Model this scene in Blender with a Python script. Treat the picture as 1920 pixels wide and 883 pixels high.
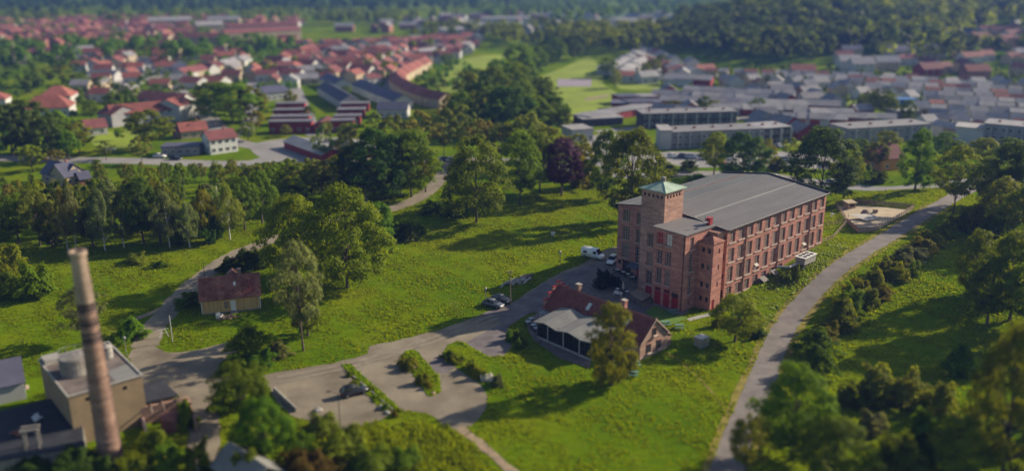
import bpy, bmesh, math, random
import numpy as np
from mathutils import Vector, Matrix
from mathutils.geometry import tessellate_polygon

random.seed(7)
rng = np.random.default_rng(7)
scene = bpy.context.scene
for o in list(bpy.data.objects):
    bpy.data.objects.remove(o)

# ------------------------------------------------------------------ camera
FPX, PITCH, CAMH, ROLL = 1622.55, 0.302, 62.256, -0.005
cam_data = bpy.data.cameras.new('camera')
cam = bpy.data.objects.new('camera', cam_data)
scene.collection.objects.link(cam)
cam.location = (0, 0, CAMH)
cam.rotation_euler = (Matrix.Rotation(math.pi / 2 - PITCH, 3, 'X') @ Matrix.Rotation(ROLL, 3, 'Z')).to_euler()
cam_data.sensor_fit = 'HORIZONTAL'
cam_data.sensor_width = 36
cam_data.lens = 36 * FPX / 1920
cam_data.clip_start = 1
cam_data.clip_end = 20000
cam_data.dof.use_dof = True                     # miniature look of the photograph: very shallow focus on the factory
cam_data.dof.focus_distance = 183
cam_data.dof.aperture_fstop = cam_data.lens / 1000 / 1.35
scene.camera = cam

# ------------------------------------------------------------------ sky, sun, exposure
SUN_AZ, SUN_EL = math.radians(24), math.radians(26)      # azimuth counted from +X towards +Y
sun_to = Vector((math.cos(SUN_EL) * math.cos(SUN_AZ), math.cos(SUN_EL) * math.sin(SUN_AZ), math.sin(SUN_EL)))
world = bpy.data.worlds.new('World')
scene.world = world
world.use_nodes = True
wn = world.node_tree
sky = wn.nodes.new('ShaderNodeTexSky')
sky.sky_type = 'NISHITA'
sky.sun_disc = False
sky.sun_elevation = SUN_EL
sky.sun_rotation = math.pi / 2 - SUN_AZ
bg = wn.nodes['Background']
bg.inputs['Strength'].default_value = 0.08
wn.links.new(sky.outputs[0], bg.inputs['Color'])
sun_data = bpy.data.lights.new('sun', 'SUN')
sun_data.energy = 5.0
sun_data.angle = math.radians(0.6)
sun_data.color = (1.0, 0.87, 0.67)
sun = bpy.data.objects.new('sun', sun_data)
scene.collection.objects.link(sun)
sun.rotation_euler = sun_to.to_track_quat('Z', 'Y').to_euler()
vs = scene.view_settings
vs.view_transform = 'Standard'
vs.look = 'None'
vs.gamma = 1
vs.exposure = 0.6
vs.use_curve_mapping = False
cy = scene.cycles
cy.use_denoising = True
cy.max_bounces = 5
cy.diffuse_bounces = 3
cy.glossy_bounces = 2
cy.transmission_bounces = 3
cy.transparent_max_bounces = 6
cy.volume_bounces = 0
cy.sample_clamp_indirect = 4

# ------------------------------------------------------------------ helpers
col = scene.collection
cp_, sp_ = math.cos(PITCH), math.sin(PITCH)
cr_, sr_ = math.cos(ROLL), math.sin(ROLL)
TH, BX, BY = 0.8067, 40.64, 155.73             # factory heading and its near corner
cT, sT = math.cos(TH), math.sin(TH)

def fuv(u, v):
    return (BX + u * sT - v * cT, BY + u * cT + v * sT)

def sst(t):
    t = np.clip(t, 0, 1)
    return t * t * (3 - 2 * t)

def hgt(x, y):
    x = np.asarray(x, float); y = np.asarray(y, float)
    dx, dy = x - BX, y - BY
    u = dx * sT + dy * cT
    v = -dx * cT + dy * sT
    h = 3.2 * sst((u + 2) / 42) * sst((24 - v) / 22) * sst((430 - y) / 150)
    h = h + 19 * np.exp(-(((x - 420) / 230) ** 2 + ((y - 850) / 230) ** 2))
    h = h + 22 * np.exp(-(((x + 700) / 600) ** 2 + ((y - 2000) / 500) ** 2))
    h = h + 16 * sst((y - 2600) / 1800)
    h = h + 15 * np.exp(-(((x - 225) / 95) ** 2 + ((y - 735) / 105) ** 2))
    return h

def H1(x, y):
    return float(hgt(x, y))

def ray(px, py):
    a, b = px - 960, py - 441.5
    X, Y = a * cr_ + b * sr_, -a * sr_ + b * cr_
    return X / FPX, cp_ - (Y / FPX) * sp_, -sp_ - (Y / FPX) * cp_

def gp(px, py, dz=0.0):
    """ground point seen at a pixel of the photograph (dz: height above the ground)"""
    d = ray(px, py)
    z = dz
    for _ in range(12):
        t = (z - CAMH) / d[2]
        z = H1(d[0] * t, d[1] * t) + dz
    return (d[0] * t, d[1] * t)

def gz(px, py, z):
    d = ray(px, py)
    t = (z - CAMH) / d[2]
    return (d[0] * t, d[1] * t)

def proj(x, y, z):
    zz = z - CAMH
    dep = y * cp_ - zz * sp_
    up = y * sp_ + zz * cp_
    X, Y = x * FPX / dep, -up * FPX / dep
    return 960 + X * cr_ - Y * sr_, 441.5 + X * sr_ + Y * cr_, dep

def height_to(x, y, top_py):
    r = (441.5 - top_py) / FPX
    return CAMH + y * (r * cp_ - sp_) / (cp_ + r * sp_)

# ---- mesh builder
class MB:
    def __init__(s):
        s.v, s.f, s.m = [], [], []
    def quad(s, *p, m=0):
        n = len(s.v)
        s.v.extend([tuple(q) for q in p]); s.f.append(tuple(range(n, n + len(p)))); s.m.append(m)
    def box(s, x0, x1, y0, y1, z0, z1, m=0):
        n = len(s.v)
        s.v += [(x0, y0, z0), (x1, y0, z0), (x1, y1, z0), (x0, y1, z0), (x0, y0, z1), (x1, y0, z1), (x1, y1, z1), (x0, y1, z1)]
        for f in ((0, 3, 2, 1), (4, 5, 6, 7), (0, 1, 5, 4), (1, 2, 6, 5), (2, 3, 7, 6), (3, 0, 4, 7)):
            s.f.append(tuple(n + i for i in f)); s.m.append(m)
        return s
    def obox(s, c, ax, ay, az, m=0):
        """oriented box: centre and three half-axis vectors"""
        c, ax, ay, az = Vector(c), Vector(ax), Vector(ay), Vector(az)
        n = len(s.v)
        for k in ((-1, -1, -1), (1, -1, -1), (1, 1, -1), (-1, 1, -1), (-1, -1, 1), (1, -1, 1), (1, 1, 1), (-1, 1, 1)):
            s.v.append(tuple(c + ax * k[0] + ay * k[1] + az * k[2]))
        for f in ((0, 3, 2, 1), (4, 5, 6, 7), (0, 1, 5, 4), (1, 2, 6, 5), (2, 3, 7, 6), (3, 0, 4, 7)):
            s.f.append(tuple(n + i for i in f)); s.m.append(m)
        return s
    def tube(s, p0, p1, r0, r1, n=8, m=0, cap=True):
        p0, p1 = Vector(p0), Vector(p1)
        d = (p1 - p0)
        d = d.normalized() if d.length > 1e-6 else Vector((0, 0, 1))
        a = d.orthogonal().normalized(); b = d.cross(a)
        k = len(s.v)
        for p, r in ((p0, r0), (p1, r1)):
            for i in range(n):
                t = 2 * math.pi * i / n
                s.v.append(tuple(p + a * (r * math.cos(t)) + b * (r * math.sin(t))))
        for i in range(n):
            j = (i + 1) % n
            s.f.append((k + i, k + j, k + n + j, k + n + i)); s.m.append(m)
        if cap:
            s.f.append(tuple(k + n + i for i in range(n))); s.m.append(m)
            s.f.append(tuple(k + n - 1 - i for i in range(n))); s.m.append(m)
        return s
    def lathe(s, prof, n=16, c=(0, 0), m=0, cap=True):
        k = len(s.v)
        for r, z in prof:
            for i in range(n):
                t = 2 * math.pi * i / n
                s.v.append((c[0] + r * math.cos(t), c[1] + r * math.sin(t), z))
        for q in range(len(prof) - 1):
            for i in range(n):
                j = (i + 1) % n
                s.f.append((k + q * n + i, k + q * n + j, k + q * n + n + j, k + q * n + n + i)); s.m.append(m)
        if cap:
            e = k + (len(prof) - 1) * n
            s.f.append(tuple(e + i for i in range(n))); s.m.append(m)
            s.f.append(tuple(k + n - 1 - i for i in range(n))); s.m.append(m)
        return s
    def prism(s, poly, z0, z1, m=0):
        k, n = len(s.v), len(poly)
        s.v += [(x, y, z0) for x, y in poly] + [(x, y, z1) for x, y in poly]
        for i in range(n):
            j = (i + 1) % n
            s.f.append((k + i, k + j, k + n + j, k + n + i)); s.m.append(m)
        s.f.append(tuple(k + n + i for i in range(n))); s.m.append(m)
        s.f.append(tuple(k + n - 1 - i for i in range(n))); s.m.append(m)
        return s
    def loft(s, rings, m=0, cap=True):
        k, n = len(s.v), len(rings[0])
        for r in rings: s.v += [tuple(p) for p in r]
        for q in range(len(rings) - 1):
            for i in range(n):
                j = (i + 1) % n
                s.f.append((k + q * n + i, k + q * n + j, k + q * n + n + j, k + q * n + n + i)); s.m.append(m)
        if cap:
            e = k + (len(rings) - 1) * n
            s.f.append(tuple(e + i for i in range(n))); s.m.append(m)
            s.f.append(tuple(k + n - 1 - i for i in range(n))); s.m.append(m)
        return s
    def mesh(s, name, mats, smooth=False):
        me = bpy.data.meshes.new(name)
        me.from_pydata(s.v, [], s.f)
        for mm in mats: me.materials.append(mm)
        if len(mats) > 1: me.polygons.foreach_set('material_index', np.array(s.m, np.int32))
        if smooth: me.polygons.foreach_set('use_smooth', np.ones(len(s.f), bool))
        me.update()
        return me

def link(name, me, parent=None, loc=None, rz=None):
    o = bpy.data.objects.new(name, me)
    col.objects.link(o)
    if parent is not None: o.parent = parent
    if loc is not None: o.location = loc
    if rz is not None: o.rotation_euler = (0, 0, rz)
    return o

def part(name, mb, mats, parent=None, smooth=False, loc=None, rz=None):
    if not isinstance(mats, (list, tuple)): mats = [mats]
    return link(name, mb.mesh(name, mats, smooth), parent, loc, rz)

def tag(o, label, cat, group=None, kind=None):
    if label: o['label'] = label
    if cat: o['category'] = cat
    if group: o['group'] = group
    if kind: o['kind'] = kind
    return o

def thing(name, label, cat, loc, rz=0, group=None):
    return tag(link(name, None, None, loc, rz), label, cat, group)

def struct(o, kind='structure'):
    o['kind'] = kind
    return o

NUM = ['', 'leftmost', 'second', 'third', 'fourth', 'fifth', 'sixth', 'seventh', 'eighth', 'ninth', 'tenth', 'eleventh', 'twelfth',
       'thirteenth', 'fourteenth', 'fifteenth', 'sixteenth', 'seventeenth', 'eighteenth', 'nineteenth', 'twentieth']
TENS = {2: 'twenty', 3: 'thirty', 4: 'forty', 5: 'fifty', 6: 'sixty', 7: 'seventy', 8: 'eighty'}
FIRST = ['', 'first'] + NUM[2:10]
def ordw(n):
    if n <= 20: return NUM[n]
    t, r = divmod(n, 10)
    if r == 0: return TENS[t][:-1] + 'ieth'
    return TENS[t] + '-' + FIRST[r]
ZONES = {}
def zone(key, o, look, x):
    """remember a look-alike; labels count it from the left once all are placed"""
    ZONES.setdefault(key, []).append((x, o, look))
def write_zone_labels():
    for key, items in ZONES.items():
        items.sort(key=lambda t: t[0])
        for i, (x, o, look) in enumerate(items):
            w = ordw(i + 1)
            if len(items) == 1: o['label'] = f'{look} {key}'
            elif i == len(items) - 1: o['label'] = f'{look}, rightmost {key}'
            elif i == 0: o['label'] = f'{look}, leftmost {key}'
            else: o['label'] = f'{look}, {w} from left {key}'

# ---- materials
def _nodes(name):
    m = bpy.data.materials.new(name)
    m.use_nodes = True
    nt = m.node_tree
    return m, nt, nt.nodes['Principled BSDF']

def rgb(c): return (c[0], c[1], c[2], 1)

def pm(name, c, var=.25, scale=1.5, rough=.85, bump=0.0, bscale=None, c2=None, metal=0, spec=.3, stretch=(1, 1, 1), detail=5, world_co=False, rnd=0.0):
    """procedural paint: noise between two tones, optional bump, optional per-object shift"""
    m, nt, b = _nodes(name)
    N = nt.nodes.new
    tc = N('ShaderNodeTexCoord'); mp = N('ShaderNodeMapping')
    mp.inputs['Scale'].default_value = stretch
    if world_co:
        ge = N('ShaderNodeNewGeometry'); nt.links.new(ge.outputs['Position'], mp.inputs[0])
    else:
        nt.links.new(tc.outputs['Object'], mp.inputs[0])
    nz = N('ShaderNodeTexNoise'); nz.inputs['Scale'].default_value = scale; nz.inputs['Detail'].default_value = detail
    nz.inputs['Roughness'].default_value = .6
    nt.links.new(mp.outputs[0], nz.inputs['Vector'])
    rp = N('ShaderNodeValToRGB')
    rp.color_ramp.elements[0].position = .3; rp.color_ramp.elements[1].position = .7
    lo = [max(0, k * (1 - var)) for k in c]
    hi = list(c2) if c2 else [min(1, k * (1 + var)) for k in c]
    rp.color_ramp.elements[0].color = rgb(lo); rp.color_ramp.elements[1].color = rgb(hi)
    nt.links.new(nz.outputs['Fac'], rp.inputs[0])
    out = rp.outputs[0]
    if rnd:
        oi = N('ShaderNodeObjectInfo'); hs = N('ShaderNodeHueSaturation')
        mr = N('ShaderNodeMapRange'); mr.inputs['To Min'].default_value = 1 - rnd; mr.inputs['To Max'].default_value = 1 + rnd
        nt.links.new(oi.outputs['Random'], mr.inputs[0]); nt.links.new(mr.outputs[0], hs.inputs['Value'])
        nt.links.new(out, hs.inputs['Color']); out = hs.outputs[0]
    nt.links.new(out, b.inputs['Base Color'])
    b.inputs['Roughness'].default_value = rough
    b.inputs['Metallic'].default_value = metal
    b.inputs['Specular IOR Level'].default_value = spec
    if bump:
        n2 = N('ShaderNodeTexNoise'); n2.inputs['Scale'].default_value = bscale or scale * 6; n2.inputs['Detail'].default_value = 4
        nt.links.new(mp.outputs[0], n2.inputs['Vector'])
        bp = N('ShaderNodeBump'); bp.inputs['Strength'].default_value = min(1, bump); bp.inputs['Distance'].default_value = .1 if bump <= 1 else bump * .1
        nt.links.new(n2.outputs['Fac'], bp.inputs['Height']); nt.links.new(bp.outputs[0], b.inputs['Normal'])
    return m

def brick_mat(name, c, mortar=(.42, .33, .28), dark=.6):
    """courses of brick plus weathering in long horizontal blotches; local x+y runs along the wall"""
    m, nt, b = _nodes(name)
    N = nt.nodes.new; L = nt.links.new
    tc = N('ShaderNodeTexCoord'); sx = N('ShaderNodeSeparateXYZ'); L(tc.outputs['Object'], sx.inputs[0])
    ad = N('ShaderNodeMath'); L(sx.outputs[0], ad.inputs[0]); L(sx.outputs[1], ad.inputs[1])
    cb = N('ShaderNodeCombineXYZ'); L(ad.outputs[0], cb.inputs[0]); L(sx.outputs[2], cb.inputs[1])
    bt = N('ShaderNodeTexBrick')
    bt.inputs['Scale'].default_value = 1
    bt.inputs['Brick Width'].default_value = .26; bt.inputs['Row Height'].default_value = .085
    bt.inputs['Mortar Size'].default_value = .012
    bt.inputs['Color1'].default_value = rgb([k * 1.25 for k in c]); bt.inputs['Color2'].default_value = rgb([k * dark for k in c])
    bt.inputs['Mortar'].default_value = rgb(mortar)
    L(cb.outputs[0], bt.inputs['Vector'])
    mp = N('ShaderNodeMapping'); mp.inputs['Scale'].default_value = (.35, .35, 1.6); L(tc.outputs['Object'], mp.inputs[0])
    nz = N('ShaderNodeTexNoise'); nz.inputs['Scale'].default_value = .9; nz.inputs['Detail'].default_value = 6; nz.inputs['Roughness'].default_value = .65
    L(mp.outputs[0], nz.inputs['Vector'])
    rp = N('ShaderNodeValToRGB'); rp.color_ramp.elements[0].position = .32; rp.color_ramp.elements[1].position = .68
    rp.color_ramp.elements[0].color = (.62, .57, .58, 1); rp.color_ramp.elements[1].color = (1.25, 1.15, 1.1, 1)
    L(nz.outputs['Fac'], rp.inputs[0])
    mx = N('ShaderNodeMix'); mx.data_type = 'RGBA'; mx.blend_type = 'MULTIPLY'; mx.inputs[0].default_value = 1
    L(bt.outputs['Color'], mx.inputs[6]); L(rp.outputs[0], mx.inputs[7])
    L(mx.outputs[2], b.inputs['Base Color'])
    b.inputs['Roughness'].default_value = .9; b.inputs['Specular IOR Level'].default_value = .2
    bp = N('ShaderNodeBump'); bp.inputs['Strength'].default_value = .4; bp.inputs['Distance'].default_value = .02
    L(bt.outputs['Fac'], bp.inputs['Height']); bp.invert = True; L(bp.outputs[0], b.inputs['Normal'])
    return m

def leaf_mat(name, c, trans=.54, vary=.35, hue=.03):
    m, nt, b = _nodes(name)
    N = nt.nodes.new; L = nt.links.new
    ge = N('ShaderNodeNewGeometry'); oi = N('ShaderNodeObjectInfo')
    hs = N('ShaderNodeHueSaturation'); hs.inputs['Color'].default_value = rgb(c)
    m1 = N('ShaderNodeMapRange'); m1.inputs['To Min'].default_value = 1 - vary; m1.inputs['To Max'].default_value = 1 + vary
    L(ge.outputs['Random Per Island'], m1.inputs[0])
    m2 = N('ShaderNodeMapRange'); m2.inputs['To Min'].default_value = .78; m2.inputs['To Max'].default_value = 1.22
    L(oi.outputs['Random'], m2.inputs[0])
    mu = N('ShaderNodeMath'); mu.operation = 'MULTIPLY'; L(m1.outputs[0], mu.inputs[0]); L(m2.outputs[0], mu.inputs[1])
    L(mu.outputs[0], hs.inputs['Value'])
    m3 = N('ShaderNodeMapRange'); m3.inputs['To Min'].default_value = .5 - hue; m3.inputs['To Max'].default_value = .5 + hue
    fr = N('ShaderNodeMath'); fr.operation = 'FRACT'; m7 = N('ShaderNodeMath'); m7.operation = 'MULTIPLY'; m7.inputs[1].default_value = 7.3
    L(oi.outputs['Random'], m7.inputs[0]); L(m7.outputs[0], fr.inputs[0]); L(fr.outputs[0], m3.inputs[0]); L(m3.outputs[0], hs.inputs['Hue'])
    L(hs.outputs[0], b.inputs['Base Color'])
    b.inputs['Roughness'].default_value = .6; b.inputs['Specular IOR Level'].default_value = .08
    tr = N('ShaderNodeBsdfTranslucent')
    h2 = N('ShaderNodeHueSaturation'); h2.inputs['Hue'].default_value = .485; h2.inputs['Saturation'].default_value = 1.1; h2.inputs['Value'].default_value = 1.25
    L(hs.outputs[0], h2.inputs['Color']); L(h2.outputs[0], tr.inputs[0])
    ms = N('ShaderNodeMixShader'); ms.inputs[0].default_value = trans
    L(b.outputs[0], ms.inputs[1]); L(tr.outputs[0], ms.inputs[2]); L(ms.outputs[0], nt.nodes['Material Output'].inputs['Surface'])
    return m

def glass_mat(name, c=(.025, .03, .035), rough=.12, var=.6):
    m = pm(name, c, var=var, scale=.7, rough=rough, spec=.6, detail=2, rnd=.4)
    return m

def grass_mat(name):
    m, nt, b = _nodes(name)
    N = nt.nodes.new; L = nt.links.new
    ge = N('ShaderNodeNewGeometry')
    def noise(sc, det, rough=.6, mapsc=None):
        n = N('ShaderNodeTexNoise'); n.inputs['Scale'].default_value = sc; n.inputs['Detail'].default_value = det; n.inputs['Roughness'].default_value = rough
        if mapsc:
            mp = N('ShaderNodeMapping'); mp.inputs['Scale'].default_value = mapsc; mp.inputs['Rotation'].default_value = (0, 0, .5)
            L(ge.outputs['Position'], mp.inputs[0]); L(mp.outputs[0], n.inputs['Vector'])
        else: L(ge.outputs['Position'], n.inputs['Vector'])
        return n
    def ramp(n, e):
        r = N('ShaderNodeValToRGB')
        while len(r.color_ramp.elements) < len(e): r.color_ramp.elements.new(.5)
        for q, (p, c) in zip(r.color_ramp.elements, e): q.position = p; q.color = rgb(c)
        L(n.outputs['Fac'], r.inputs[0]); return r
    def mix(a, bb, fac, mode='MIX'):
        x = N('ShaderNodeMix'); x.data_type = 'RGBA'; x.blend_type = mode
        if isinstance(fac, float): x.inputs[0].default_value = fac
        else: L(fac, x.inputs[0])
        L(a, x.inputs[6]); L(bb, x.inputs[7]); return x
    big = ramp(noise(.035, 4), [(.32, (.066, .128, .002)), (.5, (.108, .168, .003)), (.68, (.168, .190, .005))])
    mid = ramp(noise(.35, 6, .7, (1, 2.2, 1)), [(.28, (.60, .70, .55)), (.5, (1, 1, 1)), (.75, (1.3, 1.22, 1.0))])
    fine = ramp(noise(2.6, 4, .75), [(.25, (.68, .72, .6)), (.5, (1, 1, 1)), (.8, (1.3, 1.22, 1.0))])
    a = mix(big.outputs[0], mid.outputs[0], 1.0, 'MULTIPLY')
    a = mix(a.outputs[2], fine.outputs[0], .8, 'MULTIPLY')
    dry = ramp(noise(.06, 5, .65), [(.60, (0, 0, 0)), (.72, (1, 1, 1))])
    drc = N('ShaderNodeRGB'); drc.outputs[0].default_value = (.20, .15, .055, 1)
    dm = N('ShaderNodeMath'); dm.operation = 'MULTIPLY'; dm.inputs[1].default_value = .28
    L(dry.outputs[0], dm.inputs[0])
    a = mix(a.outputs[2], drc.outputs[0], dm.outputs[0])
    L(a.outputs[2], b.inputs['Base Color'])
    b.inputs['Roughness'].default_value = 1; b.inputs['Specular IOR Level'].default_value = 0
    bn = noise(1.3, 6, .75)
    bp = N('ShaderNodeBump'); bp.inputs['Strength'].default_value = 1; bp.inputs['Distance'].default_value = .16
    L(bn.outputs['Fac'], bp.inputs['Height']); L(bp.outputs[0], b.inputs['Normal'])
    return m

M = {}
M['grass'] = grass_mat('meadow grass')
M['lawn'] = pm('lawn', (.095, .175, .014), .3, .25, .9, .8, 3, world_co=True)
M['field'] = pm('field grass', (.200, .260, .010), .25, .05, .95, .3, 1, world_co=True)
M['gravel'] = pm('gravel', (.200, .162, .115), .35, .13, .95, .6, 5, c2=(.285, .240, .172), detail=9, world_co=True)
M['asphalt'] = pm('worn asphalt', (.140, .116, .117), .3, .3, .85, .35, 6, c2=(.195, .168, .163), world_co=True)
M['road'] = pm('grey road', (.175, .15, .137), .2, .35, .85, .3, 6, c2=(.23, .20, .18), world_co=True)
M['paving'] = pm('brick paving', (.17, .125, .115), .35, .9, .9, .4, 8, c2=(.25, .195, .175), world_co=True)
M['sand'] = pm('sand', (.46, .37, .25), .2, .5, .95, .5, 4, world_co=True)
M['street'] = pm('far street', (.25, .235, .225), .2, .08, .9, world_co=True)
M['dirt'] = pm('bare earth path', (.27, .20, .13), .35, .8, .95, .5, 5, world_co=True)
M['far_field'] = pm('distant meadow', (.060, .100, .028), .3, .01, .95, world_co=True)
M['verge'] = pm('dry verge', (.205, .165, .03), .35, .5, .95, .5, 4, world_co=True)
M['track'] = pm('wheel worn gravel', (.225, .188, .143), .25, .6, .95, .3, 5, c2=(.275, .235, .18), world_co=True)
M['court'] = pm('sports court', (.28, .24, .27), .15, .2, .9, world_co=True)
M['brick'] = brick_mat('old red brick', (.46, .195, .148))
M['brick_light'] = brick_mat('pale brick', (.40, .25, .18), (.5, .42, .35))
M['brick_tower'] = brick_mat('tower brick', (.46, .275, .21))
M['brick_dark'] = brick_mat('chimney brick', (.235, .145, .105))
M['roof_felt'] = pm('grey roof felt', (.155, .144, .144), .12, .25, .75, .15, 3, c2=(.18, .168, .166), stretch=(.35, 1.5, 1))
M['roof_felt_light'] = pm('light grey felt', (.20, .195, .185), .15, .3, .75, c2=(.24, .235, .22), stretch=(.3, 2, 1))
M['copper'] = pm('green copper', (.30, .41, .32), .25, .6, .6, c2=(.42, .52, .41))
M['stone'] = pm('stone trim', (.48, .36, .30), .2, 2, .9)
M['white'] = pm('white paint', (.66, .65, .62), .07, .8, .5)
M['cream'] = pm('cream wall', (.70, .60, .44), .1, .4, .85)
M['yellow_wood'] = pm('yellow boards', (.58, .39, .16), .22, .6, .85, stretch=(5, 5, .3))
M['ochre'] = pm('ochre render', (.25, .185, .11), .2, .35, .9)
M['tile_red'] = pm('red roof tile', (.20, .055, .045), .35, .9, .8, .3, 6, stretch=(2, 2, 1))
M['tile_old'] = pm('weathered red tile', (.24, .085, .062), .45, .7, .9, .4, 5, c2=(.36, .165, .115))
M['red_paint'] = pm('red door paint', (.30, .012, .022), .25, 1, .6)
M['bright_red'] = pm('bright red metal', (.30, .03, .035), .2, 1, .5)
M['frame'] = pm('window frame', (.40, .27, .23), .25, 1.5, .7)
M['frame_dark'] = pm('dark frame', (.035, .03, .03), .3, 1, .6)
M['glass'] = glass_mat('old window glass')
M['glass_b'] = glass_mat('sky-toned window glass', (.05, .05, .055), .2)  # greyer panes: a sky reflection put into the glass colour
M['glass_c'] = glass_mat('window glass with blind behind', (.14, .12, .10), .3)
M['dark'] = pm('dark metal', (.03, .03, .033), .3, 2, .6)
M['steel'] = pm('galvanised steel', (.38, .39, .40), .15, 2, .45, metal=.6)
M['zinc'] = pm('zinc roof panel', (.19, .188, .175), .12, .5, .65, c2=(.23, .226, .21))
M['concrete'] = pm('concrete', (.33, .31, .28), .25, .8, .9, .3)
M['concrete_dark'] = pm('stained concrete', (.22, .20, .18), .35, .7, .9, .3)
M['wood'] = pm('grey wood', (.24, .18, .135), .3, 1.5, .9, stretch=(1, 1, 4))
M['wood_light'] = pm('fence board', (.36, .26, .19), .25, 1.5, .9)
M['black_roof'] = pm('black felt', (.030, .032, .040), .4, .5, .8)
M['bark'] = pm('bark', (.105, .080, .060), .4, 3, .95, .5, stretch=(1, 1, .3))
M['bark_white'] = pm('birch bark', (.50, .47, .42), .45, 2.2, .9, stretch=(1, 1, 2.5))
M['tyre'] = pm('tyre rubber', (.02, .02, .02), .2, 3, .9)
M['rim'] = pm('wheel rim', (.45, .45, .46), .1, 3, .35, metal=.8)
M['lamp_red'] = pm('tail lamp', (.35, .01, .01), .1, 3, .3)
M['lamp_clear'] = pm('head lamp', (.7, .7, .7), .1, 3, .2)
def paint(n, c):
    m = pm(n, c, .06, 1, .3, spec=.5); m.node_tree.nodes['Principled BSDF'].inputs['Coat Weight'].default_value = .6; return m
M['p_white'] = paint('white car paint', (.78, .78, .77)); M['p_black'] = paint('black car paint', (.012, .012, .015))
M['p_grey'] = paint('grey car paint', (.09, .095, .11)); M['p_red'] = paint('red car paint', (.35, .02, .02)); M['p_silver'] = paint('silver car paint', (.42, .43, .45))
M['car_glass'] = glass_mat('car glass', (.012, .014, .017), .06, .2)
M['teal'] = pm('teal paint', (.12, .24, .21), .15, 2, .6)
M['canvas'] = pm('pale canvas', (.48, .44, .38), .1, 2, .9)
M['hedge_dark'] = leaf_mat('yew leaf', (.016, .026, .014), .15)
M['l_dark'] = leaf_mat('dark leaf', (.074, .118, .015))
M['l_mid'] = leaf_mat('mid green leaf', (.135, .205, .008))
M['l_bright'] = leaf_mat('fresh green leaf', (.185, .235, .007), .5)
M['l_yell'] = leaf_mat('yellow green leaf', (.205, .215, .012), .5)
M['l_olive'] = leaf_mat('olive leaf', (.155, .205, .013))
M['l_tan'] = leaf_mat('spring tan leaf', (.220, .225, .030))
M['l_pale'] = leaf_mat('pale grey green leaf', (.180, .205, .060))
M['l_purple'] = leaf_mat('copper beech leaf', (.080, .030, .048), .3)
M['l_orange'] = leaf_mat('rusty leaf', (.17, .105, .022))
M['l_grass'] = leaf_mat('grass blade', (.175, .245, .004), .6, .22, .012)
M['l_dry'] = leaf_mat('dry stalk', (.25, .20, .09), .3, .4, .02)
M['blossom'] = leaf_mat('white blossom', (.60, .58, .50), .3, .2, .01)
M['r_terracotta'] = pm('terracotta roof', (.25, .085, .065), .22, .3, .85, rnd=.22)
M['r_red'] = pm('far red roof', (.17, .060, .056), .22, .3, .85, rnd=.25)
M['r_brown'] = pm('far brown roof', (.25, .10, .075), .22, .3, .85, rnd=.25)
M['r_grey'] = pm('far grey roof', (.24, .23, .235), .2, .3, .8, rnd=.2)
M['r_slate'] = pm('far slate roof', (.085, .085, .125), .2, .3, .7, rnd=.2)
M['r_pale'] = pm('far pale roof', (.29, .275, .27), .15, .3, .8, rnd=.15)
M['w_white'] = pm('far white wall', (.46, .455, .43), .1, .3, .85, rnd=.1)
M['w_cream'] = pm('far cream wall', (.38, .31, .21), .1, .3, .85, rnd=.1)
M['w_red'] = pm('falu red wall', (.24, .035, .040), .2, .4, .9, rnd=.15)
M['w_brick'] = pm('far brick wall', (.30, .14, .10), .2, .4, .9, rnd=.15)
M['r_mid'] = pm('far mid grey roof', (.15, .145, .16), .2, .3, .8, rnd=.15)
M['w_grey'] = pm('far grey wall', (.26, .25, .26), .15, .3, .85, rnd=.15)
M['w_orange'] = pm('orange boards', (.55, .25, .07), .15, .5, .85)
M['w_blue'] = pm('blue cladding', (.04, .14, .36), .15, .5, .7)
M['w_dark'] = pm('dark far wall', (.07, .06, .06), .2, .3, .85)

# ------------------------------------------------------------------ ground, roads, fields
def axis(lo, hi, f0, f1, step, grow):
    a = list(np.arange(f0, f1 + .01, step)); s = step
    while a[-1] < hi: s *= grow; a.append(a[-1] + s)
    s = step; b = []
    x = f0
    while x > lo: s *= grow; x -= s; b.append(x)
    return np.array(b[::-1] + a)

def build_ground():
    xs = axis(-3400, 3400, -110, 150, 3, 1.09)
    ys = axis(-250, 5600, 70, 330, 3, 1.07)
    X, Y = np.meshgrid(xs, ys)
    Z = hgt(X, Y)
    nx, ny = len(xs), len(ys)
    v = np.stack([X, Y, Z], -1).reshape(-1, 3)
    i = np.arange(nx - 1)[None, :] + nx * np.arange(ny - 1)[:, None]
    f = np.stack([i, i + 1, i + nx + 1, i + nx], -1).reshape(-1, 4)
    me = bpy.data.meshes.new('ground')
    me.from_pydata(v.tolist(), [], f.tolist())
    me.materials.append(M['grass'])
    me.polygons.foreach_set('use_smooth', np.ones(len(f), bool))
    return struct(link('ground', me))
build_ground()

def catmull(pts, closed, step=2.0):
    pts = [np.array(p, float) for p in pts]
    n = len(pts); out = []
    for i in range(n if closed else n - 1):
        p0 = pts[(i - 1) % n] if closed or i > 0 else pts[0]
        p1, p2 = pts[i], pts[(i + 1) % n]
        p3 = pts[(i + 2) % n] if closed or i + 2 < n else pts[-1]
        k = max(1, int(np.hypot(*(p2 - p1)) / step))
        for q in range(k):
            t = q / k
            out.append(.5 * ((2 * p1) + (-p0 + p2) * t + (2 * p0 - 5 * p1 + 4 * p2 - p3) * t * t + (-p0 + 3 * p1 - 3 * p2 + p3) * t ** 3))
    if not closed: out.append(pts[-1])
    return out

BLOCK = []                                        # polygons that tall grass keeps out of
def inside(poly, x, y):
    poly = np.asarray(poly); r = np.zeros(len(x), bool); n = len(poly)
    for i in range(n):
        x1, y1 = poly[i]; x2, y2 = poly[(i + 1) % n]
        c = (y1 > y) != (y2 > y)
        with np.errstate(divide='ignore', invalid='ignore'):
            r ^= c & (x < (x2 - x1) * (y - y1) / (y2 - y1 + 1e-12) + x1)
    return r

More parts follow.
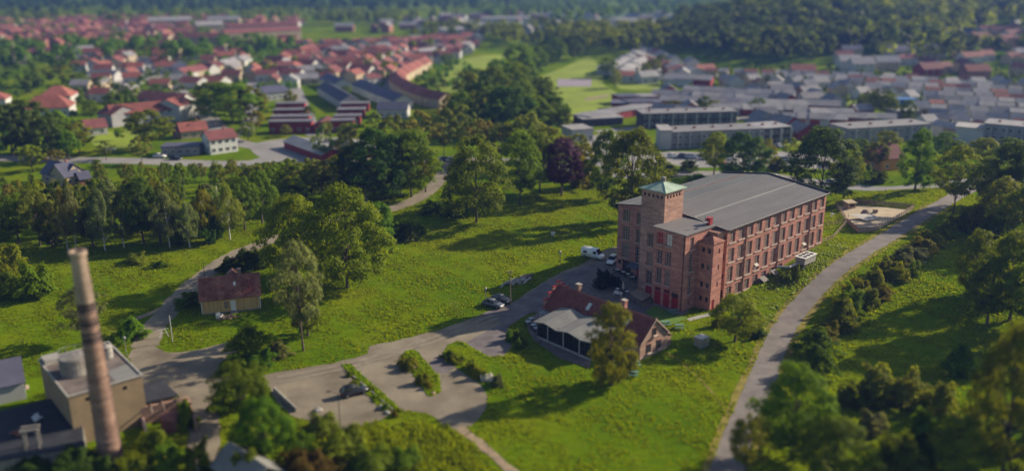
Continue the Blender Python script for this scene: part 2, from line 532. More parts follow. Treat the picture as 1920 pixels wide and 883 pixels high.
def sheet(name, pts, mat, off, smooth=True, jit=0.0, step=1.5, px=True, block=True, parent=None):
    w = [gp(*p) for p in pts] if px else list(pts)
    if smooth: w = catmull(w, True, step)
    w = [(p[0] + random.uniform(-jit, jit), p[1] + random.uniform(-jit, jit)) for p in w]
    if block: BLOCK.append(w)
    vec = [Vector((x, y, 0)) for x, y in w]
    tris = tessellate_polygon([vec])
    bm = bmesh.new()
    vs_ = [bm.verts.new((x, y, H1(x, y) + off)) for x, y in w]
    for t in tris:
        try: bm.faces.new([vs_[i] for i in t])
        except ValueError: pass
    bmesh.ops.recalc_face_normals(bm, faces=bm.faces)
    if bm.faces and sum(f.normal.z for f in bm.faces) < 0: bmesh.ops.reverse_faces(bm, faces=bm.faces)
    me = bpy.data.meshes.new(name); bm.to_mesh(me); bm.free(); me.materials.append(mat)
    return struct(link(name, me, parent))

def strip(name, pts, width, mat, off=.045, px=True, jit=.0, step=1.5, block=True):
    w = catmull([gp(*p) for p in pts] if px else pts, False, step)
    v, f = [], []; L_, R_ = [], []
    for i, p in enumerate(w):
        a, b = w[max(0, i - 1)], w[min(len(w) - 1, i + 1)]
        d = (b - a) / (np.hypot(*(b - a)) + 1e-9); n = np.array([-d[1], d[0]])
        row = []
        for k in range(5):
            s = (k / 4 - .5) * width + (random.uniform(-jit, jit) if k in (0, 4) else 0)
            q = p + n * s; row.append(q)
            v.append((q[0], q[1], H1(*q) + off))
        L_.append(tuple(row[0])); R_.append(tuple(row[4]))
        if i:
            o = 5 * i
            for k in range(4): f.append((o - 5 + k, o - 5 + k + 1, o + k + 1, o + k))
    if block: BLOCK.append(L_ + R_[::-1])
    me = bpy.data.meshes.new(name); me.from_pydata(v, [], [t[::-1] for t in f]); me.materials.append(mat); me.update()
    if me.polygons[0].normal.z < 0: me.flip_normals()
    return struct(link(name, me))

# gravel drive and car parks in front of the factory
sheet('car_park', [(1158, 462), (1100, 490), (1045, 514), (1000, 541), (945, 576), (900, 590), (850, 610), (760, 635), (692, 650), (686, 664), (640, 677),
                   (560, 691), (488, 706), (505, 730), (548, 776), (592, 793), (640, 816), (698, 792), (755, 769), (800, 776), (855, 806), (885, 797), (915, 752),
                   (905, 722), (880, 697), (845, 676), (832, 658), (856, 640), (892, 656), (925, 669), (957, 655), (950, 612), (985, 590), (1020, 588),
                   (1120, 640), (1200, 640), (1262, 590), (1290, 585), (1250, 530), (1185, 500)], M['gravel'], .03, jit=.28)
sheet('asphalt_drive', [(1160, 478), (1120, 494), (1075, 507), (1030, 527), (985, 553), (950, 573), (905, 588), (935, 600), (952, 612), (985, 592), (1020, 588),
                        (1120, 640), (1200, 640), (1262, 590), (1290, 583), (1250, 530), (1185, 500)], M['asphalt'], .05, jit=.08)
sheet('asphalt_patch', [(905, 668), (870, 645), (885, 636), (948, 607), (957, 650), (930, 668)], M['asphalt'], .052, jit=.1)
sheet('asphalt_patch', [(800, 690), (832, 662), (852, 690), (822, 700)], M['asphalt'], .052, jit=.1)
sheet('paved_yard', [(1075, 545), (1110, 520), (1150, 503), (1185, 505), (1225, 560), (1285, 590), (1262, 596), (1200, 572), (1150, 562), (1110, 560)], M['paving'], .07)
# gravel yard and lane on the left
sheet('gravel_yard', [(243, 668), (262, 640), (285, 632), (300, 655), (340, 660), (400, 648), (430, 640), (445, 680), (420, 735), (412, 790), (415, 860), (380, 883),
                      (350, 883), (350, 800), (300, 760), (258, 735)], M['gravel'], .03, jit=.28)
strip('lane', [(272, 650), (288, 615), (318, 580), (352, 543), (395, 507), (440, 478), (500, 454), (560, 434), (640, 412), (715, 397), (765, 381), (805, 358), (826, 334), (842, 312), (868, 299)],
      4.6, M['gravel'], .05, jit=.25)
strip('path', [(248, 600), (275, 590), (320, 572)], 1.6, M['dirt'], .04, jit=.2)
strip('footpath', [(858, 802), (885, 820), (920, 848), (958, 883), (985, 905)], 1.5, M['dirt'], .045, jit=.2)
strip('footpath', [(1250, 660), (1290, 690), (1335, 735), (1375, 790)], .3, M['verge'], .03, jit=.1, block=False)
# planted islands of the car park
for isl in ([(642, 684), (656, 682), (700, 722), (748, 764), (732, 778), (690, 742)], [(752, 670), (776, 655), (800, 680), (822, 706), (826, 736), (806, 744), (786, 716)],
            [(832, 657), (858, 639), (900, 660), (950, 690), (962, 722), (930, 738), (880, 706), (846, 682)]):
    sheet('planted_island', isl, M['grass'], .085, jit=.1, block=False)
# wheel tracks worn into the gravel
for off in (-.8, .8):
    for nm, tr in (('lane', [(310, 588), (352, 543), (395, 507), (440, 478), (500, 454), (560, 434), (640, 412), (715, 397), (765, 381), (805, 358)]),
                   ('drive', [(520, 712), (600, 697), (690, 676), (780, 648), (870, 616), (930, 594)])):
        w_ = catmull([gp(*q) for q in tr], False, 3); sh_ = []
        for i in range(len(w_)):
            a_, b_ = w_[max(0, i - 1)], w_[min(len(w_) - 1, i + 1)]; d_ = (b_ - a_) / (np.hypot(*(b_ - a_)) + 1e-9)
            sh_.append(tuple(w_[i] + np.array([-d_[1], d_[0]]) * off))
        strip('wheel_track', sh_, .8, M['track'], .066, px=False, jit=.3, block=False)
# narrow road on the right
strip('road', [(1346, 925), (1362, 883), (1391, 800), (1425, 720), (1457, 640), (1481, 600), (1513, 560), (1561, 512), (1606, 480), (1656, 450), (1711, 415), (1765, 384), (1812, 358), (1860, 345)],
      4.1, M['road'], .05, jit=.06)
for sg in (-2.5, 2.5):
    w_ = catmull([gp(*q) for q in [(1346, 925), (1362, 883), (1391, 800), (1425, 720), (1457, 640), (1481, 600), (1513, 560), (1561, 512), (1606, 480), (1656, 450), (1711, 415), (1765, 384)]], False, 3); sh_ = []
    for i in range(len(w_)):
        a_, b_ = w_[max(0, i - 1)], w_[min(len(w_) - 1, i + 1)]; d_ = (b_ - a_) / (np.hypot(*(b_ - a_)) + 1e-9)
        sh_.append(tuple(w_[i] + np.array([-d_[1], d_[0]]) * sg))
    strip('verge', sh_, 1.1, M['verge'], .035, px=False, jit=.25, block=False)
def draped(name, pts, mat, off, cell=.6):
    P = np.array([gp(*p) for p in pts]); lo, hi = P.min(0), P.max(0); BLOCK.append([tuple(q) for q in P])
    xs, ys = np.arange(lo[0], hi[0], cell), np.arange(lo[1], hi[1], cell); X, Y = np.meshgrid(xs, ys)
    ins = inside(P, X.ravel() + cell / 2, Y.ravel() + cell / 2).reshape(X.shape)
    mb = MB()
    for i, j in zip(*np.where(ins)):
        c = [(X[i, j] + a, Y[i, j] + b_) for a, b_ in ((0, 0), (cell, 0), (cell, cell), (0, cell))]
        mb.quad(*[(a, b_, H1(a, b_) + off) for a, b_ in c])
    return struct(part(name, mb, mat))
draped('playground_sand', [(1569, 388), (1590, 384), (1640, 388), (1711, 394), (1680, 412), (1641, 432), (1610, 435), (1588, 416)], M['sand'], .06)
sheet('lawn', [(1208, 586), (1228, 573), (1268, 590), (1292, 597), (1262, 608), (1240, 606)], M['lawn'], .09, smooth=False)
sheet('terrace', [(984, 600), (1030, 575), (1120, 615), (1105, 690), (1050, 672), (1003, 640), (988, 618)], M['paving'], .06, smooth=False)
strip('kerb', [(1290, 600), (1312, 594), (1345, 586), (1362, 577)], 1.2, M['concrete'], .06)
# streets behind
strip('street', [(-120, 296), (0, 297), (120, 300), (245, 302), (330, 305), (420, 308), (480, 306)], 9, M['street'], .06)
strip('street', [(480, 306), (520, 285), (430, 262), (395, 225), (360, 190), (320, 160), (290, 140)], 8, M['street'], .05)
strip('street', [(760, 306), (880, 300), (1000, 305), (1110, 320), (1180, 330), (1300, 326), (1420, 328), (1500, 338), (1600, 351), (1690, 352), (1780, 345), (1950, 330)], 7, M['street'], .05)
sheet('forecourt', [(500, 300), (470, 275), (520, 262), (620, 258), (700, 268), (690, 300), (590, 310)], M['street'], .04)
sheet('forecourt', [(1090, 300), (1100, 262), (1140, 250), (1180, 262), (1240, 300), (1180, 320)], M['street'], .04)
sheet('parking_area', [(1230, 300), (1250, 285), (1350, 287), (1480, 285), (1600, 300), (1600, 318), (1420, 312), (1300, 314)], M['street'], .04)
sheet('square', [(160, 140), (170, 108), (240, 103), (330, 120), (300, 148), (230, 160)], M['street'], .08)
strip('street', [(290, 145), (420, 128), (500, 108), (640, 88), (800, 78), (905, 72)], 8, M['street'], .06)
strip('street', [(230, 160), (300, 190), (330, 175)], 7, M['street'], .06)
strip('street', [(1240, 235), (1236, 215), (1222, 195), (1205, 176)], 6, M['street'], .06)
strip('street', [(1120, 248), (1240, 236), (1400, 222), (1500, 215)], 6, M['street'], .06)
strip('street', [(460, 255), (470, 220), (480, 180), (470, 150)], 6, M['street'], .06)
strip('street', [(590, 255), (575, 215), (560, 180), (548, 150)], 6, M['street'], .06)
strip('street', [(860, 98), (800, 118), (745, 140), (730, 160), (750, 185)], 6, M['street'], .06)
strip('street', [(1245, 105), (1290, 130), (1400, 150), (1560, 165), (1700, 180)], 7, M['street'], .1)
# bright fields
F = M['field']
sheet('field', [(815, 182), (830, 140), (868, 112), (945, 104), (940, 132), (885, 148), (862, 186)], F, .1)
sheet('field', [(1000, 152), (1055, 128), (1105, 108), (1128, 135), (1132, 158), (1156, 176), (1150, 200), (1105, 225), (1070, 236), (1062, 205), (1030, 170)], F, .1)
sheet('field', [(1160, 150), (1190, 144), (1245, 158), (1240, 168), (1165, 168)], F, .1)
sheet('field', [(1470, 176), (1500, 168), (1602, 182), (1590, 198), (1520, 195)], F, .1)
sheet('field', [(170, 262), (200, 248), (255, 246), (255, 276), (190, 278)], F, .06)
sheet('field', [(1480, 275), (1500, 244), (1560, 238), (1560, 262)], F, .06)
sheet('field', [(690, 44), (900, 30), (1250, 22), (1300, 30), (1000, 42)], M['far_field'], .3)
sheet('field', [(560, 90), (640, 78), (760, 70), (700, 84)], F, .2)
sheet('sports_court', [(1045, 163), (1045, 149), (1109, 149), (1109, 163)], M['court'], .16, smooth=False)
sheet('dirt_track', [(1096, 186), (1140, 178), (1141, 182), (1098, 190)], M['dirt'], .16, smooth=False)

# ------------------------------------------------------------------ trees
def leaf_mesh(name, pos, nrm, size, r):
    """one small leaf card per row, oriented by nrm"""
    n = len(pos)
    nrm = nrm / (np.linalg.norm(nrm, axis=1, keepdims=True) + 1e-9)
    t = r.normal(size=(n, 3)); t -= (t * nrm).sum(1, keepdims=True) * nrm
    t /= np.linalg.norm(t, axis=1, keepdims=True) + 1e-9
    b = np.cross(nrm, t)
    s = (size * r.uniform(.6, 1.35, n))[:, None]
    asp = r.uniform(.5, .9, n)[:, None]
    bend = nrm * s * r.uniform(-.25, .25, n)[:, None]
    v = np.stack([pos - t * s + bend, pos - b * s * asp, pos + t * s + bend, pos + b * s * asp], 1).reshape(-1, 3)
    me = bpy.data.meshes.new(name)
    me.vertices.add(4 * n); me.vertices.foreach_set('co', v.astype(np.float32).ravel())
    me.loops.add(4 * n); me.loops.foreach_set('vertex_index', np.arange(4 * n, dtype=np.int32))
    me.polygons.add(n); me.polygons.foreach_set('loop_start', np.arange(0, 4 * n, 4, dtype=np.int32))
    me.update(calc_edges=True)
    return me

PROFILE = {
    'broad': (lambda t: np.sin(np.pi * np.clip(t, 0, 1) ** .72) ** .55, .12),
    'round': (lambda t: np.sin(np.pi * np.clip(t, 0, 1) ** .85) ** .6, .22),
    'birch': (lambda t: np.sin(np.pi * np.clip(t, 0, 1) ** .60) ** .9, .25),
    'sparse': (lambda t: np.sin(np.pi * np.clip(t, 0, 1) ** .9) ** .7, .30),
    'column': (lambda t: np.sin(np.pi * np.clip(t, 0, 1) ** .62) ** .6, .05),
    'shrub': (lambda t: np.sqrt(np.clip(1 - (t * .98) ** 2, 0, 1)) * (.75 + .25 * np.sin(np.pi * t)), .0),
}
TREEPROTO = {}
def tree_proto(kind, lod, var):
    """unit tree: height 1, crown radius .5; returns (crown mesh, trunk mesh, clusters)"""
    key = (kind, lod, var)
    if key in TREEPROTO: return TREEPROTO[key]
    r = np.random.default_rng(sum(ord(c) for c in kind) * 131 + lod * 17 + var * 1009)
    prof, z0 = PROFILE[kind]
    ncl = {0: 170, 1: 90, 2: 30}[lod]
    nl = {0: 20000, 1: 7500, 2: 1200}[lod]
    leaf = {0: .0128, 1: .020, 2: .044}[lod]
    if kind in ('birch', 'sparse'): ncl = int(ncl * .85); nl = int(nl * .62)
    if kind == 'shrub': nl = int(nl * .45); ncl = int(ncl * .5); leaf *= 2.0
    # clusters
    t = r.uniform(.02, .97, ncl)
    a = r.uniform(0, 2 * np.pi, ncl)
    ph = r.uniform(0, 6, 6)
    lump = 1 + .16 * np.sin(2 * a + ph[0] + 3 * t) + .13 * np.sin(3 * a + ph[1] - 5 * t) + .10 * np.sin(5 * a + ph[2] + 7 * t)
    if kind == 'shrub': lump = 1 + (lump - 1) * 2.2
    rad = .47 * prof(t) * lump * np.sqrt(r.uniform(.35, 1, ncl))
    cen = np.stack([rad * np.cos(a), rad * np.sin(a), z0 + (1 - z0) * t * .96], 1)
    cen[:, 2] += .03 * np.sin(4 * a + ph[3])
    cr = r.uniform(.05, .105, ncl) * (1.15 if kind in ('broad', 'round', 'column') else .95)
    if kind == 'shrub': cr *= 1.9
    w = cr ** 2; w = w / w.sum()
    ci = r.choice(ncl, nl, p=w)
    d = r.normal(size=(nl, 3)); d /= np.linalg.norm(d, axis=1, keepdims=True)
    d[:, 2] = np.where(d[:, 2] < -.3, -d[:, 2] * .5, d[:, 2])
    rr = cr[ci] * r.uniform(.25, 1, nl) ** .45
    sq = np.array([1, 1, .80 if kind != 'birch' else 1.25])
    pos = cen[ci] + d * rr[:, None] * sq
    if kind == 'birch': pos[:, 2] -= .05 * r.uniform(0, 1, nl) ** 2
    out = pos.copy(); out[:, 2] -= .5; out /= np.linalg.norm(out, axis=1, keepdims=True) + 1e-6
    nrm = d * .9 + out * .5 + r.normal(size=(nl, 3)) * .28 + np.array([0, 0, .25])
    if kind == 'shrub': pos[:, 2] *= (.80 + .30 * np.sin(3 * np.arctan2(pos[:, 1], pos[:, 0]) + ph[4]) * (np.hypot(pos[:, 0], pos[:, 1]) / .5))
    pos[:, 2] = np.maximum(pos[:, 2], .02)
    crown = leaf_mesh('crown', pos, nrm, np.full(nl, leaf), r)
    crown.materials.append(M['l_mid'])
    # trunk with limbs, in the same unit space (x and y get scaled by the crown width)
    mb = MB()
    if kind != 'shrub':
        n = 8 if lod == 0 else 5
        k = .040 if kind in ('broad', 'round', 'column') else .026
        lean = r.uniform(-.03, .03, 2)
        top = .80 if lod < 2 else .6
        pts = [np.array([lean[0] * q * 2 + .012 * math.sin(5 * q + ph[4]), lean[1] * q * 2 + .012 * math.cos(4 * q + ph[5]), q * top]) for q in np.linspace(0, 1, 7 if lod < 2 else 3)]
        for i in range(len(pts) - 1):
            q0, q1 = i / (len(pts) - 1), (i + 1) / (len(pts) - 1)
            f0 = 1.35 if i == 0 else 1
            mb.tube(pts[i] - np.array([0, 0, .02 if i == 0 else 0]), pts[i + 1], k * f0 * (1 - .85 * q0), k * (1 - .85 * q1), n, cap=(i == len(pts) - 2))
        nb = {0: 26, 1: 12, 2: 0}[lod]
        for j in r.permutation(ncl)[:nb]:
            c = cen[j]
            q = np.clip((c[2] / top) * .62, .22, .92)
            base = np.array([np.interp(q, np.linspace(0, 1, len(pts)), [p[m] for p in pts]) for m in range(3)])
            midp = base * .45 + c * .55 + np.array([0, 0, -.02])
            br = k * (1 - .85 * q) * .55
            mb.tube(base, midp, br, br * .6, 4, cap=False); mb.tube(midp, c, br * .6, br * .15, 4, cap=False)
    else:
        for j in range(5):
            c = cen[j % ncl]
            mb.tube((c[0] * .2, c[1] * .2, -.03), (c[0] * .9, c[1] * .9, c[2] * .9), .02, .008, 4, cap=False)
    trunk = mb.mesh('trunk', [M['bark']], True)
    TREEPROTO[key] = (crown, trunk)
    return TREEPROTO[key]

def set_mat(o, m):
    s = o.material_slots[0]; s.link = 'OBJECT'; s.material = m

TREE_SPOTS = []
def tree(x, y, h, w, kind, leaf, label=None, name=None, cat='tree', lod=1, key=None, look=None, group=None, bark=None, rot=None):
    z = H1(x, y)
    cm, tm = tree_proto(kind, lod, random.randrange(4))
    rz = random.uniform(0, 6.28) if rot is None else rot
    nm = name or ('shrub' if kind == 'shrub' else 'tree')
    o = thing(nm, label, cat, (x, y, z), rz, group)
    o.scale = (w, w, h)
    c = link('foliage' if kind == 'shrub' else 'crown', cm, o); set_mat(c, M[leaf])
    t = link('stem' if kind == 'shrub' else 'trunk', tm, o); set_mat(t, M[bark or ('bark_white' if kind == 'birch' else 'bark')])
    if kind != 'shrub':
        f = min(1.0, (.36 + .010 * h) / (.08 * w) * 1.0) if w > 0 else 1
        t.scale = (max(.35, min(1.2, f)), max(.35, min(1.2, f)), 1)
    TREE_SPOTS.append((x, y, w))
    if key: zone(key, o, look, proj(x, y, z)[0])
    return o

def ptree(bx, by, top, wpx, kind, leaf, **kw):
    """tree from pixels: foot, top row and crown width in the photograph"""
    x, y = gp(bx, by)
    z = H1(x, y)
    h = max(.5, height_to(x, y, top) - z)
    w = wpx * proj(x, y, z + h / 2)[2] / FPX * (1.09 if kind in ('broad', 'round', 'column', 'birch', 'sparse') else .95)
    return tree(x, y, h, w, kind, leaf, **kw)

LOOK = {'l_dark': 'dark green', 'l_mid': 'mid green', 'l_bright': 'fresh green', 'l_yell': 'yellow green', 'l_olive': 'olive green', 'l_tan': 'tan brown',
        'l_pale': 'pale grey-green', 'l_purple': 'purple', 'l_orange': 'rust coloured', 'hedge_dark': 'blackish green', 'blossom': 'white blossoming'}

# single trees and groups near the factory
ptree(570, 657, 452, 102, 'sparse', 'l_pale', label='thin pale tree with tall bare forked trunk on the grass beside the gravel drive', lod=0, name='birch_tree', rot=1.0)
ptree(577, 628, 520, 58, 'column', 'l_mid', label='small ivy green tree just behind the pale bare-trunked tree', lod=0)
ptree(556, 520, 366, 130, 'broad', 'l_bright', label='left half of the large broad tree pair beyond the yellow house', lod=0)
ptree(652, 540, 350, 172, 'broad', 'l_bright', label='largest broad sunlit tree right of the yellow house, trunk showing on the meadow', lod=0)
ptree(712, 470, 380, 70, 'round', 'l_mid', label='smaller round tree at the right edge of the large broad tree', lod=0)
ptree(893, 418, 252, 128, 'broad', 'l_olive', label='tall olive green tree with low branches at the bend of the lane', lod=0)
ptree(975, 384, 246, 80, 'round', 'l_olive', label='tall tree with bare trunk just right of the olive tree at the lane bend', lod=0)
ptree(1012, 362, 248, 68, 'round', 'l_olive', label='tall bare-stemmed tree just left of the purple tree', lod=0)
ptree(1053, 367, 260, 78, 'round', 'l_purple', label='purple copper beech on the meadow behind the long shadows', lod=0)
ptree(1135, 374, 246, 70, 'broad', 'l_mid', label='dark trunked tree on the meadow right of the purple beech', lod=0)
tree(30, 210, 24.5, 15.5, 'broad', 'l_olive', label='big olive tree rising behind the left corner of the factory roof', lod=0)
ptree(1092, 352, 290, 60, 'shrub', 'l_yell', label='yellow green bush between the purple beech and the factory', lod=1, cat='bush')
ptree(1392, 345, 248, 88, 'broad', 'l_dark', label='dark round tree behind the middle of the factory roof', lod=0)
ptree(1338, 328, 252, 56, 'round', 'l_bright', label='fresh green tree left of the dark tree behind the factory roof', lod=0)
ptree(1432, 330, 262, 48, 'sparse', 'l_yell', label='thin yellow green tree right of the dark tree behind the factory roof', lod=1)
ptree(1536, 385, 242, 134, 'broad', 'l_dark', label='very dark tall tree behind the far right corner of the factory', lod=0)
ptree(1582, 372, 270, 60, 'round', 'l_olive', label='lighter olive tree at the right side of the very dark tall tree', lod=0)
ptree(1716, 356, 244, 62, 'column', 'l_mid', label='dense columnar green tree beside the orange house', lod=0)
ptree(1787, 402, 278, 92, 'sparse', 'l_yell', label='open yellow tan tree beside the upper end of the right road', lod=0)
ptree(1145, 722, 562, 90, 'column', 'l_yell', label='slim yellow green tree in front of the red roofed inn', lod=0)
ptree(1378, 640, 556, 98, 'round', 'l_bright', label='small fresh green tree on the grass below the brick stair turret', lod=0)
ptree(160, 642, 535, 82, 'sparse', 'l_pale', label='sparse young tree standing behind the brick chimney', lod=0)
ptree(20, 512, 448, 62, 'shrub', 'l_bright', label='round leafy bush at the left edge of the meadow', lod=0, cat='bush')
ptree(66, 558, 480, 70, 'shrub', 'l_bright', label='large rounded bush below the bush at the left edge', lod=0, cat='bush')
ptree(15, 555, 500, 60, 'shrub', 'l_mid', label='darker bush left of the large rounded bush', lod=0, cat='bush')

K1 = 'of the trees along the left meadow edge'
for a in [(128, 470, 350, 42, 'birch', 'l_tan'), (144, 468, 346, 44, 'birch', 'l_pale'), (197, 470, 350, 62, 'birch', 'l_pale'), (234, 464, 362, 46, 'birch', 'l_olive'),
          (318, 464, 356, 60, 'birch', 'l_pale'), (357, 464, 376, 46, 'birch', 'l_pale'), (432, 449, 346, 50, 'birch', 'l_tan'), (76, 462, 350, 56, 'sparse', 'l_tan'),
          (36, 458, 362, 64, 'round', 'l_mid'), (270, 458, 330, 76, 'round', 'l_dark'), (388, 452, 352, 56, 'birch', 'l_yell'), (100, 465, 372, 44, 'column', 'l_dark'),
          (400, 455, 388, 44, 'shrub', 'l_dark'), (335, 458, 392, 40, 'shrub', 'l_dark'), (8, 468, 392, 54, 'round', 'l_mid'), (175, 462, 380, 46, 'round', 'l_dark'),
          (460, 432, 330, 56, 'round', 'l_olive'), (492, 418, 318, 62, 'round', 'l_olive'), (302, 456, 350, 52, 'round', 'l_dark')]:
    ptree(*a, key=K1, look=LOOK[a[5]] + (' birch' if a[4] == 'birch' else ' bush' if a[4] == 'shrub' else ' tree'), lod=0, group='trees along the left meadow edge',
          name='birch_tree' if a[4] == 'birch' else None)

def scatter(poly_px, n, hrange, wratio, kinds, leaves, key, mind=5, lod=1, group=None, poly_world=False, mintop=0):
    P = [gp(*p) for p in poly_px] if not poly_world else poly_px
    P = np.array(P); lo, hi = P.min(0), P.max(0); pts = []; tries = 0
    while len(pts) < n and tries < 6000:
        tries += 1
        q = (random.uniform(lo[0], hi[0]), random.uniform(lo[1], hi[1]))
        if not inside(P, np.array([q[0]]), np.array([q[1]]))[0]: continue
        if any((q[0] - a) ** 2 + (q[1] - b) ** 2 < mind * mind for a, b in pts): continue
        if any((q[0] - s[0]) ** 2 + (q[1] - s[1]) ** 2 < (s[2] * .28) ** 2 for s in TREE_SPOTS): continue
        pts.append(q)
    for q in pts:
        k = random.choice(kinds); l = random.choice(leaves); h = random.uniform(*hrange)
        look = LOOK[l] + (' birch' if k == 'birch' else ' bush' if k == 'shrub' else ' tree')
        if mintop: h = max(3.0, min(h, height_to(q[0], q[1], mintop + random.uniform(0, 14)) - H1(*q)))
        tree(q[0], q[1], h, h * random.uniform(*wratio), k, l, key=key, look=look, lod=lod, group=group or key.replace('of the ', '').replace('among ', ''),
             cat='bush' if k == 'shrub' else 'tree', name='birch_tree' if k == 'birch' else None)

scatter([(-40, 452), (250, 450), (400, 436), (505, 398), (495, 372), (330, 368), (180, 372), (-40, 372)], 38, (9, 15), (.45, .65), ['round', 'sparse', 'broad', 'birch'],
        ['l_mid', 'l_yell', 'l_olive', 'l_tan', 'l_dark', 'l_pale'], 'of the trees inside the left wood', 5.5, 1, mintop=330)
scatter([(-40, 368), (75, 368), (75, 345), (-40, 330)], 7, (8, 12), (.55, .7), ['round', 'broad'], ['l_olive', 'l_mid'], 'of the trees left of the slate roofed cottage', 6, mintop=322)
scatter([(175, 368), (330, 366), (500, 366), (640, 390), (660, 365), (560, 325), (330, 322), (200, 338)], 30, (8, 13), (.5, .7), ['round', 'sparse', 'broad', 'birch'],
        ['l_mid', 'l_bright', 'l_olive', 'l_tan', 'l_olive'], 'of the trees between the street and left wood', 7, mintop=300)

for a in [(560, 390, 302, 84, 'round', 'l_olive', 'olive tree above the largest broad sunlit tree'), (606, 386, 300, 66, 'sparse', 'l_yell', 'yellow green tree left of the grove above the lane bend'),
          (528, 376, 304, 64, 'round', 'l_bright', 'fresh green tree at the right end of the left wood'), (482, 368, 306, 58, 'sparse', 'l_tan', 'tan tree behind the right end of the left wood'),
          (585, 366, 296, 60, 'sparse', 'l_tan', 'tan tree in front of the slanting red barn'), (545, 352, 296, 50, 'round', 'l_mid', 'mid green tree below the forecourt')]:
    ptree(*a[:6], label=a[6], lod=1)
scatter([(175, 345), (300, 340), (430, 338), (520, 336), (520, 318), (300, 316), (180, 318)], 13, (4, 7), (.55, .75), ['round', 'sparse', 'broad'],
        ['l_mid', 'l_bright', 'l_olive', 'l_tan'], 'of the trees on the lawn before the left street', 8, mintop=294)
K2 = 'of the grove above the lane bend'
for a in [(715, 376, 236, 112, 'broad', 'l_dark'), (772, 370, 240, 92, 'broad', 'l_bright'), (687, 381, 295, 46, 'birch', 'l_pale'), (752, 368, 308, 44, 'birch', 'l_pale'),
          (664, 378, 268, 62, 'broad', 'l_dark'), (640, 372, 292, 60, 'round', 'l_mid'), (738, 362, 248, 80, 'broad', 'l_mid'), (798, 360, 272, 44, 'round', 'l_yell')]:
    ptree(*a, key=K2, look=LOOK[a[5]] + (' birch' if a[4] == 'birch' else ' tree'), lod=0, group='grove above the lane bend')
K3 = 'of the tan trees behind the lane grove'
for a in [(742, 304, 214, 70, 'sparse', 'l_tan'), (792, 302, 208, 76, 'sparse', 'l_tan'), (832, 296, 204, 72, 'sparse', 'l_tan'), (700, 296, 210, 62, 'sparse', 'l_olive'),
          (872, 292, 196, 60, 'sparse', 'l_tan'), (656, 300, 234, 50, 'birch', 'l_tan'), (610, 300, 230, 44, 'birch', 'l_pale'), (990, 305, 212, 80, 'sparse', 'l_tan'),
          (1030, 318, 236, 70, 'round', 'l_olive'), (940, 305, 230, 70, 'round', 'l_olive'), (1095, 330, 270, 50, 'round', 'l_yell'), (1080, 318, 252, 54, 'sparse', 'l_tan'), (905, 300, 225, 60, 'sparse', 'l_tan')]:
    ptree(*a, key=K3, look=LOOK[a[5]] + ' tree', lod=1, group='tan trees behind the lane grove')
K4 = 'of the grove left of the playing field'
for a in [(905, 252, 150, 82, 'broad', 'l_dark'), (952, 256, 160, 92, 'broad', 'l_dark'), (996, 252, 176, 84, 'broad', 'l_mid'), (1036, 248, 178, 62, 'broad', 'l_olive'),
          (880, 226, 132, 72, 'broad', 'l_olive'), (922, 212, 124, 72, 'round', 'l_olive'), (962, 200, 116, 82, 'broad', 'l_mid'), (985, 186, 118, 70, 'broad', 'l_mid'),
          (1000, 146, 86, 54, 'broad', 'l_mid'), (972, 152, 80, 62, 'broad', 'l_olive'), (1036, 120, 70, 54, 'broad', 'l_mid'), (1076, 112, 64, 50, 'broad', 'l_dark'),
          (866, 258, 172, 62, 'round', 'l_olive'), (1056, 250, 208, 36, 'round', 'l_yell'), (935, 175, 110, 60, 'round', 'l_mid'), (845, 250, 180, 50, 'sparse', 'l_tan'),
          (975, 235, 150, 70, 'round', 'l_olive'), (1020, 215, 145, 60, 'round', 'l_mid'), (890, 185, 128, 50, 'round', 'l_olive')]:
    ptree(*a, key=K4, look=LOOK[a[5]] + ' tree', lod=1, group='grove left of the playing field')
K5 = 'among town trees left of the red barns'
for a in [(436, 230, 152, 118, 'broad', 'l_mid'), (404, 218, 150, 84, 'broad', 'l_mid'), (470, 228, 158, 66, 'broad', 'l_bright'), (282, 280, 204, 86, 'round', 'l_olive'),
          (266, 308, 252, 46, 'sparse', 'l_tan'), (25, 292, 188, 74, 'broad', 'l_dark'), (70, 288, 182, 82, 'broad', 'l_dark'), (112, 284, 204, 62, 'round', 'l_olive'),
          (150, 288, 226, 52, 'round', 'l_olive'), (62, 322, 268, 42, 'round', 'l_mid'), (104, 316, 276, 38, 'sparse', 'l_tan'), (172, 226, 184, 40, 'round', 'l_mid'),
          (216, 212, 170, 42, 'round', 'l_bright'), (240, 208, 164, 38, 'round', 'l_mid'), (465, 265, 228, 40, 'round', 'l_bright'), (480, 250, 205, 38, 'sparse', 'l_yell'),
          (130, 300, 240, 44, 'round', 'l_mid'), (95, 300, 215, 60, 'broad', 'l_dark'), (-10, 300, 210, 60, 'broad', 'l_dark'), (200, 300, 262, 34, 'sparse', 'l_tan'), (45, 260, 180, 60, 'broad', 'l_mid')]:
    ptree(*a, key=K5, look=LOOK[a[5]] + ' tree', lod=1, group='town trees left of the red barns')
K6 = 'of the trees behind the factory street'
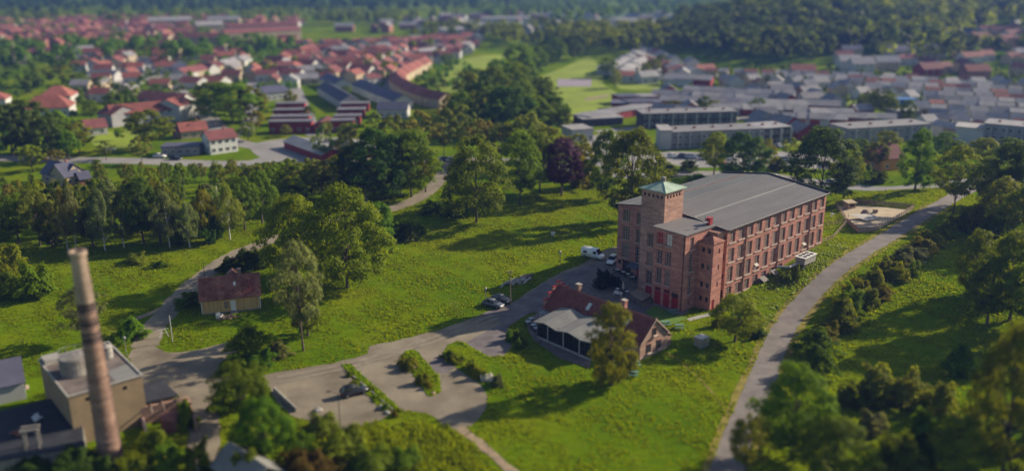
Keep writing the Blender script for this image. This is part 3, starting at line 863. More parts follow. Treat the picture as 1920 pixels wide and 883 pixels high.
for a in [(1345, 290, 248, 40, 'round', 'l_mid'), (1660, 300, 248, 50, 'round', 'l_yell'), (1640, 318, 270, 52, 'round', 'l_olive'), (1610, 305, 262, 40, 'round', 'l_mid'),
          (1480, 300, 262, 36, 'sparse', 'l_yell'), (1770, 300, 252, 50, 'round', 'l_mid'), (1790, 310, 270, 54, 'round', 'l_olive'), (1840, 308, 262, 60, 'round', 'l_yell'),
          (1620, 340, 305, 44, 'shrub', 'l_olive'), (1290, 320, 300, 40, 'shrub', 'l_dark'), (1250, 326, 306, 60, 'shrub', 'l_olive'), (1650, 344, 322, 40, 'shrub', 'l_dark'),
          (1455, 318, 292, 44, 'shrub', 'l_dark'), (1225, 345, 318, 50, 'shrub', 'l_olive'), (1310, 345, 326, 50, 'shrub', 'l_olive'), (1890, 320, 262, 60, 'round', 'l_olive')]:
    ptree(*a, key=K6, look=LOOK[a[5]] + (' bush' if a[4] == 'shrub' else ' tree'), lod=1, group='trees behind the factory street', cat='bush' if a[4] == 'shrub' else 'tree')
K7 = 'of the wood on the right edge'
for a in [(1880, 402, 272, 90, 'broad', 'l_dark'), (1925, 408, 262, 92, 'broad', 'l_mid'), (1842, 384, 296, 56, 'round', 'l_olive'), (1872, 440, 340, 84, 'round', 'l_olive'),
          (1910, 470, 350, 90, 'sparse', 'l_olive'), (1824, 555, 436, 78, 'broad', 'l_bright'), (1892, 600, 436, 116, 'broad', 'l_olive'), (1935, 540, 420, 90, 'round', 'l_olive'),
          (1850, 610, 490, 80, 'round', 'l_mid'), (1940, 640, 480, 100, 'round', 'l_mid'), (1875, 905, 612, 165, 'broad', 'l_olive'), (1940, 800, 600, 120, 'broad', 'l_mid'),
          (1940, 460, 330, 80, 'round', 'l_tan')]:
    ptree(*a, key=K7, look=LOOK[a[5]] + ' tree', lod=0, group='wood on the right edge')
K8 = 'among growth right of the lower road'
for a in [(1482, 862, 690, 138, 'broad', 'l_mid'), (1398, 905, 782, 84, 'sparse', 'l_yell'), (1560, 925, 790, 140, 'broad', 'l_olive'), (1640, 748, 676, 78, 'shrub', 'l_tan'),
          (1702, 760, 694, 76, 'shrub', 'l_tan'), (1765, 780, 714, 68, 'shrub', 'l_tan'), (1598, 758, 710, 60, 'shrub', 'l_olive'), (1530, 700, 640, 70, 'shrub', 'l_olive'),
          (1740, 860, 770, 120, 'shrub', 'l_mid'), (1680, 905, 810, 120, 'shrub', 'l_olive'), (1800, 700, 640, 60, 'shrub', 'l_mid'), (1530, 660, 615, 78, 'shrub', 'l_olive'),
          (1635, 810, 770, 60, 'shrub', 'l_pale'), (1790, 905, 790, 110, 'round', 'l_mid')]:
    ptree(*a, key=K8, look=LOOK[a[5]] + (' bush' if a[4] == 'shrub' else ' tree'), lod=0, group='growth right of the lower road', cat='bush' if a[4] == 'shrub' else 'tree')
K9 = 'of the hedge along the right road'
for a in [(1547, 632, 585, 62, 'l_yell'), (1576, 612, 548, 72, 'l_bright'), (1594, 582, 524, 62, 'l_bright'), (1612, 560, 500, 68, 'l_yell'), (1640, 540, 490, 62, 'l_bright'),
          (1656, 516, 468, 62, 'l_yell'), (1690, 496, 450, 70, 'l_pale'), (1722, 474, 434, 62, 'l_yell'), (1746, 458, 418, 54, 'l_bright'), (1680, 528, 482, 50, 'l_bright'),
          (1772, 444, 396, 62, 'l_mid'), (1802, 428, 380, 62, 'l_bright'), (1832, 436, 370, 62, 'l_yell'), (1862, 446, 376, 72, 'l_mid'), (1630, 575, 520, 50, 'l_yell')]:
    for q in range(2):
      ptree(a[0] + (26 if q else 0) + random.uniform(-6, 6), a[1] - (14 if q else 0), a[2] + (6 if q else 4) + random.uniform(0, 16), a[3] * random.uniform(.55, .95), 'shrub', a[4], key=K9, look=LOOK[a[4]] + ' shrub', lod=0, group='hedge along the right road', cat='shrub')
K10 = 'of the bushes at the lower left'
for a in [(452, 795, 676, 98, 'round', 'l_mid'), (497, 868, 745, 104, 'round', 'l_mid'), (376, 890, 815, 62, 'shrub', 'l_olive'), (350, 800, 742, 44, 'shrub', 'l_bright'),
          (578, 905, 838, 120, 'shrub', 'l_orange'), (606, 812, 768, 66, 'shrub', 'l_olive'), (645, 862, 790, 105, 'shrub', 'l_olive'), (140, 885, 830, 90, 'shrub', 'l_dark'),
          (290, 850, 795, 70, 'shrub', 'l_mid'), (320, 880, 820, 70, 'shrub', 'l_olive'), (60, 890, 850, 80, 'shrub', 'l_dark'), (250, 895, 840, 70, 'shrub', 'l_mid'),
          (430, 880, 830, 60, 'shrub', 'l_mid'), (470, 905, 830, 70, 'shrub', 'l_olive'), (330, 760, 735, 30, 'shrub', 'l_mid'), (560, 870, 800, 70, 'shrub', 'l_mid'),
          (190, 900, 850, 70, 'shrub', 'l_dark'), (700, 880, 830, 90, 'shrub', 'l_olive'), (760, 870, 835, 70, 'shrub', 'l_olive'), (420, 770, 720, 50, 'shrub', 'l_mid')]:
    ptree(*a, key=K10, look=LOOK[a[5]] + (' bush' if a[4] == 'shrub' else ' leafy tree'), lod=0, group='bushes at the lower left', cat='bush' if a[4] == 'shrub' else 'tree')
K11 = 'of the bushes around the yellow house'
for a in [(470, 672, 600, 82, 'l_mid'), (522, 668, 634, 46, 'l_pale'), (440, 692, 660, 50, 'l_mid'), (462, 506, 462, 66, 'l_dark'), (432, 508, 476, 44, 'l_dark'), (488, 502, 458, 44, 'l_dark'),
          (360, 570, 540, 46, 'l_olive'), (246, 632, 588, 62, 'l_mid'), (256, 492, 468, 44, 'l_olive'), (300, 500, 484, 36, 'l_olive'), (345, 575, 552, 34, 'l_mid'), (490, 690, 650, 60, 'l_mid')]:
    ptree(*a[:4], 'shrub', a[4], key=K11, look=LOOK[a[4]] + ' bush', lod=0, group='bushes around the yellow house', cat='bush')
K12 = 'of the dark bushes on the middle meadow'
for a in [(738, 448, 412, 44, 'l_dark'), (762, 446, 414, 50, 'l_dark'), (786, 440, 418, 34, 'l_dark'), (812, 400, 374, 44, 'l_dark'), (850, 406, 372, 50, 'l_dark'), (770, 452, 432, 30, 'l_pale')]:
    ptree(*a[:4], 'shrub', a[4], key=K12, look=LOOK[a[4]] + ' bush', lod=0, group='dark bushes on the middle meadow', cat='bush')
K13 = 'of the planting between the parking bays'
for a in [(768, 690, 660, 42, 'l_yell'), (778, 682, 658, 32, 'l_bright'), (796, 718, 690, 34, 'l_bright'), (806, 724, 700, 26, 'l_yell'), (846, 672, 648, 42, 'l_mid'), (862, 684, 656, 40, 'l_bright'), (880, 694, 664, 40, 'l_mid'),
          (898, 706, 676, 40, 'l_bright'), (916, 716, 690, 36, 'blossom'), (936, 722, 694, 36, 'l_pale'), (654, 702, 680, 26, 'l_bright'), (672, 718, 697, 26, 'l_bright'), (690, 734, 712, 24, 'l_mid'),
          (708, 750, 728, 24, 'l_bright'), (724, 764, 742, 24, 'l_mid'), (740, 776, 752, 30, 'l_yell'), (965, 640, 606, 34, 'l_mid'), (975, 655, 625, 36, 'l_mid')]:
    for q in range(3):
      ptree(a[0] + random.uniform(-9, 9), a[1] + random.uniform(-6, 4), a[2] + random.uniform(4, 12) if a[3] > 30 else a[1] - random.uniform(7, 13), a[3] * random.uniform(.4, .75), 'shrub', a[4], key=K13, look=LOOK[a[4]] + ' shrub', lod=0, group='planting between the parking bays', cat='shrub')
for a in [((1131, 540, 503, 40), 'larger dark yew bush in the yard before the factory'), ((1150, 537, 512, 28), 'smaller dark yew bush beside the larger one in the factory yard')]:
    ptree(*a[0], 'shrub', 'hedge_dark', label=a[1], lod=0, cat='bush', group='yew bushes in the factory yard', name='yew_bush')
for a in [((1492, 526, 498, 20), 'l_mid', 'small bush beside the ventilation unit'), ((1470, 524, 508, 30), 'l_mid', 'low weeds under the ventilation duct by the facade'),
          ((1345, 612, 590, 24), 'l_bright', 'small shrub left of the fresh green tree below the turret'), ((1418, 632, 614, 34), 'l_dark', 'dark low bush right of the fresh green tree below the turret'),
          ((1180, 700, 680, 30), 'l_olive', 'low shrub at the foot of the slim yellow green tree')]:
    ptree(*a[0], 'shrub', a[1], label=a[2], lod=0, cat='bush')

# ------------------------------------------------------------------ factory
def facade(mb, O, U, N, length, z0, z1, ops, reveal=.3, m=0, mr=None):
    """wall rectangle with recessed openings (u0,u1,z0,z1); U along the wall, N outward"""
    O, U, N = Vector(O), Vector(U), Vector(N)
    us = sorted({0.0, length} | {o[0] for o in ops} | {o[1] for o in ops})
    zs = sorted({z0, z1} | {o[2] for o in ops} | {o[3] for o in ops})
    us = [u for u in us if 0 <= u <= length]; zs = [z for z in zs if z0 <= z <= z1]
    flip = U.cross(Vector((0, 0, 1))).dot(N) < 0
    def P(u, z, d=0): return O + U * u + Vector((0, 0, z)) - N * d
    def q(a, b, c, d, mm=m):
        mb.quad(*((a, b, c, d) if not flip else (d, c, b, a)), m=mm)
    for i in range(len(us) - 1):
        for j in range(len(zs) - 1):
            uc, zc = (us[i] + us[i + 1]) / 2, (zs[j] + zs[j + 1]) / 2
            if any(o[0] < uc < o[1] and o[2] < zc < o[3] for o in ops): continue
            q(P(us[i], zs[j]), P(us[i + 1], zs[j]), P(us[i + 1], zs[j + 1]), P(us[i], zs[j + 1]))
    for a, b, c, d in ops:
        q(P(a, c), P(a, d), P(a, d, reveal), P(a, c, reveal))
        q(P(b, d), P(b, c), P(b, c, reveal), P(b, d, reveal))
        q(P(a, d), P(b, d), P(b, d, reveal), P(a, d, reveal))
        q(P(b, c), P(a, c), P(a, c, reveal), P(b, c, reveal))

WMESH = {}
def window_meshes(w, h, nx, ny, bar, fm, gm, sill=True):
    """frame with glazing bars, pane and sill; local x along the wall, y inward, z up from the sill"""
    key = (round(w, 2), round(h, 2), nx, ny, fm.name, gm.name, bar)
    if key in WMESH: return WMESH[key]
    mb = MB(); t = bar * 1.4
    mb.box(-w / 2, -w / 2 + t, -.05, .05, 0, h); mb.box(w / 2 - t, w / 2, -.05, .05, 0, h)
    mb.box(-w / 2 + t, w / 2 - t, -.05, .05, 0, t); mb.box(-w / 2 + t, w / 2 - t, -.05, .05, h - t, h)
    for i in range(1, nx):
        x = -w / 2 + w * i / nx; mb.box(x - bar / 2, x + bar / 2, -.035, .035, t, h - t)
    for j in range(1, ny):
        z = h * j / ny; mb.box(-w / 2 + t, w / 2 - t, -.030, .030, z - bar / 2, z + bar / 2)
    fr = mb.mesh('window', [fm])
    pn = MB().box(-w / 2 + t * .5, w / 2 - t * .5, -.008, .008, t * .5, h - t * .5).mesh('pane', [gm])
    sl = MB().box(-w / 2 - .12, w / 2 + .12, -.46, -.06, -.16, 0).mesh('sill', [M['stone']])
    WMESH[key] = (fr, pn, sl)
    return WMESH[key]

def add_window(parent, O, U, N, uc, z, w, h, nx=3, ny=5, bar=.11, fm=None, gm=None, sill=True, rec=.24):
    fr, pn, sl = window_meshes(w, h, nx, ny, bar, fm or M['frame'], gm or random.choice((M['glass'], M['glass'], M['glass'], M['glass'], M['glass_b'], M['glass_b'], M['glass_c'])))
    O, U, N = Vector(O), Vector(U), Vector(N)
    p = O + U * uc + Vector((0, 0, z)) - N * rec
    o = link('window', fr, parent, p, math.atan2(N.x, -N.y))
    link('pane', pn, o)
    if sill: link('sill', sl, o)
    return o

fac = thing('factory_building', 'four-storey red brick factory with grey roof and square green-topped tower', 'factory', (BX, BY, 0), math.pi / 2 - TH)
L0, W0, ZE = 38.75, 26.5, 14.7
RY, RZ = 14.6, 16.4
mb = MB()
rows = [(11.75, 14.1), (7.8, 10.55), (3.75, 6.85), (.6, 2.75)]
wcx = [1.77 + k * 3.196 for k in range(12)]
ops = []
for ri, (a, b) in enumerate(rows):
    for k, c in enumerate(wcx):
        if ri == 3 and k > 6: continue
        ops.append((c - .98, c + .98, a, b))
facade(mb, (0, 0, 0), (1, 0, 0), (0, -1, 0), L0, -1.5, ZE, ops, .34)
# front gable wall left of the tower and the sliver right of it
fops = [(W0 - 2.3 - .95, W0 - 2.3 + .95, 11.3, 13.8), (W0 - 2.3 - .95, W0 - 2.3 + .95, 7.3, 10.2), (W0 - 2.3 - .95, W0 - 2.3 + .95, 3.3, 6.5),
        (20.2, 21.6, 11.3, 13.8), (20.2, 21.6, 7.3, 10.2), (20.2, 21.6, 2.9, 6.5), (17.2, 18.6, 11.3, 13.8), (17.2, 18.6, 7.3, 10.2), (17.2, 18.6, 3.3, 6.5),
        (22.6, 24.9, 0.0, 2.7), (.35, .95, 12.2, 13.3), (.35, .95, 8.6, 9.7), (.35, .95, 4.6, 5.7), (.25, 1.1, .1, 2.4), (25.2, 26.1, 1.6, 2.5)]
facade(mb, (0, 0, 0), (0, 1, 0), (-1, 0, 0), W0, -1.0, ZE, fops, .34)
mb.quad((0, 0, ZE), (0, W0, ZE), (0, RY, RZ))                 # gable triangles
mb.quad((L0, 0, ZE), (L0, RY, RZ), (L0, W0, ZE))
mb.quad((L0, 0, -1.5), (L0, W0, -1.5), (L0, W0, ZE), (L0, 0, ZE))
mb.quad((L0, W0, -1.5), (0, W0, -1.5), (0, W0, ZE), (L0, W0, ZE))
mb.box(.4, L0 - .4, .42, W0 - .4, -1.4, -1.2)
part('wall', mb, M['brick'], fac)
O, U, N = (0, 0, 0), (1, 0, 0), (0, -1, 0)
for ri, (a, b) in enumerate(rows):
    for k, c in enumerate(wcx):
        if ri == 3 and k > 6: continue
        w = add_window(fac, O, U, N, c, a, 1.96, b - a, 3, 6 if ri < 3 else 4)
        if (ri, k) in ((2, 9), (2, 3)):                       # two casements stand open, pale underside up
            f = MB().box(-.6, .6, -.7, 0, -.03, .03)
            s = part('casement', f, M['canvas'], w, loc=(0, -.05, (b - a) * .45)); s.rotation_euler = (.6, 0, 0)
for a in fops:
    c, w, z, h = (a[0] + a[1]) / 2, a[1] - a[0], a[2], a[3] - a[2]
    if w > 2.2 or (w < .9 and z < .2): continue
    add_window(fac, (0, 0, 0), (0, 1, 0), (-1, 0, 0), c, z, w, h, 2 if w < 1.6 else 3, 5 if h > 2 else 2, fm=M['frame_dark'] if w < 1 else M['frame'], sill=w > 1)
d = MB(); d.box(.28, .36, 22.6, 24.9, 0, 2.7); part('door', d, M['frame_dark'], fac)
d = MB(); d.box(.28, .36, .25, 1.1, .1, 2.4); part('door', d, M['dark'], fac)
d = MB(); d.box(-.09, -.01, 20.0, 20.9, 0, 2.2); part('door', d, M['red_paint'], fac)
aw = MB(); aw.quad((-.02, 19.6, 2.9), (-.02, 22.4, 2.9), (-1.9, 22.4, 2.45), (-1.9, 19.6, 2.45)); aw.quad((-.02, 19.6, 2.8), (-1.9, 19.6, 2.35), (-1.9, 22.4, 2.35), (-.02, 22.4, 2.8))
aw.box(-1.92, -1.88, 19.6, 22.4, 2.2, 2.45)
part('awning', aw, pm('slate blue canvas', (.10, .13, .17), .15, 1, .8), fac)
# downpipes, string courses, eaves gutter
for c in (1.77 + 1.5 * 3.196, 1.77 + 5.5 * 3.196, 1.77 + 9.5 * 3.196):
    p = MB(); p.tube((c, -.12, -.4), (c, -.12, ZE - .2), .11, .11, 6); p.box(c - .22, c + .22, -.3, -.02, ZE - .55, ZE - .15)
    part('downpipe', p, M['brick_dark'], fac)
g = MB(); g.tube((-.3, -.48, ZE - .02), (L0 + .3, -.48, ZE - .02), .11, .11, 6)
part('gutter', g, M['frame_dark'], fac)
for a, b in rows[:3]:
    s = MB(); s.box(.1, L0 - .1, -.05, .0, a - .42, a - .26); part('string_course', s, M['brick_light'], fac)
# roof: two slopes of felt, seams standing proud, darker rear verge
r = MB()
e = .5
k1 = (RZ - ZE) / RY; k2 = (RZ - ZE) / (W0 - RY)
zl, zr = ZE - e * k1 + .06, ZE - e * k2 + .06
r.quad((-e, -e, zl), (L0 + e, -e, zl), (L0 + e, RY, RZ + .06), (-e, RY, RZ + .06), m=0)
r.quad((-e, RY, RZ + .06), (L0 + e, RY, RZ + .06), (L0 + e, W0 + e, zr), (-e, W0 + e, zr), m=1)
for (ya, za, yb, zb) in ((-e, zl, RY, RZ + .06), (RY, RZ + .06, W0 + e, zr)):
    for xe in (-e, L0 + e):
        r.quad((xe, ya, za), (xe, yb, zb), (xe, yb, zb - .22), (xe, ya, za - .22), m=2)
r.quad((-e, -e, zl), (-e, -e, zl - .22), (L0 + e, -e, zl - .22), (L0 + e, -e, zl), m=2)
r.quad((-e, -e, zl - .22), (-e, RY, RZ - .16), (L0 + e, RY, RZ - .16), (L0 + e, -e, zl - .22), m=2)
r.quad((-e, W0 + e, zr), (L0 + e, W0 + e, zr), (L0 + e, W0 + e, zr - .22), (-e, W0 + e, zr - .22), m=2)
roof = part('roof', r, [M['roof_felt'], M['roof_felt_light'], M['dark']], fac)
sm = MB()
def zr_at(y): return (zl + (RZ + .06 - zl) * (y + e) / (RY + e)) if y <= RY else (RZ + .06 + (zr - RZ - .06) * (y - RY) / (W0 + e - RY))
x = .4
while x < L0:
    for ya, yb in ((-e + .02, RY - .05), (RY + .05, W0 + e - .02)):
        za, zb = zr_at(ya), zr_at(yb)
        sm.quad((x - .03, ya, za + .004), (x, ya, za + .05), (x, yb, zb + .05), (x - .03, yb, zb + .004))
        sm.quad((x, ya, za + .05), (x + .03, ya, za + .004), (x + .03, yb, zb + .004), (x, yb, zb + .05))
    x += 1.05
part('seam', sm, M['roof_felt'], roof)
st = MB(); y = 7.4; st.obox((L0 / 2, y, zr_at(y) + .03), (L0 / 2 + .3, 0, 0), (0, .28, .28 * k1), (0, 0, .02)); part('walkway_strip', st, M['roof_felt_light'], roof)
st = MB(); y = 20.3; st.obox((L0 / 2, y, zr_at(y) + .03), (L0 / 2 + .3, 0, 0), (0, .12, -.12 * k2), (0, 0, .03)); part('ridge_strip', st, M['tile_old'], roof)
vb = MB(); vb.obox((L0 + e - .1, RY / 2 - e / 2, (zl + RZ) / 2 + .2), (.14, 0, 0), (0, RY / 2 + e / 2, (RZ - zl) / 2), (0, 0, .16)); vb.obox((L0 + e - .1, (RY + W0) / 2, (zr + RZ) / 2 + .2), (.14, 0, 0), (0, (W0 - RY) / 2 + e / 2, (zr - RZ) / 2), (0, 0, .16))
part('parapet', vb, M['dark'], roof)

# tower with copper pyramid
TX0, TX1, TY0, TY1, TZ = -7.07, -1.16, 9.6, 15.1, 21.34
t = MB()
tw = [(12.6 - .72, 12.6 + .72, 10.1, 12.7), (12.6 - .72, 12.6 + .72, 6.2, 8.8), (12.6 - .72, 12.6 + .72, 2.4, 5.1), (12.5 - .75, 12.5 + .75, .0, 1.9)]
tops = []
for k in range(5):
    c = TY0 + .75 + k * 1.0; tops.append((c - .26, c + .26, 19.95, 20.6))
sops = [(.75 + .95 * k + .1 - .26 + .0, .75 + .95 * k + .1 + .26, 19.95, 20.6) for k in range(5)]
def sh(o, d): return [(a - d, b - d, c, e2) for a, b, c, e2 in o]
t2 = t
facade(t, (TX0, TY0, 0), (0, 1, 0), (-1, 0, 0), TY1 - TY0, -1, TZ, sh(tw + tops + [(12.9, 13.1, 16.8, 17.1)], TY0), .3)
facade(t2, (TX0, TY0, 0), (1, 0, 0), (0, -1, 0), TX1 - TX0, 10, TZ, sops, .3)
t2.quad((TX1, TY0, ZE - 1), (TX1, TY1, ZE - 1), (TX1, TY1, TZ), (TX1, TY0, TZ))
t2.quad((TX1, TY1, -1), (TX0, TY1, -1), (TX0, TY1, TZ), (TX1, TY1, TZ))
t2.quad((0, TY1, -1), (TX1, TY1, -1), (TX1, TY1, ZE), (0, TY1, ZE)); t2.quad((TX1, TY0, ZE), (0, TY0, ZE), (0, TY1, ZE), (TX1, TY1, ZE))
tower = part('tower', t2, M['brick_tower'], fac)
i2 = MB(); i2.box(TX0 + .32, TX1 - .05, TY0 + .32, TY1 - .32, .1, TZ - .1); part('interior', i2, M['dark'], tower)
cp2 = MB(); ov = .45; ax, ay = (TX0 + TX1) / 2, (TY0 + TY1) / 2
b4 = [(TX0 - ov, TY0 - ov), (TX1 + ov, TY0 - ov), (TX1 + ov, TY1 + ov), (TX0 - ov, TY1 + ov)]
for i in range(4):
    a, b = b4[i], b4[(i + 1) % 4]
    cp2.quad((a[0], a[1], TZ + .12), (b[0], b[1], TZ + .12), (ax, ay, TZ + 1.35))
    cp2.quad((a[0], a[1], TZ - .08), (b[0], b[1], TZ - .08), (b[0], b[1], TZ + .12), (a[0], a[1], TZ + .12))
cp2.quad(*[(p[0], p[1], TZ - .08) for p in b4[::-1]])
for p in b4:                                                    # hip rolls
    cp2.tube((p[0], p[1], TZ + .14), (ax, ay, TZ + 1.38), .06, .06, 5)
cop = part('tower_roof', cp2, M['copper'], fac)
f = MB(); f.lathe([(.42, TZ + 1.1), (.42, TZ + 1.8), (.55, TZ + 1.85), (.5, TZ + 2.05), (.1, TZ + 2.2)], 8, (ax, ay)); part('finial', f, M['concrete_dark'], cop)
for a in tw[:3]: add_window(fac, (TX0, 0, 0), (0, 1, 0), (-1, 0, 0), 12.6, a[2], 1.44, a[3] - a[2], 2, 7, .09)
d = MB(); d.box(TX0 + .12, TX0 + .2, 11.75, 13.25, 0, 1.9); part('door', d, M['red_paint'], fac)

# annex in front of the tower
AX0, AY0, AY1, AZ = -9.74, 2.61, 9.69, 15.1
a_ = MB()
c1, c2, c3 = 8.35, 6.3, 4.35
aops = []
for c in (c1, c2): aops += [(c - .68, c + .68, 12.1, 14.5), (c - .68, c + .68, 8.35, 11.0), (c - .68, c + .68, 4.4, 7.5), (c - .7, c + .7, 2.75, 3.55), (c - .72, c + .72, 0, 2.65)]
aops += [(c3 - .75, c3 + .75, 0, 3.3)]
facade(a_, (AX0, AY0, 0), (0, 1, 0), (-1, 0, 0), AY1 - AY0, -1, AZ, sh(aops, AY0), .3)
rops = [(1.45, 2.65, 11.9, 14.2), (1.45, 2.65, 7.6, 11.1), (1.45, 2.65, 3.2, 6.8), (1.7, 2.3, 1.0, 1.8)]
facade(a_, (AX0, AY0, 0), (1, 0, 0), (0, -1, 0), -AX0, -1, AZ, rops, .3)
a_.quad((TX0, AY1, -1), (AX0, AY1, -1), (AX0, AY1, AZ), (TX0, AY1, AZ))
annex = part('annex', a_, M['brick'], fac)
ar = MB()
ar.obox((AX0 / 2 - .15, (AY0 + AY1) / 2, AZ + .10), (-AX0 / 2 + .2, 0, 0), (0, (AY1 - AY0) / 2 + .3, .12), (0, 0, .10))
part('annex_roof', ar, M['roof_felt'], fac)
M['red_blind'] = pm('red blind', (.32, .02, .03), .2, 1, .7); M['pale_blind'] = pm('pale blind', (.62, .60, .54), .1, 1, .7)
for q, c in enumerate((c1, c2)):
    add_window(fac, (AX0, 0, 0), (0, 1, 0), (-1, 0, 0), c, 12.1, 1.36, 2.4, 2, 2, .08, gm=M['red_blind'] if q == 0 else M['pale_blind'])
    add_window(fac, (AX0, 0, 0), (0, 1, 0), (-1, 0, 0), c, 8.35, 1.36, 2.65, 2, 5)
    add_window(fac, (AX0, 0, 0), (0, 1, 0), (-1, 0, 0), c, 4.4, 1.36, 3.1, 2, 7, .085)
    add_window(fac, (AX0, 0, 0), (0, 1, 0), (-1, 0, 0), c, 2.75, 1.4, .8, 3, 1, sill=False, fm=M['red_paint'])
    d = MB(); d.box(AX0 + .1, AX0 + .18, c - .72, c - .01, 0, 2.65); d.box(AX0 + .1, AX0 + .18, c + .01, c + .72, 0, 2.65); part('door', d, M['red_paint'], fac)
d = MB(); d.box(AX0 + .1, AX0 + .18, c3 - .75, c3 + .75, 0, 2.4); part('door', d, M['red_paint'], fac)
d = MB(); d.box(AX0 + .1, AX0 + .16, c3 - .75, c3 + .75, 2.4, 3.3); part('door_transom', d, M['frame_dark'], fac)
for a in rops[:3]: add_window(fac, (AX0, AY0, 0), (1, 0, 0), (0, -1, 0), 2.05, a[2], 1.2, a[3] - a[2], 2, 6)
p = MB(); p.tube((AX0 - .1, AY0 + .25, 0), (AX0 - .1, AY0 + .25, AZ - .1), .07, .07, 6); part('downpipe', p, M['frame_dark'], fac)
# stair turret in the corner
UX0, UX1, UY0, UY1, UZ = -5.6, -2.3, -.75, 2.58, 13.2
tu = MB()
uo = []
for c in (.45, 1.75):
    for z in (11.2, 8.0, 4.4, 1.6): uo.append((c - .3, c + .3, z, z + 1.0))
facade(tu, (UX0, UY0, 0), (0, 1, 0), (-1, 0, 0), UY1 - UY0, -1, UZ, [(a + .4, b + .4, c, d) for a, b, c, d in uo], .25)
uo2 = [(1.75, 2.2, z, z + 1.0) for z in (11.0, 7.8, 4.4)] + [(.5, 1.3, 0, 2.1)]
facade(tu, (UX0, UY0, 0), (1, 0, 0), (0, -1, 0), UX1 - UX0, -1, UZ, uo2, .25)
tu.quad((UX1, UY0, -1), (UX1, UY1, -1), (UX1, UY1, UZ), (UX1, UY0, UZ))
tu.box(UX1, -.02, 1.25, UY1, -1, UZ - .1)
turret = part('stair_turret', tu, M['brick'], fac)
ur = MB(); ap = ((UX0 + UX1) / 2, .6, UZ + 1.0); bb = [(UX0 - .2, UY0 - .2), (UX1 + .2, UY0 - .2), (UX1 + .2, UY1), (UX0 - .2, UY1)]
for i in range(4):
    p0, p1 = bb[i], bb[(i + 1) % 4]
    ur.quad((p0[0], p0[1], UZ + .05), (p1[0], p1[1], UZ + .05), ap); ur.quad((p0[0], p0[1], UZ - .12), (p1[0], p1[1], UZ - .12), (p1[0], p1[1], UZ + .05), (p0[0], p0[1], UZ + .05))
part('turret_roof', ur, M['tile_old'], fac)
for a, b, c, dd in uo: add_window(turret, (UX0, UY0, 0), (0, 1, 0), (-1, 0, 0), (a + b) / 2 + .4, c, b - a, dd - c, 1, 2, .06, sill=False, fm=M['frame_dark'], rec=.15)
for a, b, c, dd in uo2[:3]: add_window(turret, (UX0, UY0, 0), (1, 0, 0), (0, -1, 0), (a + b) / 2, c, b - a, dd - c, 1, 2, .06, sill=False, fm=M['frame_dark'], rec=.15)
d = MB(); d.box(UX0 + .5, UX0 + 1.3, UY0 + .1, UY0 + .18, 0, 2.1); part('door', d, M['red_paint'], turret)
b = MB(); b.box(-1.8, -.8, 2.9, 4.0, AZ + .2, AZ + 1.4); b.box(-1.88, -.72, 2.82, 4.08, AZ + 1.4, AZ + 1.52); part('roof_hatch', b, M['bright_red'], fac)
b = MB(); b.box(-2.3, -.02, .6, 2.6, UZ - .3, AZ - .9); b.box(-2.4, -.02, .5, 2.65, AZ - .9, AZ - .75); part('stair_head', b, M['brick_light'], fac)
b = MB(); b.tube((-3.4, 2.8, AZ + .1), (-3.4, 2.8, AZ + 2.6), .05, .04, 6); b.box(-3.9, -2.9, 2.5, 3.1, AZ + 1.1, AZ + 1.18); b.box(-3.6, -3.2, 2.72, 2.88, AZ + 1.9, AZ + 2.3)
part('roof_mast', b, M['steel'], fac)
BLOCK.append([fuv(-9.8, 2.5), fuv(-9.8, 9.8), fuv(-7.2, 15.2), fuv(0, 15.2), fuv(0, 27), fuv(39.3, 27), fuv(39.3, -.6), fuv(-2, -.8), fuv(-5.7, -.8), fuv(-5.7, 2.5)])

# ------------------------------------------------------------------ inn with red tiled roof
def gable_house(root, L, D, hw, hr, wm, rm, over=.4, th=.16, hip=0.0, z0=-.4):
    """walls and roof around the local origin: ridge along x, front at -y"""
    mb = MB(); l, d = L / 2, D / 2
    for a, b in (((-l, -d), (l, -d)), ((l, d), (-l, d))):
        mb.quad((a[0], a[1], z0), (b[0], b[1], z0), (b[0], b[1], hw), (a[0], a[1], hw))
    for x, s in ((l, 1), (-l, -1)):
        q = [(x, -d * s, z0), (x, d * s, z0), (x, d * s, hw)] + ([] if hip else [(x, 0, hr)]) + [(x, -d * s, hw)]
        mb.quad(*q)
    w = part('wall', mb, wm, root)
    r = MB(); k = (hr - hw) / d; ze = hw - over * k + .05; zr = hr + .05
    lo, do = l + over * .8, d + over
    hx = hip * d
    A, B, C, D_ = (-lo, -do, ze), (lo, -do, ze), (lo, do, ze), (-lo, do, ze)
    R0, R1 = (-lo + hx, 0, zr), (lo - hx, 0, zr)
    dn = lambda p: (p[0], p[1], p[2] - th)
    r.quad(A, B, R1, R0); r.quad(C, D_, R0, R1)
    if hip: r.quad(B, C, R1); r.quad(D_, A, R0)
    else:
        r.quad(B, R1, dn(R1), dn(B)); r.quad(R1, C, dn(C), dn(R1)); r.quad(R0, A, dn(A), dn(R0)); r.quad(D_, R0, dn(R0), dn(D_))
    r.quad(dn(A), dn(B), B, A); r.quad(dn(C), dn(D_), D_, C)
    if hip: r.quad(dn(B), dn(C), C, B); r.quad(dn(D_), dn(A), A, D_)
    r.quad(dn(B), dn(A), dn(R0), dn(R1)); r.quad(dn(D_), dn(C), dn(R1), dn(R0))
    return w, part('roof', r, rm, root)

def roof_point(D, hw, hr, x, y, dz=0):
    return (x, y, hr - (hr - hw) * abs(y) / (D / 2) + .05 + dz)

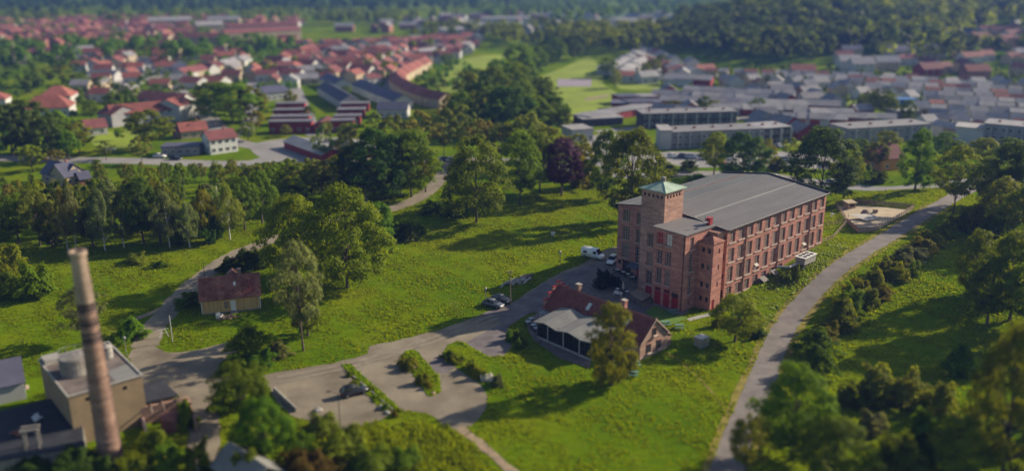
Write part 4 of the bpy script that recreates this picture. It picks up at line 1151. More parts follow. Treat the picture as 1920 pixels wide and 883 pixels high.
# the long axis runs from the right gable (near) to the left end (far)
g0, g1 = Vector((23.6, 132.7)), Vector((8.6, 149.0))
ax = (g1 - g0).normalized(); cen = (g0 + g1) / 2
inn = thing('inn_building', 'long low brick inn with dark red tiled roof and pale right gable', 'house', (cen.x, cen.y, H1(cen.x, cen.y)), math.atan2(ax.y, ax.x))
IL, ID, IW, IR = 22.2, 7.2, 3.1, 6.35
iw, ir = gable_house(inn, IL, ID, IW, IR, [M['brick_light']], M['tile_red'], .35)
# rows of roof tiles as real courses standing a little proud
def courses(parent, L, D, hw, hr, n, mat, over=.35, side=(-1, 1)):
    mb = MB(); k = (hr - hw) / (D / 2)
    for s in side:
        for i in range(n):
            y = (D / 2 + over) * (1 - (i + .1) / n); z = hr + .05 - k * y + .05
            mb.obox((0, s * y, z), (L / 2 + over * .75, 0, 0), (0, .035, 0), (0, 0, .03))
    return part('tile_course', mb, mat, parent)
courses(ir, IL, ID, IW, IR, 16, M['tile_old'])
# local +x is the far left end; right gable is at -x
for y, z, w, h in ((-1.3, .75, 1.0, 1.5), (1.35, .75, 1.0, 1.5), (0, 3.5, .85, 1.3)):
    add_window(inn, (-IL / 2, 0, 0), (0, 1, 0), (-1, 0, 0), y, z, w, h, 2, 3, .07, fm=M['frame_dark'], rec=-.06)
    arch = MB(); arch.box(-IL / 2 - .09, -IL / 2 - .01, y - w / 2 - .1, y + w / 2 + .1, z + h, z + h + .18); part('lintel', arch, M['brick'], inn)
pl = MB(); pl.box(-IL / 2 - .05, -IL / 2 - .004, -ID / 2 - .04, ID / 2 + .04, -.3, .35); part('plinth', pl, M['stone'], inn)
for s in (-1, 1):                                          # barge boards on the pale gable
    bb = MB(); bb.obox((-IL / 2 - .33, s * ID / 4, (IW + IR) / 2 - .02), (.03, 0, 0), (0, ID / 4 + .2, -s * (IR - IW) / 2 - s * .17), (0, 0, .11)); part('barge_board', bb, M['stone'], inn)
for x, rm_ in ((6.8, 'brick_dark'), (-3.9, 'brick')):
    c = MB(); c.box(x - .4, x + .4, -1.05, -.25, IR - 1.3, IR + .95); c.box(x - .5, x + .5, -1.15, -.15, IR + .95, IR + 1.12); ch = part('chimney', c, M[rm_], ir)
    c2_ = MB(); c2_.box(x - .44, x + .44, -1.09, -.21, IR + 1.12, IR + 1.2); part('chimney_cap', c2_, M['concrete'], ch)
for x, y in ((2.2, 1.6), (-6.6, 1.7), (-.6, 3.1)):         # skylights on the near slope
    k = (IR - IW) / (ID / 2); p = roof_point(ID, IW, IR, x, y, .10)
    s = MB(); s.obox(p, (.42, 0, 0), (0, .55, -.55 * k), (0, 0, .05)); sk = part('skylight', s, M['steel'], ir)
    s = MB(); s.obox((p[0], p[1], p[2] + .07), (.34, 0, 0), (0, .45, -.45 * k), (0, 0, .012)); part('pane', s, M['pale_blind'], sk)
# stepped bright red gable wall at the far end
sg = MB()
for i, (y0, y1, z1) in enumerate(((-3.7, -2.6, 4.3), (-2.6, -1.5, 5.3), (-1.5, -.5, 6.2), (-.5, .5, 7.0), (.5, 1.5, 6.2), (1.5, 2.6, 5.3), (2.6, 3.7, 4.3))):
    sg.box(IL / 2 - .02, IL / 2 + .34, y0, y1, -.3, z1)
sgw = part('stepped_gable', sg, M['brick'], inn)
cpn = MB()
for y0, y1, z1 in ((-3.7, -2.6, 4.3), (-2.6, -1.5, 5.3), (-1.5, -.5, 6.2), (-.5, .5, 7.0), (.5, 1.5, 6.2), (1.5, 2.6, 5.3), (2.6, 3.7, 4.3)):
    cpn.box(IL / 2 - .1, IL / 2 + .42, y0 - .06, y1 + .06, z1, z1 + .2)
part('coping', cpn, M['bright_red'], sgw)
po = MB(); po.box(-IL / 2 + .3, -IL / 2 + 1.9, -ID / 2 - 1.5, -ID / 2, -.3, 2.0); po.quad((-IL / 2 + .1, -ID / 2, 2.7), (-IL / 2 + .1, -ID / 2 - 1.7, 2.05), (-IL / 2 + 2.1, -ID / 2 - 1.7, 2.05), (-IL / 2 + 2.1, -ID / 2, 2.7))
part('porch', po, M['brick_light'], inn)
lb = MB(); lb.box(IL / 2 - 1.6, IL / 2 - .1, ID / 2, ID / 2 + 1.6, -.2, 2.3); lb.box(IL / 2 - 1.7, IL / 2, ID / 2, ID / 2 + 1.7, 2.3, 2.45); part('lean_to', lb, M['w_grey'], inn)

# glazed pavilion with folded pale roof, on the camera side of the inn
pv0 = Vector(gz(1007, 634, 0)); plen, pdep = 12.6, 6.4
pax = -ax
pn = Vector((-pax.y, pax.x))                                # towards the inn
if pn.dot(cen - pv0) < 0: pn = -pn
pav = thing('glazed_pavilion', 'dark glazed dining pavilion with folded pale metal roof beside the inn', 'pavilion', (pv0.x, pv0.y, H1(*pv0)), math.atan2(pax.y, pax.x))
# local x along the glass front, +y towards the inn
ph = 3.0
b = MB(); b.box(0, plen, 0, .22, -.3, .45); b.box(0, .22, .22, pdep, -.3, .45); part('plinth', b, M['concrete'], pav)
for i in range(11):
    x = .05 + i * (plen - .2) / 10
    p = MB(); p.box(x - .06, x + .06, .05, .17, .45, ph + .5); part('post', p, M['white'] if i in (2, 5, 8) else M['frame_dark'], pav)
for i in range(10):
    x0 = .05 + i * (plen - .2) / 10 + .07; x1 = .05 + (i + 1) * (plen - .2) / 10 - .07
    p = MB(); p.box(x0, x1, .095, .115, .47, ph + .4); part('pane', p, M['car_glass'], pav)
for j, z in enumerate((.47, 1.7, 2.6)):
    p = MB(); p.box(.1, plen, .06, .14, z, z + .07); part('rail', p, M['frame_dark'], pav)
for i in range(6):
    y = .3 + i * (pdep - .4) / 5
    p = MB(); p.box(.04, .16, y - .05, y + .05, .45, ph + .1); part('post', p, M['white'] if i % 2 else M['frame_dark'], pav)
p = MB(); p.box(.09, .11, .3, pdep, .47, ph); part('pane', p, M['car_glass'], pav)
rx = [(-.5, 3.15), (2.3, 3.75), (5.2, 3.3), (8.0, 3.85), (10.8, 3.35), (plen + .4, 3.7)]
for i in range(5):
    (xa, za), (xb, zb) = rx[i], rx[i + 1]
    p = MB()
    p.loft([[(xa, -.6, za), (xb, -.6, zb), (xb, -.6, zb - .14), (xa, -.6, za - .14)], [(xa, pdep, za + .75), (xb, pdep, zb + .75), (xb, pdep, zb + .61), (xa, pdep, za + .61)]])
    rp_ = part('roof_panel', p, M['zinc'], pav)
    q = MB()
    for k in range(1, 4):
        t = k / 4; x = xa + (xb - xa) * t; z = za + (zb - za) * t
        q.obox((x, pdep / 2 - .3, z + .375 + .02), (.025, 0, 0), (0, pdep / 2 + .28, .375), (0, 0, .03))
    part('seam', q, M['zinc'], rp_)

BLOCK.append([(cen.x + s1 * ax.x * 11.5 + s2 * -ax.y * 3.9, cen.y + s1 * ax.y * 11.5 + s2 * ax.x * 3.9) for s1, s2 in ((-1, -1), (1, -1), (1, 1), (-1, 1))])
BLOCK.append([tuple(pv0 + pax * a + pn * b_) for a, b_ in ((-1, -1), (13, -1), (13, 7), (-1, 7))])

# ------------------------------------------------------------------ yellow wooden house
y0, y1 = Vector((-58.1, 150.6)), Vector((-48.0, 153.6))
yax = (y1 - y0).normalized(); yn = Vector((-yax.y, yax.x)); YL, YD, YW, YR = (y1 - y0).length, 6.4, 3.3, 6.3
yc = (y0 + y1) / 2 + yn * YD / 2
yel = thing('wooden_house', 'small yellow boarded house with weathered dark red tiled roof', 'house', (yc.x, yc.y, H1(yc.x, yc.y)), math.atan2(yax.y, yax.x))
_, yr = gable_house(yel, YL, YD, YW, YR, M['yellow_wood'], M['tile_old'], .45)
courses(yr, YL, YD, YW, YR, 15, M['tile_old'], .45)
bt = MB()
x = -YL / 2 + .15
while x < YL / 2:
    bt.box(x - .025, x + .025, -YD / 2 - .035, -YD / 2 - .004, -.05, YW - .02); x += .3
part('batten', bt, M['yellow_wood'], yel)
pl = MB(); pl.box(-YL / 2 - .05, YL / 2 + .05, -YD / 2 - .06, YD / 2 + .05, -.5, .25); part('plinth', pl, M['concrete_dark'], yel)
for s in (-1, 1):
    cb_ = MB(); cb_.box(s * YL / 2 - .08, s * YL / 2 + .08, -YD / 2 - .09, -YD / 2 + .05, .25, YW - .1); part('corner_board', cb_, M['white'], yel)
d = MB(); d.box(-.1, .85, -YD / 2 - .12, -YD / 2 - .02, .3, 2.4); dr = part('door', d, M['white'], yel)
h_ = MB(); h_.box(.70, .76, -YD / 2 - .18, -YD / 2 - .12, 1.2, 1.35); part('handle', h_, M['dark'], dr)
d = MB(); d.box(-1.25, -.45, -YD / 2 - .08, -YD / 2 - .02, .9, 2.2); part('shutter', d, M['wood'], yel)
st_ = MB()
for k in range(3): st_.box(-.3, 1.05, -YD / 2 - .5 - .35 * k, -YD / 2 - .02, -.3, .25 - .15 * k)
part('steps', st_, M['concrete_dark'], yel)
c = MB(); c.box(1.6, 2.2, .1, .7, YR - .7, YR + .9); c.box(1.52, 2.28, .02, .78, YR + .9, YR + 1.02); part('chimney', c, M['brick_dark'], yr)
dm = MB(); dm.box(-.3, 1.5, .2, 2.6, 4.2, 5.9); dm.quad((-.5, .2, 5.9), (.6, .2, 6.9), (.6, 2.8, 6.9), (-.5, 2.8, 5.9)); dm.quad((.6, .2, 6.9), (1.7, .2, 5.9), (1.7, 2.8, 5.9), (.6, 2.8, 6.9)); dm.quad((-.3, .2, 5.9), (1.5, .2, 5.9), (.6, .2, 6.85))
part('dormer', dm, M['tile_old'], yr)
k = (YR - YW) / (YD / 2)
s = MB(); s.obox(roof_point(YD, YW, YR, .9, -1.5, .10), (.22, 0, 0), (0, .25, .25 * k), (0, 0, .05)); part('skylight', s, M['pale_blind'], yr)
# a sagging patch of loose tiles on the right of the roof, each tile its own piece
tile_me = MB().box(-.14, .14, -.2, .2, -.02, .02).mesh('roof_tile', [M['tile_red']])
for i in range(90):
    x, y = random.uniform(2.2, 4.6), -random.uniform(.9, 3.2)
    if random.random() < (y + 3.3) / 3.2 - .1 or x < 2.4 - y * .2: pass
    o = link('roof_tile', tile_me, yr, roof_point(YD, YW, YR, x, y, .06)); o.rotation_euler = (math.atan(k) + random.uniform(-.3, .35), random.uniform(-.3, .3), random.uniform(-.6, .6))
BLOCK.append([tuple(yc + yax * a + yn * b_) for a, b_ in ((-5.4, -4.6), (5.4, -4.6), (5.4, 3.6), (-5.4, 3.6))])
# junk in front of the house
def junk_at(px, py): x, y = gp(px, py); return (x, y, H1(x, y))
o = thing('armchair', 'discarded white armchair on the ground before the yellow house', 'armchair', junk_at(412, 596), 1.1)
b = MB(); b.box(-.4, .4, -.4, .4, 0, .42); part('seat', b, M['white'], o)
b = MB(); b.box(-.45, .45, .3, .5, .3, 1.0); part('backrest', b, M['white'], o)
for s in (-1, 1):
    b = MB(); b.box(s * .45 - .09, s * .45 + .09, -.4, .42, .0, .65); part('armrest', b, M['white'], o)
for i, (px, py, m, lab) in enumerate([(422, 598, 'brick_light', 'low heap of broken bricks right of the discarded armchair'), (432, 594, 'brick_dark', 'dark heap of rubble at the yellow house steps')]):
    b = MB()
    for k in range(26):
        c = Vector((random.gauss(0, .7), random.gauss(0, .4), random.uniform(0, .3))); a = random.uniform(0, 3)
        b.obox(c, (.22 * math.cos(a), .22 * math.sin(a), random.uniform(-.08, .08)), (-.12 * math.sin(a), .12 * math.cos(a), 0), (0, 0, .08))
    tag(part('rubble_heap', b, M[m], loc=junk_at(px, py)), lab, 'rubble')

# ------------------------------------------------------------------ brick chimney and boiler house
cx_, cy_ = gz(208, 858, 0)
chim = thing('factory_chimney', 'tall round brick chimney with pale upper shaft and dark smoke bands', 'chimney', (cx_, cy_, 0))
CHH = 29.0
def chr_(z): return 1.50 - (1.50 - .88) * z / CHH
def shaft(z0, z1, m, nm, step=.55):
    b = MB(); prof = []; z = z0; i = 0
    while z < z1 - .01:
        zz = min(z + step, z1); f = .035 if i % 2 else 0
        prof += [(chr_(z) + f, z), (chr_(zz) + f, zz - .001)]; z = zz; i += 1
    b.lathe(prof, 28, cap=False); return part(nm, b, m, chim, smooth=False)
bm_ = [(0, 12, 'brick_dark'), (12, 17.0, 'brick_dark'), (17, 18.4, 'soot'), (18.4, 19.2, 'brick_dark'), (19.2, 20.3, 'soot'), (20.3, 20.9, 'brick_dark'), (20.9, 22.3, 'soot'), (22.3, 28.4, 'pale_shaft')]
M['soot'] = pm('soot black brick', (.075, .052, .048), .45, 1, .9)
M['pale_shaft'] = pm('weathered pale render', (.34, .25, .19), .4, .7, .9, .2, 3, stretch=(1, 1, .25))
for a, b_, m in bm_: shaft(a, b_, M[m], 'shaft')
b = MB(); b.lathe([(chr_(28.4), 28.4), (1.04, 28.5), (1.04, 29.0), (.72, 29.0), (.70, 27.0)], 28, cap=False); part('rim', b, M['pale_shaft'], chim)
for z in np.arange(1.0, 22, 1.05):
    b = MB(); b.lathe([(chr_(z) + .02, z), (chr_(z) + .075, z + .02), (chr_(z) + .075, z + .12), (chr_(z) + .02, z + .14)], 28, cap=False); part('iron_band', b, M['brick_dark'], chim)
b = MB()
for z in np.arange(1, 28.5, .4): b.box(chr_(z) + .05, chr_(z) + .2, -.2, .2, z, z + .05)
part('ladder', b, M['dark'], chim)
b = MB(); b.tube((.9, .4, 28.9), (.9, .4, 31), .025, .015, 5); part('lightning_rod', b, M['dark'], chim)

q = [Vector(p) for p in ((-60.1, 104.0), (-52.8, 110.3), (-61.5, 122.3), (-68.7, 115.8))]
bc = sum(q, Vector((0, 0))) / 4; bax = (q[1] - q[0]).normalized(); BL, BD, BH = 9.65, 14.9, 7.3
boil = thing('boiler_house', 'ochre rendered boiler house with flat roof behind the brick chimney', 'building', (bc.x, bc.y, 0), math.atan2(bax.y, bax.x))
l, d_ = BL / 2, BD / 2
b = MB()
facade(b, (-l, -d_, 0), (1, 0, 0), (0, -1, 0), BL, -.5, BH, [(2.0, 2.7, 6.0, 6.6), (6.9, 7.5, 6.0, 6.6)], .3)
b.quad((l, -d_, -.5), (l, d_, -.5), (l, d_, BH), (l, -d_, BH)); b.quad((l, d_, -.5), (-l, d_, -.5), (-l, d_, BH), (l, d_, BH)); b.quad((-l, d_, -.5), (-l, -d_, -.5), (-l, -d_, BH), (-l, d_, BH))
part('wall', b, M['ochre'], boil)
for u in (2.35, 7.2):
    b = MB(); b.box(-l + u - .35, -l + u + .35, -d_ + .2, -d_ + .28, 6.0, 6.6); part('vent', b, M['dark'], boil)
b = MB(); b.box(-l - .1, l + .1, -d_ - .1, d_ + .1, BH, BH + .15); rf = part('roof', b, pm('patched boiler roof', (.12, .095, .09), .45, .35, .9, c2=(.21, .17, .15)), boil)
for a in ((-l - .15, l + .15, -d_ - .15, -d_ + .1), (-l - .15, l + .15, d_ - .1, d_ + .15), (-l - .15, -l + .1, -d_ + .1, d_ - .1), (l - .1, l + .15, -d_ + .1, d_ - .1)):
    b = MB(); b.box(*a, BH + .15, BH + .32); part('parapet', b, M['concrete'], rf)
b = MB(); b.box(-l + .2, -l + 2.4, d_ - 2.6, d_ - .3, BH + .15, BH + .9); part('roof_hatch', b, M['concrete'], rf)
b = MB(); b.quad((l * .3, -d_ + .02, BH + .16), (l - .2, -d_ + .02, BH + .16), (l - .2, -2.0, BH + .16), (l * .3, -3.0, BH + .16)); part('felt_patch', b, M['roof_felt_light'], rf)
def tank(pos, r_, h, lab, m, rail=True):
    o = thing('roof_tank', lab, 'tank', pos)
    b = MB(); b.lathe([(r_, 0), (r_, h), (r_ * .98, h + .12), (.05, h + .45)], 26); part('shell', b, m, o)
    for z in (h * .05, h * .5, h * .93):
        b = MB(); b.lathe([(r_ + .01, z), (r_ + .06, z + .02), (r_ + .06, z + .12), (r_ + .01, z + .14)], 26, cap=False); part('hoop', b, M['concrete_dark'], o)
    if rail:
        for k in range(10):
            t = 2 * math.pi * k / 10; b = MB(); b.tube((r_ * .95 * math.cos(t), r_ * .95 * math.sin(t), h), (r_ * .95 * math.cos(t), r_ * .95 * math.sin(t), h + 1), .03, .03, 4); part('rail_post', b, M['steel'], o)
        b = MB()
        for k in range(20):
            t, t2_ = 2 * math.pi * k / 20, 2 * math.pi * (k + 1) / 20
            b.tube((r_ * .95 * math.cos(t), r_ * .95 * math.sin(t), h + 1), (r_ * .95 * math.cos(t2_), r_ * .95 * math.sin(t2_), h + 1), .03, .03, 4)
        part('rail', b, M['steel'], o)
    return o
tx, ty = gz(143, 700, BH); tank((tx, ty, BH + .15), 1.95, 2.5, 'large round grey tank with railing on the boiler house roof', M['concrete_dark'])
tx, ty = gz(203, 672, BH); tank((tx, ty, BH + .15), .75, 1.7, 'small pale cylinder tank behind the chimney on the boiler house', M['concrete'], False)
# lower wing to the right of the boiler house
b = MB(); b.box(l + .005, l + 4.2, -d_ + .6, -d_ + 6.2, -.5, 2.6); lw = part('lower_wing', b, M['ochre'], boil)
b = MB(); b.obox((l + 2.2, -d_ + 3.4, 2.85), (2.45, 0, -.2), (0, 3.1, 0), (0, 0, .1)); part('wing_roof', b, M['black_roof'], boil)
BLOCK.append([tuple(bc + bax * a + Vector((-bax.y, bax.x)) * b_) for a, b_ in ((-6, -9), (10, -9), (10, 8), (-6, 8))])
# flat black roofed yard building at the lower left
p0 = [gz(-30, 778, 2.6), gz(150, 735, 2.6), gz(160, 835, 2.6), gz(-30, 868, 2.6)]
bl = thing('flat_roofed_shed', 'long low shed with black felt roof left of the chimney', 'shed', (0, 0, 0))
b = MB(); b.prism(p0[::-1], -.3, 2.45); part('wall', b, M['concrete_dark'], bl)
b = MB(); b.prism([(p[0] * 1.003, p[1] * 1.0) for p in p0[::-1]], 2.46, 2.66); part('roof', b, M['black_roof'], bl)
def heap(px, py, z, n, sp, sz, m, name, lab, cat='rubble'):
    x, y = gz(px, py, z); b = MB()
    for k in range(n):
        c = Vector((random.gauss(0, sp), random.gauss(0, sp * .6), random.uniform(0.05, sz * 1.6))); a = random.uniform(0, 3); s1 = random.uniform(.4, 1) * sz
        b.obox(c, (s1 * math.cos(a), s1 * math.sin(a), random.uniform(-.2, .2) * s1), (-s1 * .6 * math.sin(a), s1 * .6 * math.cos(a), 0), (0, 0, s1 * .35))
    return tag(part(name, b, m, loc=(x, y, z)), lab, cat)
heap(72, 785, 2.68, 22, .45, .3, M['white'], 'rubble_heap', 'small heap of white rubble on the black felt roof')
o = thing('steel_gantry', 'grey steel gantry standing on the black felt roof', 'gantry', (*gz(62, 838, 2.68), 2.68), .3)
for sx_, sy_ in ((-.8, -.5), (.8, -.5), (-.8, .5), (.8, .5)):
    b = MB(); b.box(sx_ - .12, sx_ + .12, sy_ - .12, sy_ + .12, 0, 2.6); part('leg', b, M['concrete_dark'], o)
b = MB(); b.box(-1.1, 1.1, -.7, -.35, 2.6, 2.85); b.box(-1.1, 1.1, .35, .7, 2.6, 2.85); part('beam', b, M['concrete_dark'], o)
heap(35, 815, 2.68, 16, .35, .35, M['tile_old'], 'rubble_heap', 'small red brown heap on the black felt roof')
# pale building with dark roof cut by the left edge
wx, wy = gp(-8, 742)
o = thing('edge_house', 'grey white house with dark roof cut by the left picture edge', 'house', (wx, wy, 0), .55)
gable_house(o, 8, 7, 3.0, 5.6, M['w_white'], M['r_slate'], .3)
add_window(o, (4, 0, 0), (0, 1, 0), (1, 0, 0), -1.2, .9, 1.2, .8, 2, 1, .07, fm=M['frame_dark'], rec=-.06)
BLOCK.append([(wx - 6, wy - 6), (wx + 6, wy - 6), (wx + 6, wy + 6), (wx - 6, wy + 6)])
# ruined brick shed right of the boiler house
rx_, ry_ = gp(318, 800)
ru = thing('ruined_shed', 'roofless brick ruin with rusty red tank roof beside the gravel yard', 'ruin', (rx_, ry_, 0), .5)
b = MB(); b.box(-3.4, 3.4, 2.6, 3.0, -.2, 2.6); part('wall', b, M['brick_light'], ru)
b = MB(); b.box(3.0, 3.4, -2.8, 2.58, -.2, 1.9); b.box(3.0, 3.4, 1.2, 2.58, 1.9, 2.5); part('wall', b, M['brick_light'], ru)
b = MB(); b.box(-3.4, -3.0, -2.0, 2.58, -.2, 1.2); part('wall', b, M['brick_dark'], ru)
b = MB()
for k in range(6): b.obox((random.uniform(-2, 2.5), 1.5, 2.7), (.05, 0, 0), (0, 1.6, random.uniform(-.2, .2)), (0, 0, .07))
part('rafter', b, M['wood'], ru)
b = MB(); b.lathe([(1.35, 0), (1.35, 1.9), (1.2, 2.2), (.1, 2.5)], 18, (.2, -.6)); part('tank', b, M['tile_old'], ru)
BLOCK.append([(rx_ - 4, ry_ - 4), (rx_ + 4, ry_ - 4), (rx_ + 4, ry_ + 4), (rx_ - 4, ry_ + 4)])
# grey roofed shed at the bottom edge
sx0, sy0 = gp(470, 905)
o = thing('tin_roofed_shed', 'dark shed with pale grey pitched roof at the bottom edge', 'shed', (sx0, sy0, 0), -.75)
gable_house(o, 8.5, 5.5, 2.2, 4.2, M['w_dark'], M['zinc'], .3)
BLOCK.append([(sx0 - 5, sy0 - 5), (sx0 + 5, sy0 - 5), (sx0 + 5, sy0 + 5), (sx0 - 5, sy0 + 5)])

# ------------------------------------------------------------------ vehicles
def ring(x, hw, z0, z1, tuck=.12, top=None):
    """cross-section of a car body at x: lower tuck, waist, narrower top"""
    t = hw - .06 if top is None else top
    zm = z0 + (z1 - z0) * .45
    return [(x, -hw + tuck, z0), (x, hw - tuck, z0), (x, hw, zm), (x, t, z1 - .03), (x, t - .12, z1), (x, -t + .12, z1), (x, -t, z1 - .03), (x, -hw, zm)]

def wheel_meshes(r=.32):
    t = MB(); n = 14
    prof = [(r * .62, -.10), (r * .95, -.105), (r, -.07), (r, .07), (r * .95, .105), (r * .62, .10)]
    for q in range(len(prof) - 1):
        for i in range(n):
            a, b = 2 * math.pi * i / n, 2 * math.pi * (i + 1) / n
            (r0, y0_), (r1_, y1_) = prof[q], prof[q + 1]
            t.quad((r0 * math.cos(a), y0_, r0 * math.sin(a)), (r0 * math.cos(b), y0_, r0 * math.sin(b)), (r1_ * math.cos(b), y1_, r1_ * math.sin(b)), (r1_ * math.cos(a), y1_, r1_ * math.sin(a)))
    d = MB(); d.tube((0, -.09, 0), (0, .09, 0), r * .62, r * .62, 10)
    return t.mesh('tyre', [M['tyre']], True), d.mesh('rim', [M['rim']])
WH = wheel_meshes(); hub = MB(); hub.tube((0, -.12, 0), (0, .12, 0), .07, .07, 8); HUBM = hub.mesh('wheel', [M['dark']])

def car(pos, rz, colour, label, kind='hatch', group=None, cat='car', key=None, look=None, detail=True):
    """x forward, wheels on z=0"""
    o = thing('parked_van' if kind == 'van' else 'parked_car', label, cat, pos, rz, group)
    P = M['p_' + colour]
    if kind == 'van':
        Lf, Lr, hw = 2.65, -2.65, .98
        body = MB(); body.loft([ring(Lr, .90, .45, 2.1, top=.80), ring(Lr + .08, hw, .32, 2.28, top=.84), ring(.6, hw, .30, 2.32, top=.84), ring(1.0, hw, .30, 2.22, top=.82), ring(1.75, hw, .30, 1.22, top=.90), ring(2.4, .94, .32, 1.05, top=.84), ring(Lf, .80, .42, .80, top=.70)])
        part('body', body, P, o, True)
        g = MB(); g.quad((1.06, -.74, 2.16), (1.06, .74, 2.16), (1.80, .80, 1.25), (1.80, -.80, 1.25)); part('windscreen', g, M['car_glass'], o, loc=(.03, 0, .03))
        for s in (-1, 1):
            g = MB(); g.box(.45, 1.25, s * .945 - .02, s * .945 + .02, 1.28, 1.85); part('side_window', g, M['car_glass'], o)
            g = MB(); g.box(-2.0, -1.1, s * .965 - .02, s * .965 + .02, 1.15, 1.75); part('panel_print', g, M['p_grey'], o)
        wx_, tops_ = (1.65, -1.6), 2.3
    else:
        big = kind == 'wagon'
        Lf, Lr, hw = 2.12, -2.12, .88
        body = MB(); body.loft([ring(Lr, .74, .42, .80, top=.66), ring(Lr + .10, .84, .30, .95, top=.76), ring(-1.2, hw, .24, .98, top=.80), ring(.7, hw, .24, .95, top=.80), ring(1.35, hw, .24, .88, top=.76), ring(1.95, .82, .28, .74, top=.68), ring(Lf, .68, .38, .62, top=.58)])
        part('body', body, P, o, True)
        zt = 1.62 if big else 1.46
        xb = -2.0 if big else -1.85
        cab = MB()
        def cr2(x, hw0, hw1, z0, z1): return [(x, -hw0, z0), (x, hw0, z0), (x, hw1, z1), (x, -hw1, z1)]
        cab.loft([[(xb, -.72, .94), (xb, .72, .94), (xb, .74, .95), (xb, -.74, .95)], [(xb + .40, -.74, .95), (xb + .40, .74, .95), (xb + .40, .60, zt - .08), (xb + .40, -.60, zt - .08)],
                  [(-.6, -.77, .95), (-.6, .77, .95), (-.6, .60, zt - .02), (-.6, -.60, zt - .02)], [(.15, -.77, .93), (.15, .77, .93), (.15, .58, zt - .06), (.15, -.58, zt - .06)], [(1.0, -.74, .88), (1.0, .74, .88), (1.0, .74, .90), (1.0, -.74, .90)]])
        part('window', cab, M['car_glass'], o)
        rf_ = MB(); rf_.loft([[(xb + .38, -.60, zt - .09), (xb + .38, .60, zt - .09), (xb + .38, .52, zt - .03), (xb + .38, -.52, zt - .03)], [(-.6, -.62, zt - .04), (-.6, .62, zt - .04), (-.6, .52, zt + .03), (-.6, -.52, zt + .03)],
                              [(.20, -.60, zt - .08), (.20, .60, zt - .08), (.20, .52, zt - .03), (.20, -.52, zt - .03)]]); part('roof', rf_, P, o, True)
        for s in (-1, 1):
            pl_ = MB(); pl_.obox((-.15, s * .70, 1.2), (.05, 0, 0), (0, .015, 0), (0, -s * .085, .26)); part('pillar', pl_, P, o)
        wx_ = (1.32, -1.30)
    for s in (-1, 1):
        for x in wx_:
            w = link('wheel', HUBM, o, (x, s * (hw - .10), .32)); link('tyre', WH[0], w); link('rim', WH[1], w)
        b = MB(); b.box(Lf - .22, Lf - .05, s * .56 - .15, s * .56 + .15, .58 if kind != 'van' else .78, .70 if kind != 'van' else .95); part('headlight', b, M['lamp_clear'], o)
        b = MB(); b.box(Lr - .01, Lr + .10, s * .66 - .10, s * .66 + .10, .62, .84 if kind != 'van' else 1.2); part('tail_light', b, M['lamp_red'], o)
        b = MB(); b.box(.72, .90, s * (hw + .02), s * (hw + .16), .95, 1.08); part('mirror', b, P, o)
    b = MB(); b.box(Lf - .12, Lf + .02, -.26, .26, .40, .52); part('number_plate', b, M['white'], o)
    if key: zone(key, o, look, proj(*pos)[0])
    return o
def G3(px, py, dz=.05): x, y = gp(px, py); return (x, y, H1(x, y) + dz)
def heading(a, b): A, B = gp(*a), gp(*b); return math.atan2(B[1] - A[1], B[0] - A[0])
car(G3(1112, 484, .06), heading((1095, 480), (1128, 487)), 'white', 'white panel van parked at the meadow side of the factory yard', 'van', cat='van')
car(G3(1148, 493, .08), heading((1155, 484), (1143, 497)), 'white', 'white car close to the left corner of the factory', 'wagon')
car(G3(925, 575, .06), heading((912, 571), (938, 577)), 'grey', 'front grey black hatchback of the pair beside the utility pole', 'hatch', 'pair of dark cars by the pole')
car(G3(940, 566, .06), heading((927, 562), (952, 569)), 'black', 'black hatchback behind the other, next to the utility pole', 'hatch', 'pair of dark cars by the pole')
car(G3(664, 739, .05), heading((645, 744), (684, 734)), 'black', 'lone black car in the gravel car park', 'wagon')
KC = 'of the cars behind the factory'
for px, py, c in [(1262, 296, 'white'), (1282, 296, 'grey'), (1296, 297, 'white'), (1325, 300, 'white'), (1370, 300, 'white'), (1430, 276, 'white'), (1442, 275, 'silver'), (1452, 278, 'grey'), (1462, 277, 'white'),
                  (1474, 302, 'silver'), (1490, 304, 'white'), (1425, 292, 'silver'), (1410, 318, 'white'), (1445, 336, 'white'), (1456, 337, 'white'), (1560, 345, 'silver'), (1350, 308, 'red')]:
    car(G3(px, py, .06), random.uniform(-.3, .3), c, None, 'hatch', 'cars behind the factory', key=KC, look={'white': 'small white car', 'grey': 'small dark grey car', 'silver': 'small silver car', 'red': 'small red car'}[c])
KC2 = 'of the cars on the left street'
for px, py, c in [(300, 296, 'white'), (330, 300, 'black'), (206, 284, 'white'), (835, 302, 'black'), (848, 303, 'white'), (860, 301, 'red'), (818, 306, 'grey')]:
    car(G3(px, py, .08), random.uniform(-.2, .2), c, None, 'hatch', 'cars on the left street', key=KC2, look={'white': 'small white car', 'black': 'small black car', 'red': 'small red car', 'grey': 'small grey car'}[c])

# ------------------------------------------------------------------ poles, lamps, small yard things
def pole(px, py, top, label, kind='post', m='wood', name='utility_pole'):
    x, y = gp(px, py); z = H1(x, y); h = height_to(x, y, top) - z
    o = thing(name, label, 'pole' if name == 'utility_pole' else 'lamp', (x, y, z))
    b = MB(); b.tube((0, 0, -.3), (0, 0, h), .13 if m == 'wood' else .07, .09 if m == 'wood' else .05, 8); part('pole', b, M[m], o)
    if kind == 'cross':
        b = MB(); b.box(-.7, .7, -.06, .06, h - .5, h - .35); part('crossarm', b, M['wood'], o)
    if kind == 'lamp':
        b = MB(); b.lathe([(.05, h), (.22, h + .05), (.25, h + .35), (.08, h + .5)], 10); part('lamp_head', b, M['steel'], o)
    if kind == 'arm':
        b = MB(); b.tube((0, 0, h - .1), (-1.1, .2, h + .15), .04, .03, 6); part('arm', b, M['dark'], o)
        b = MB(); b.box(-1.6, -1.0, .1, .35, h + .08, h + .2); part('lamp_head', b, M['dark'], o)
    return o
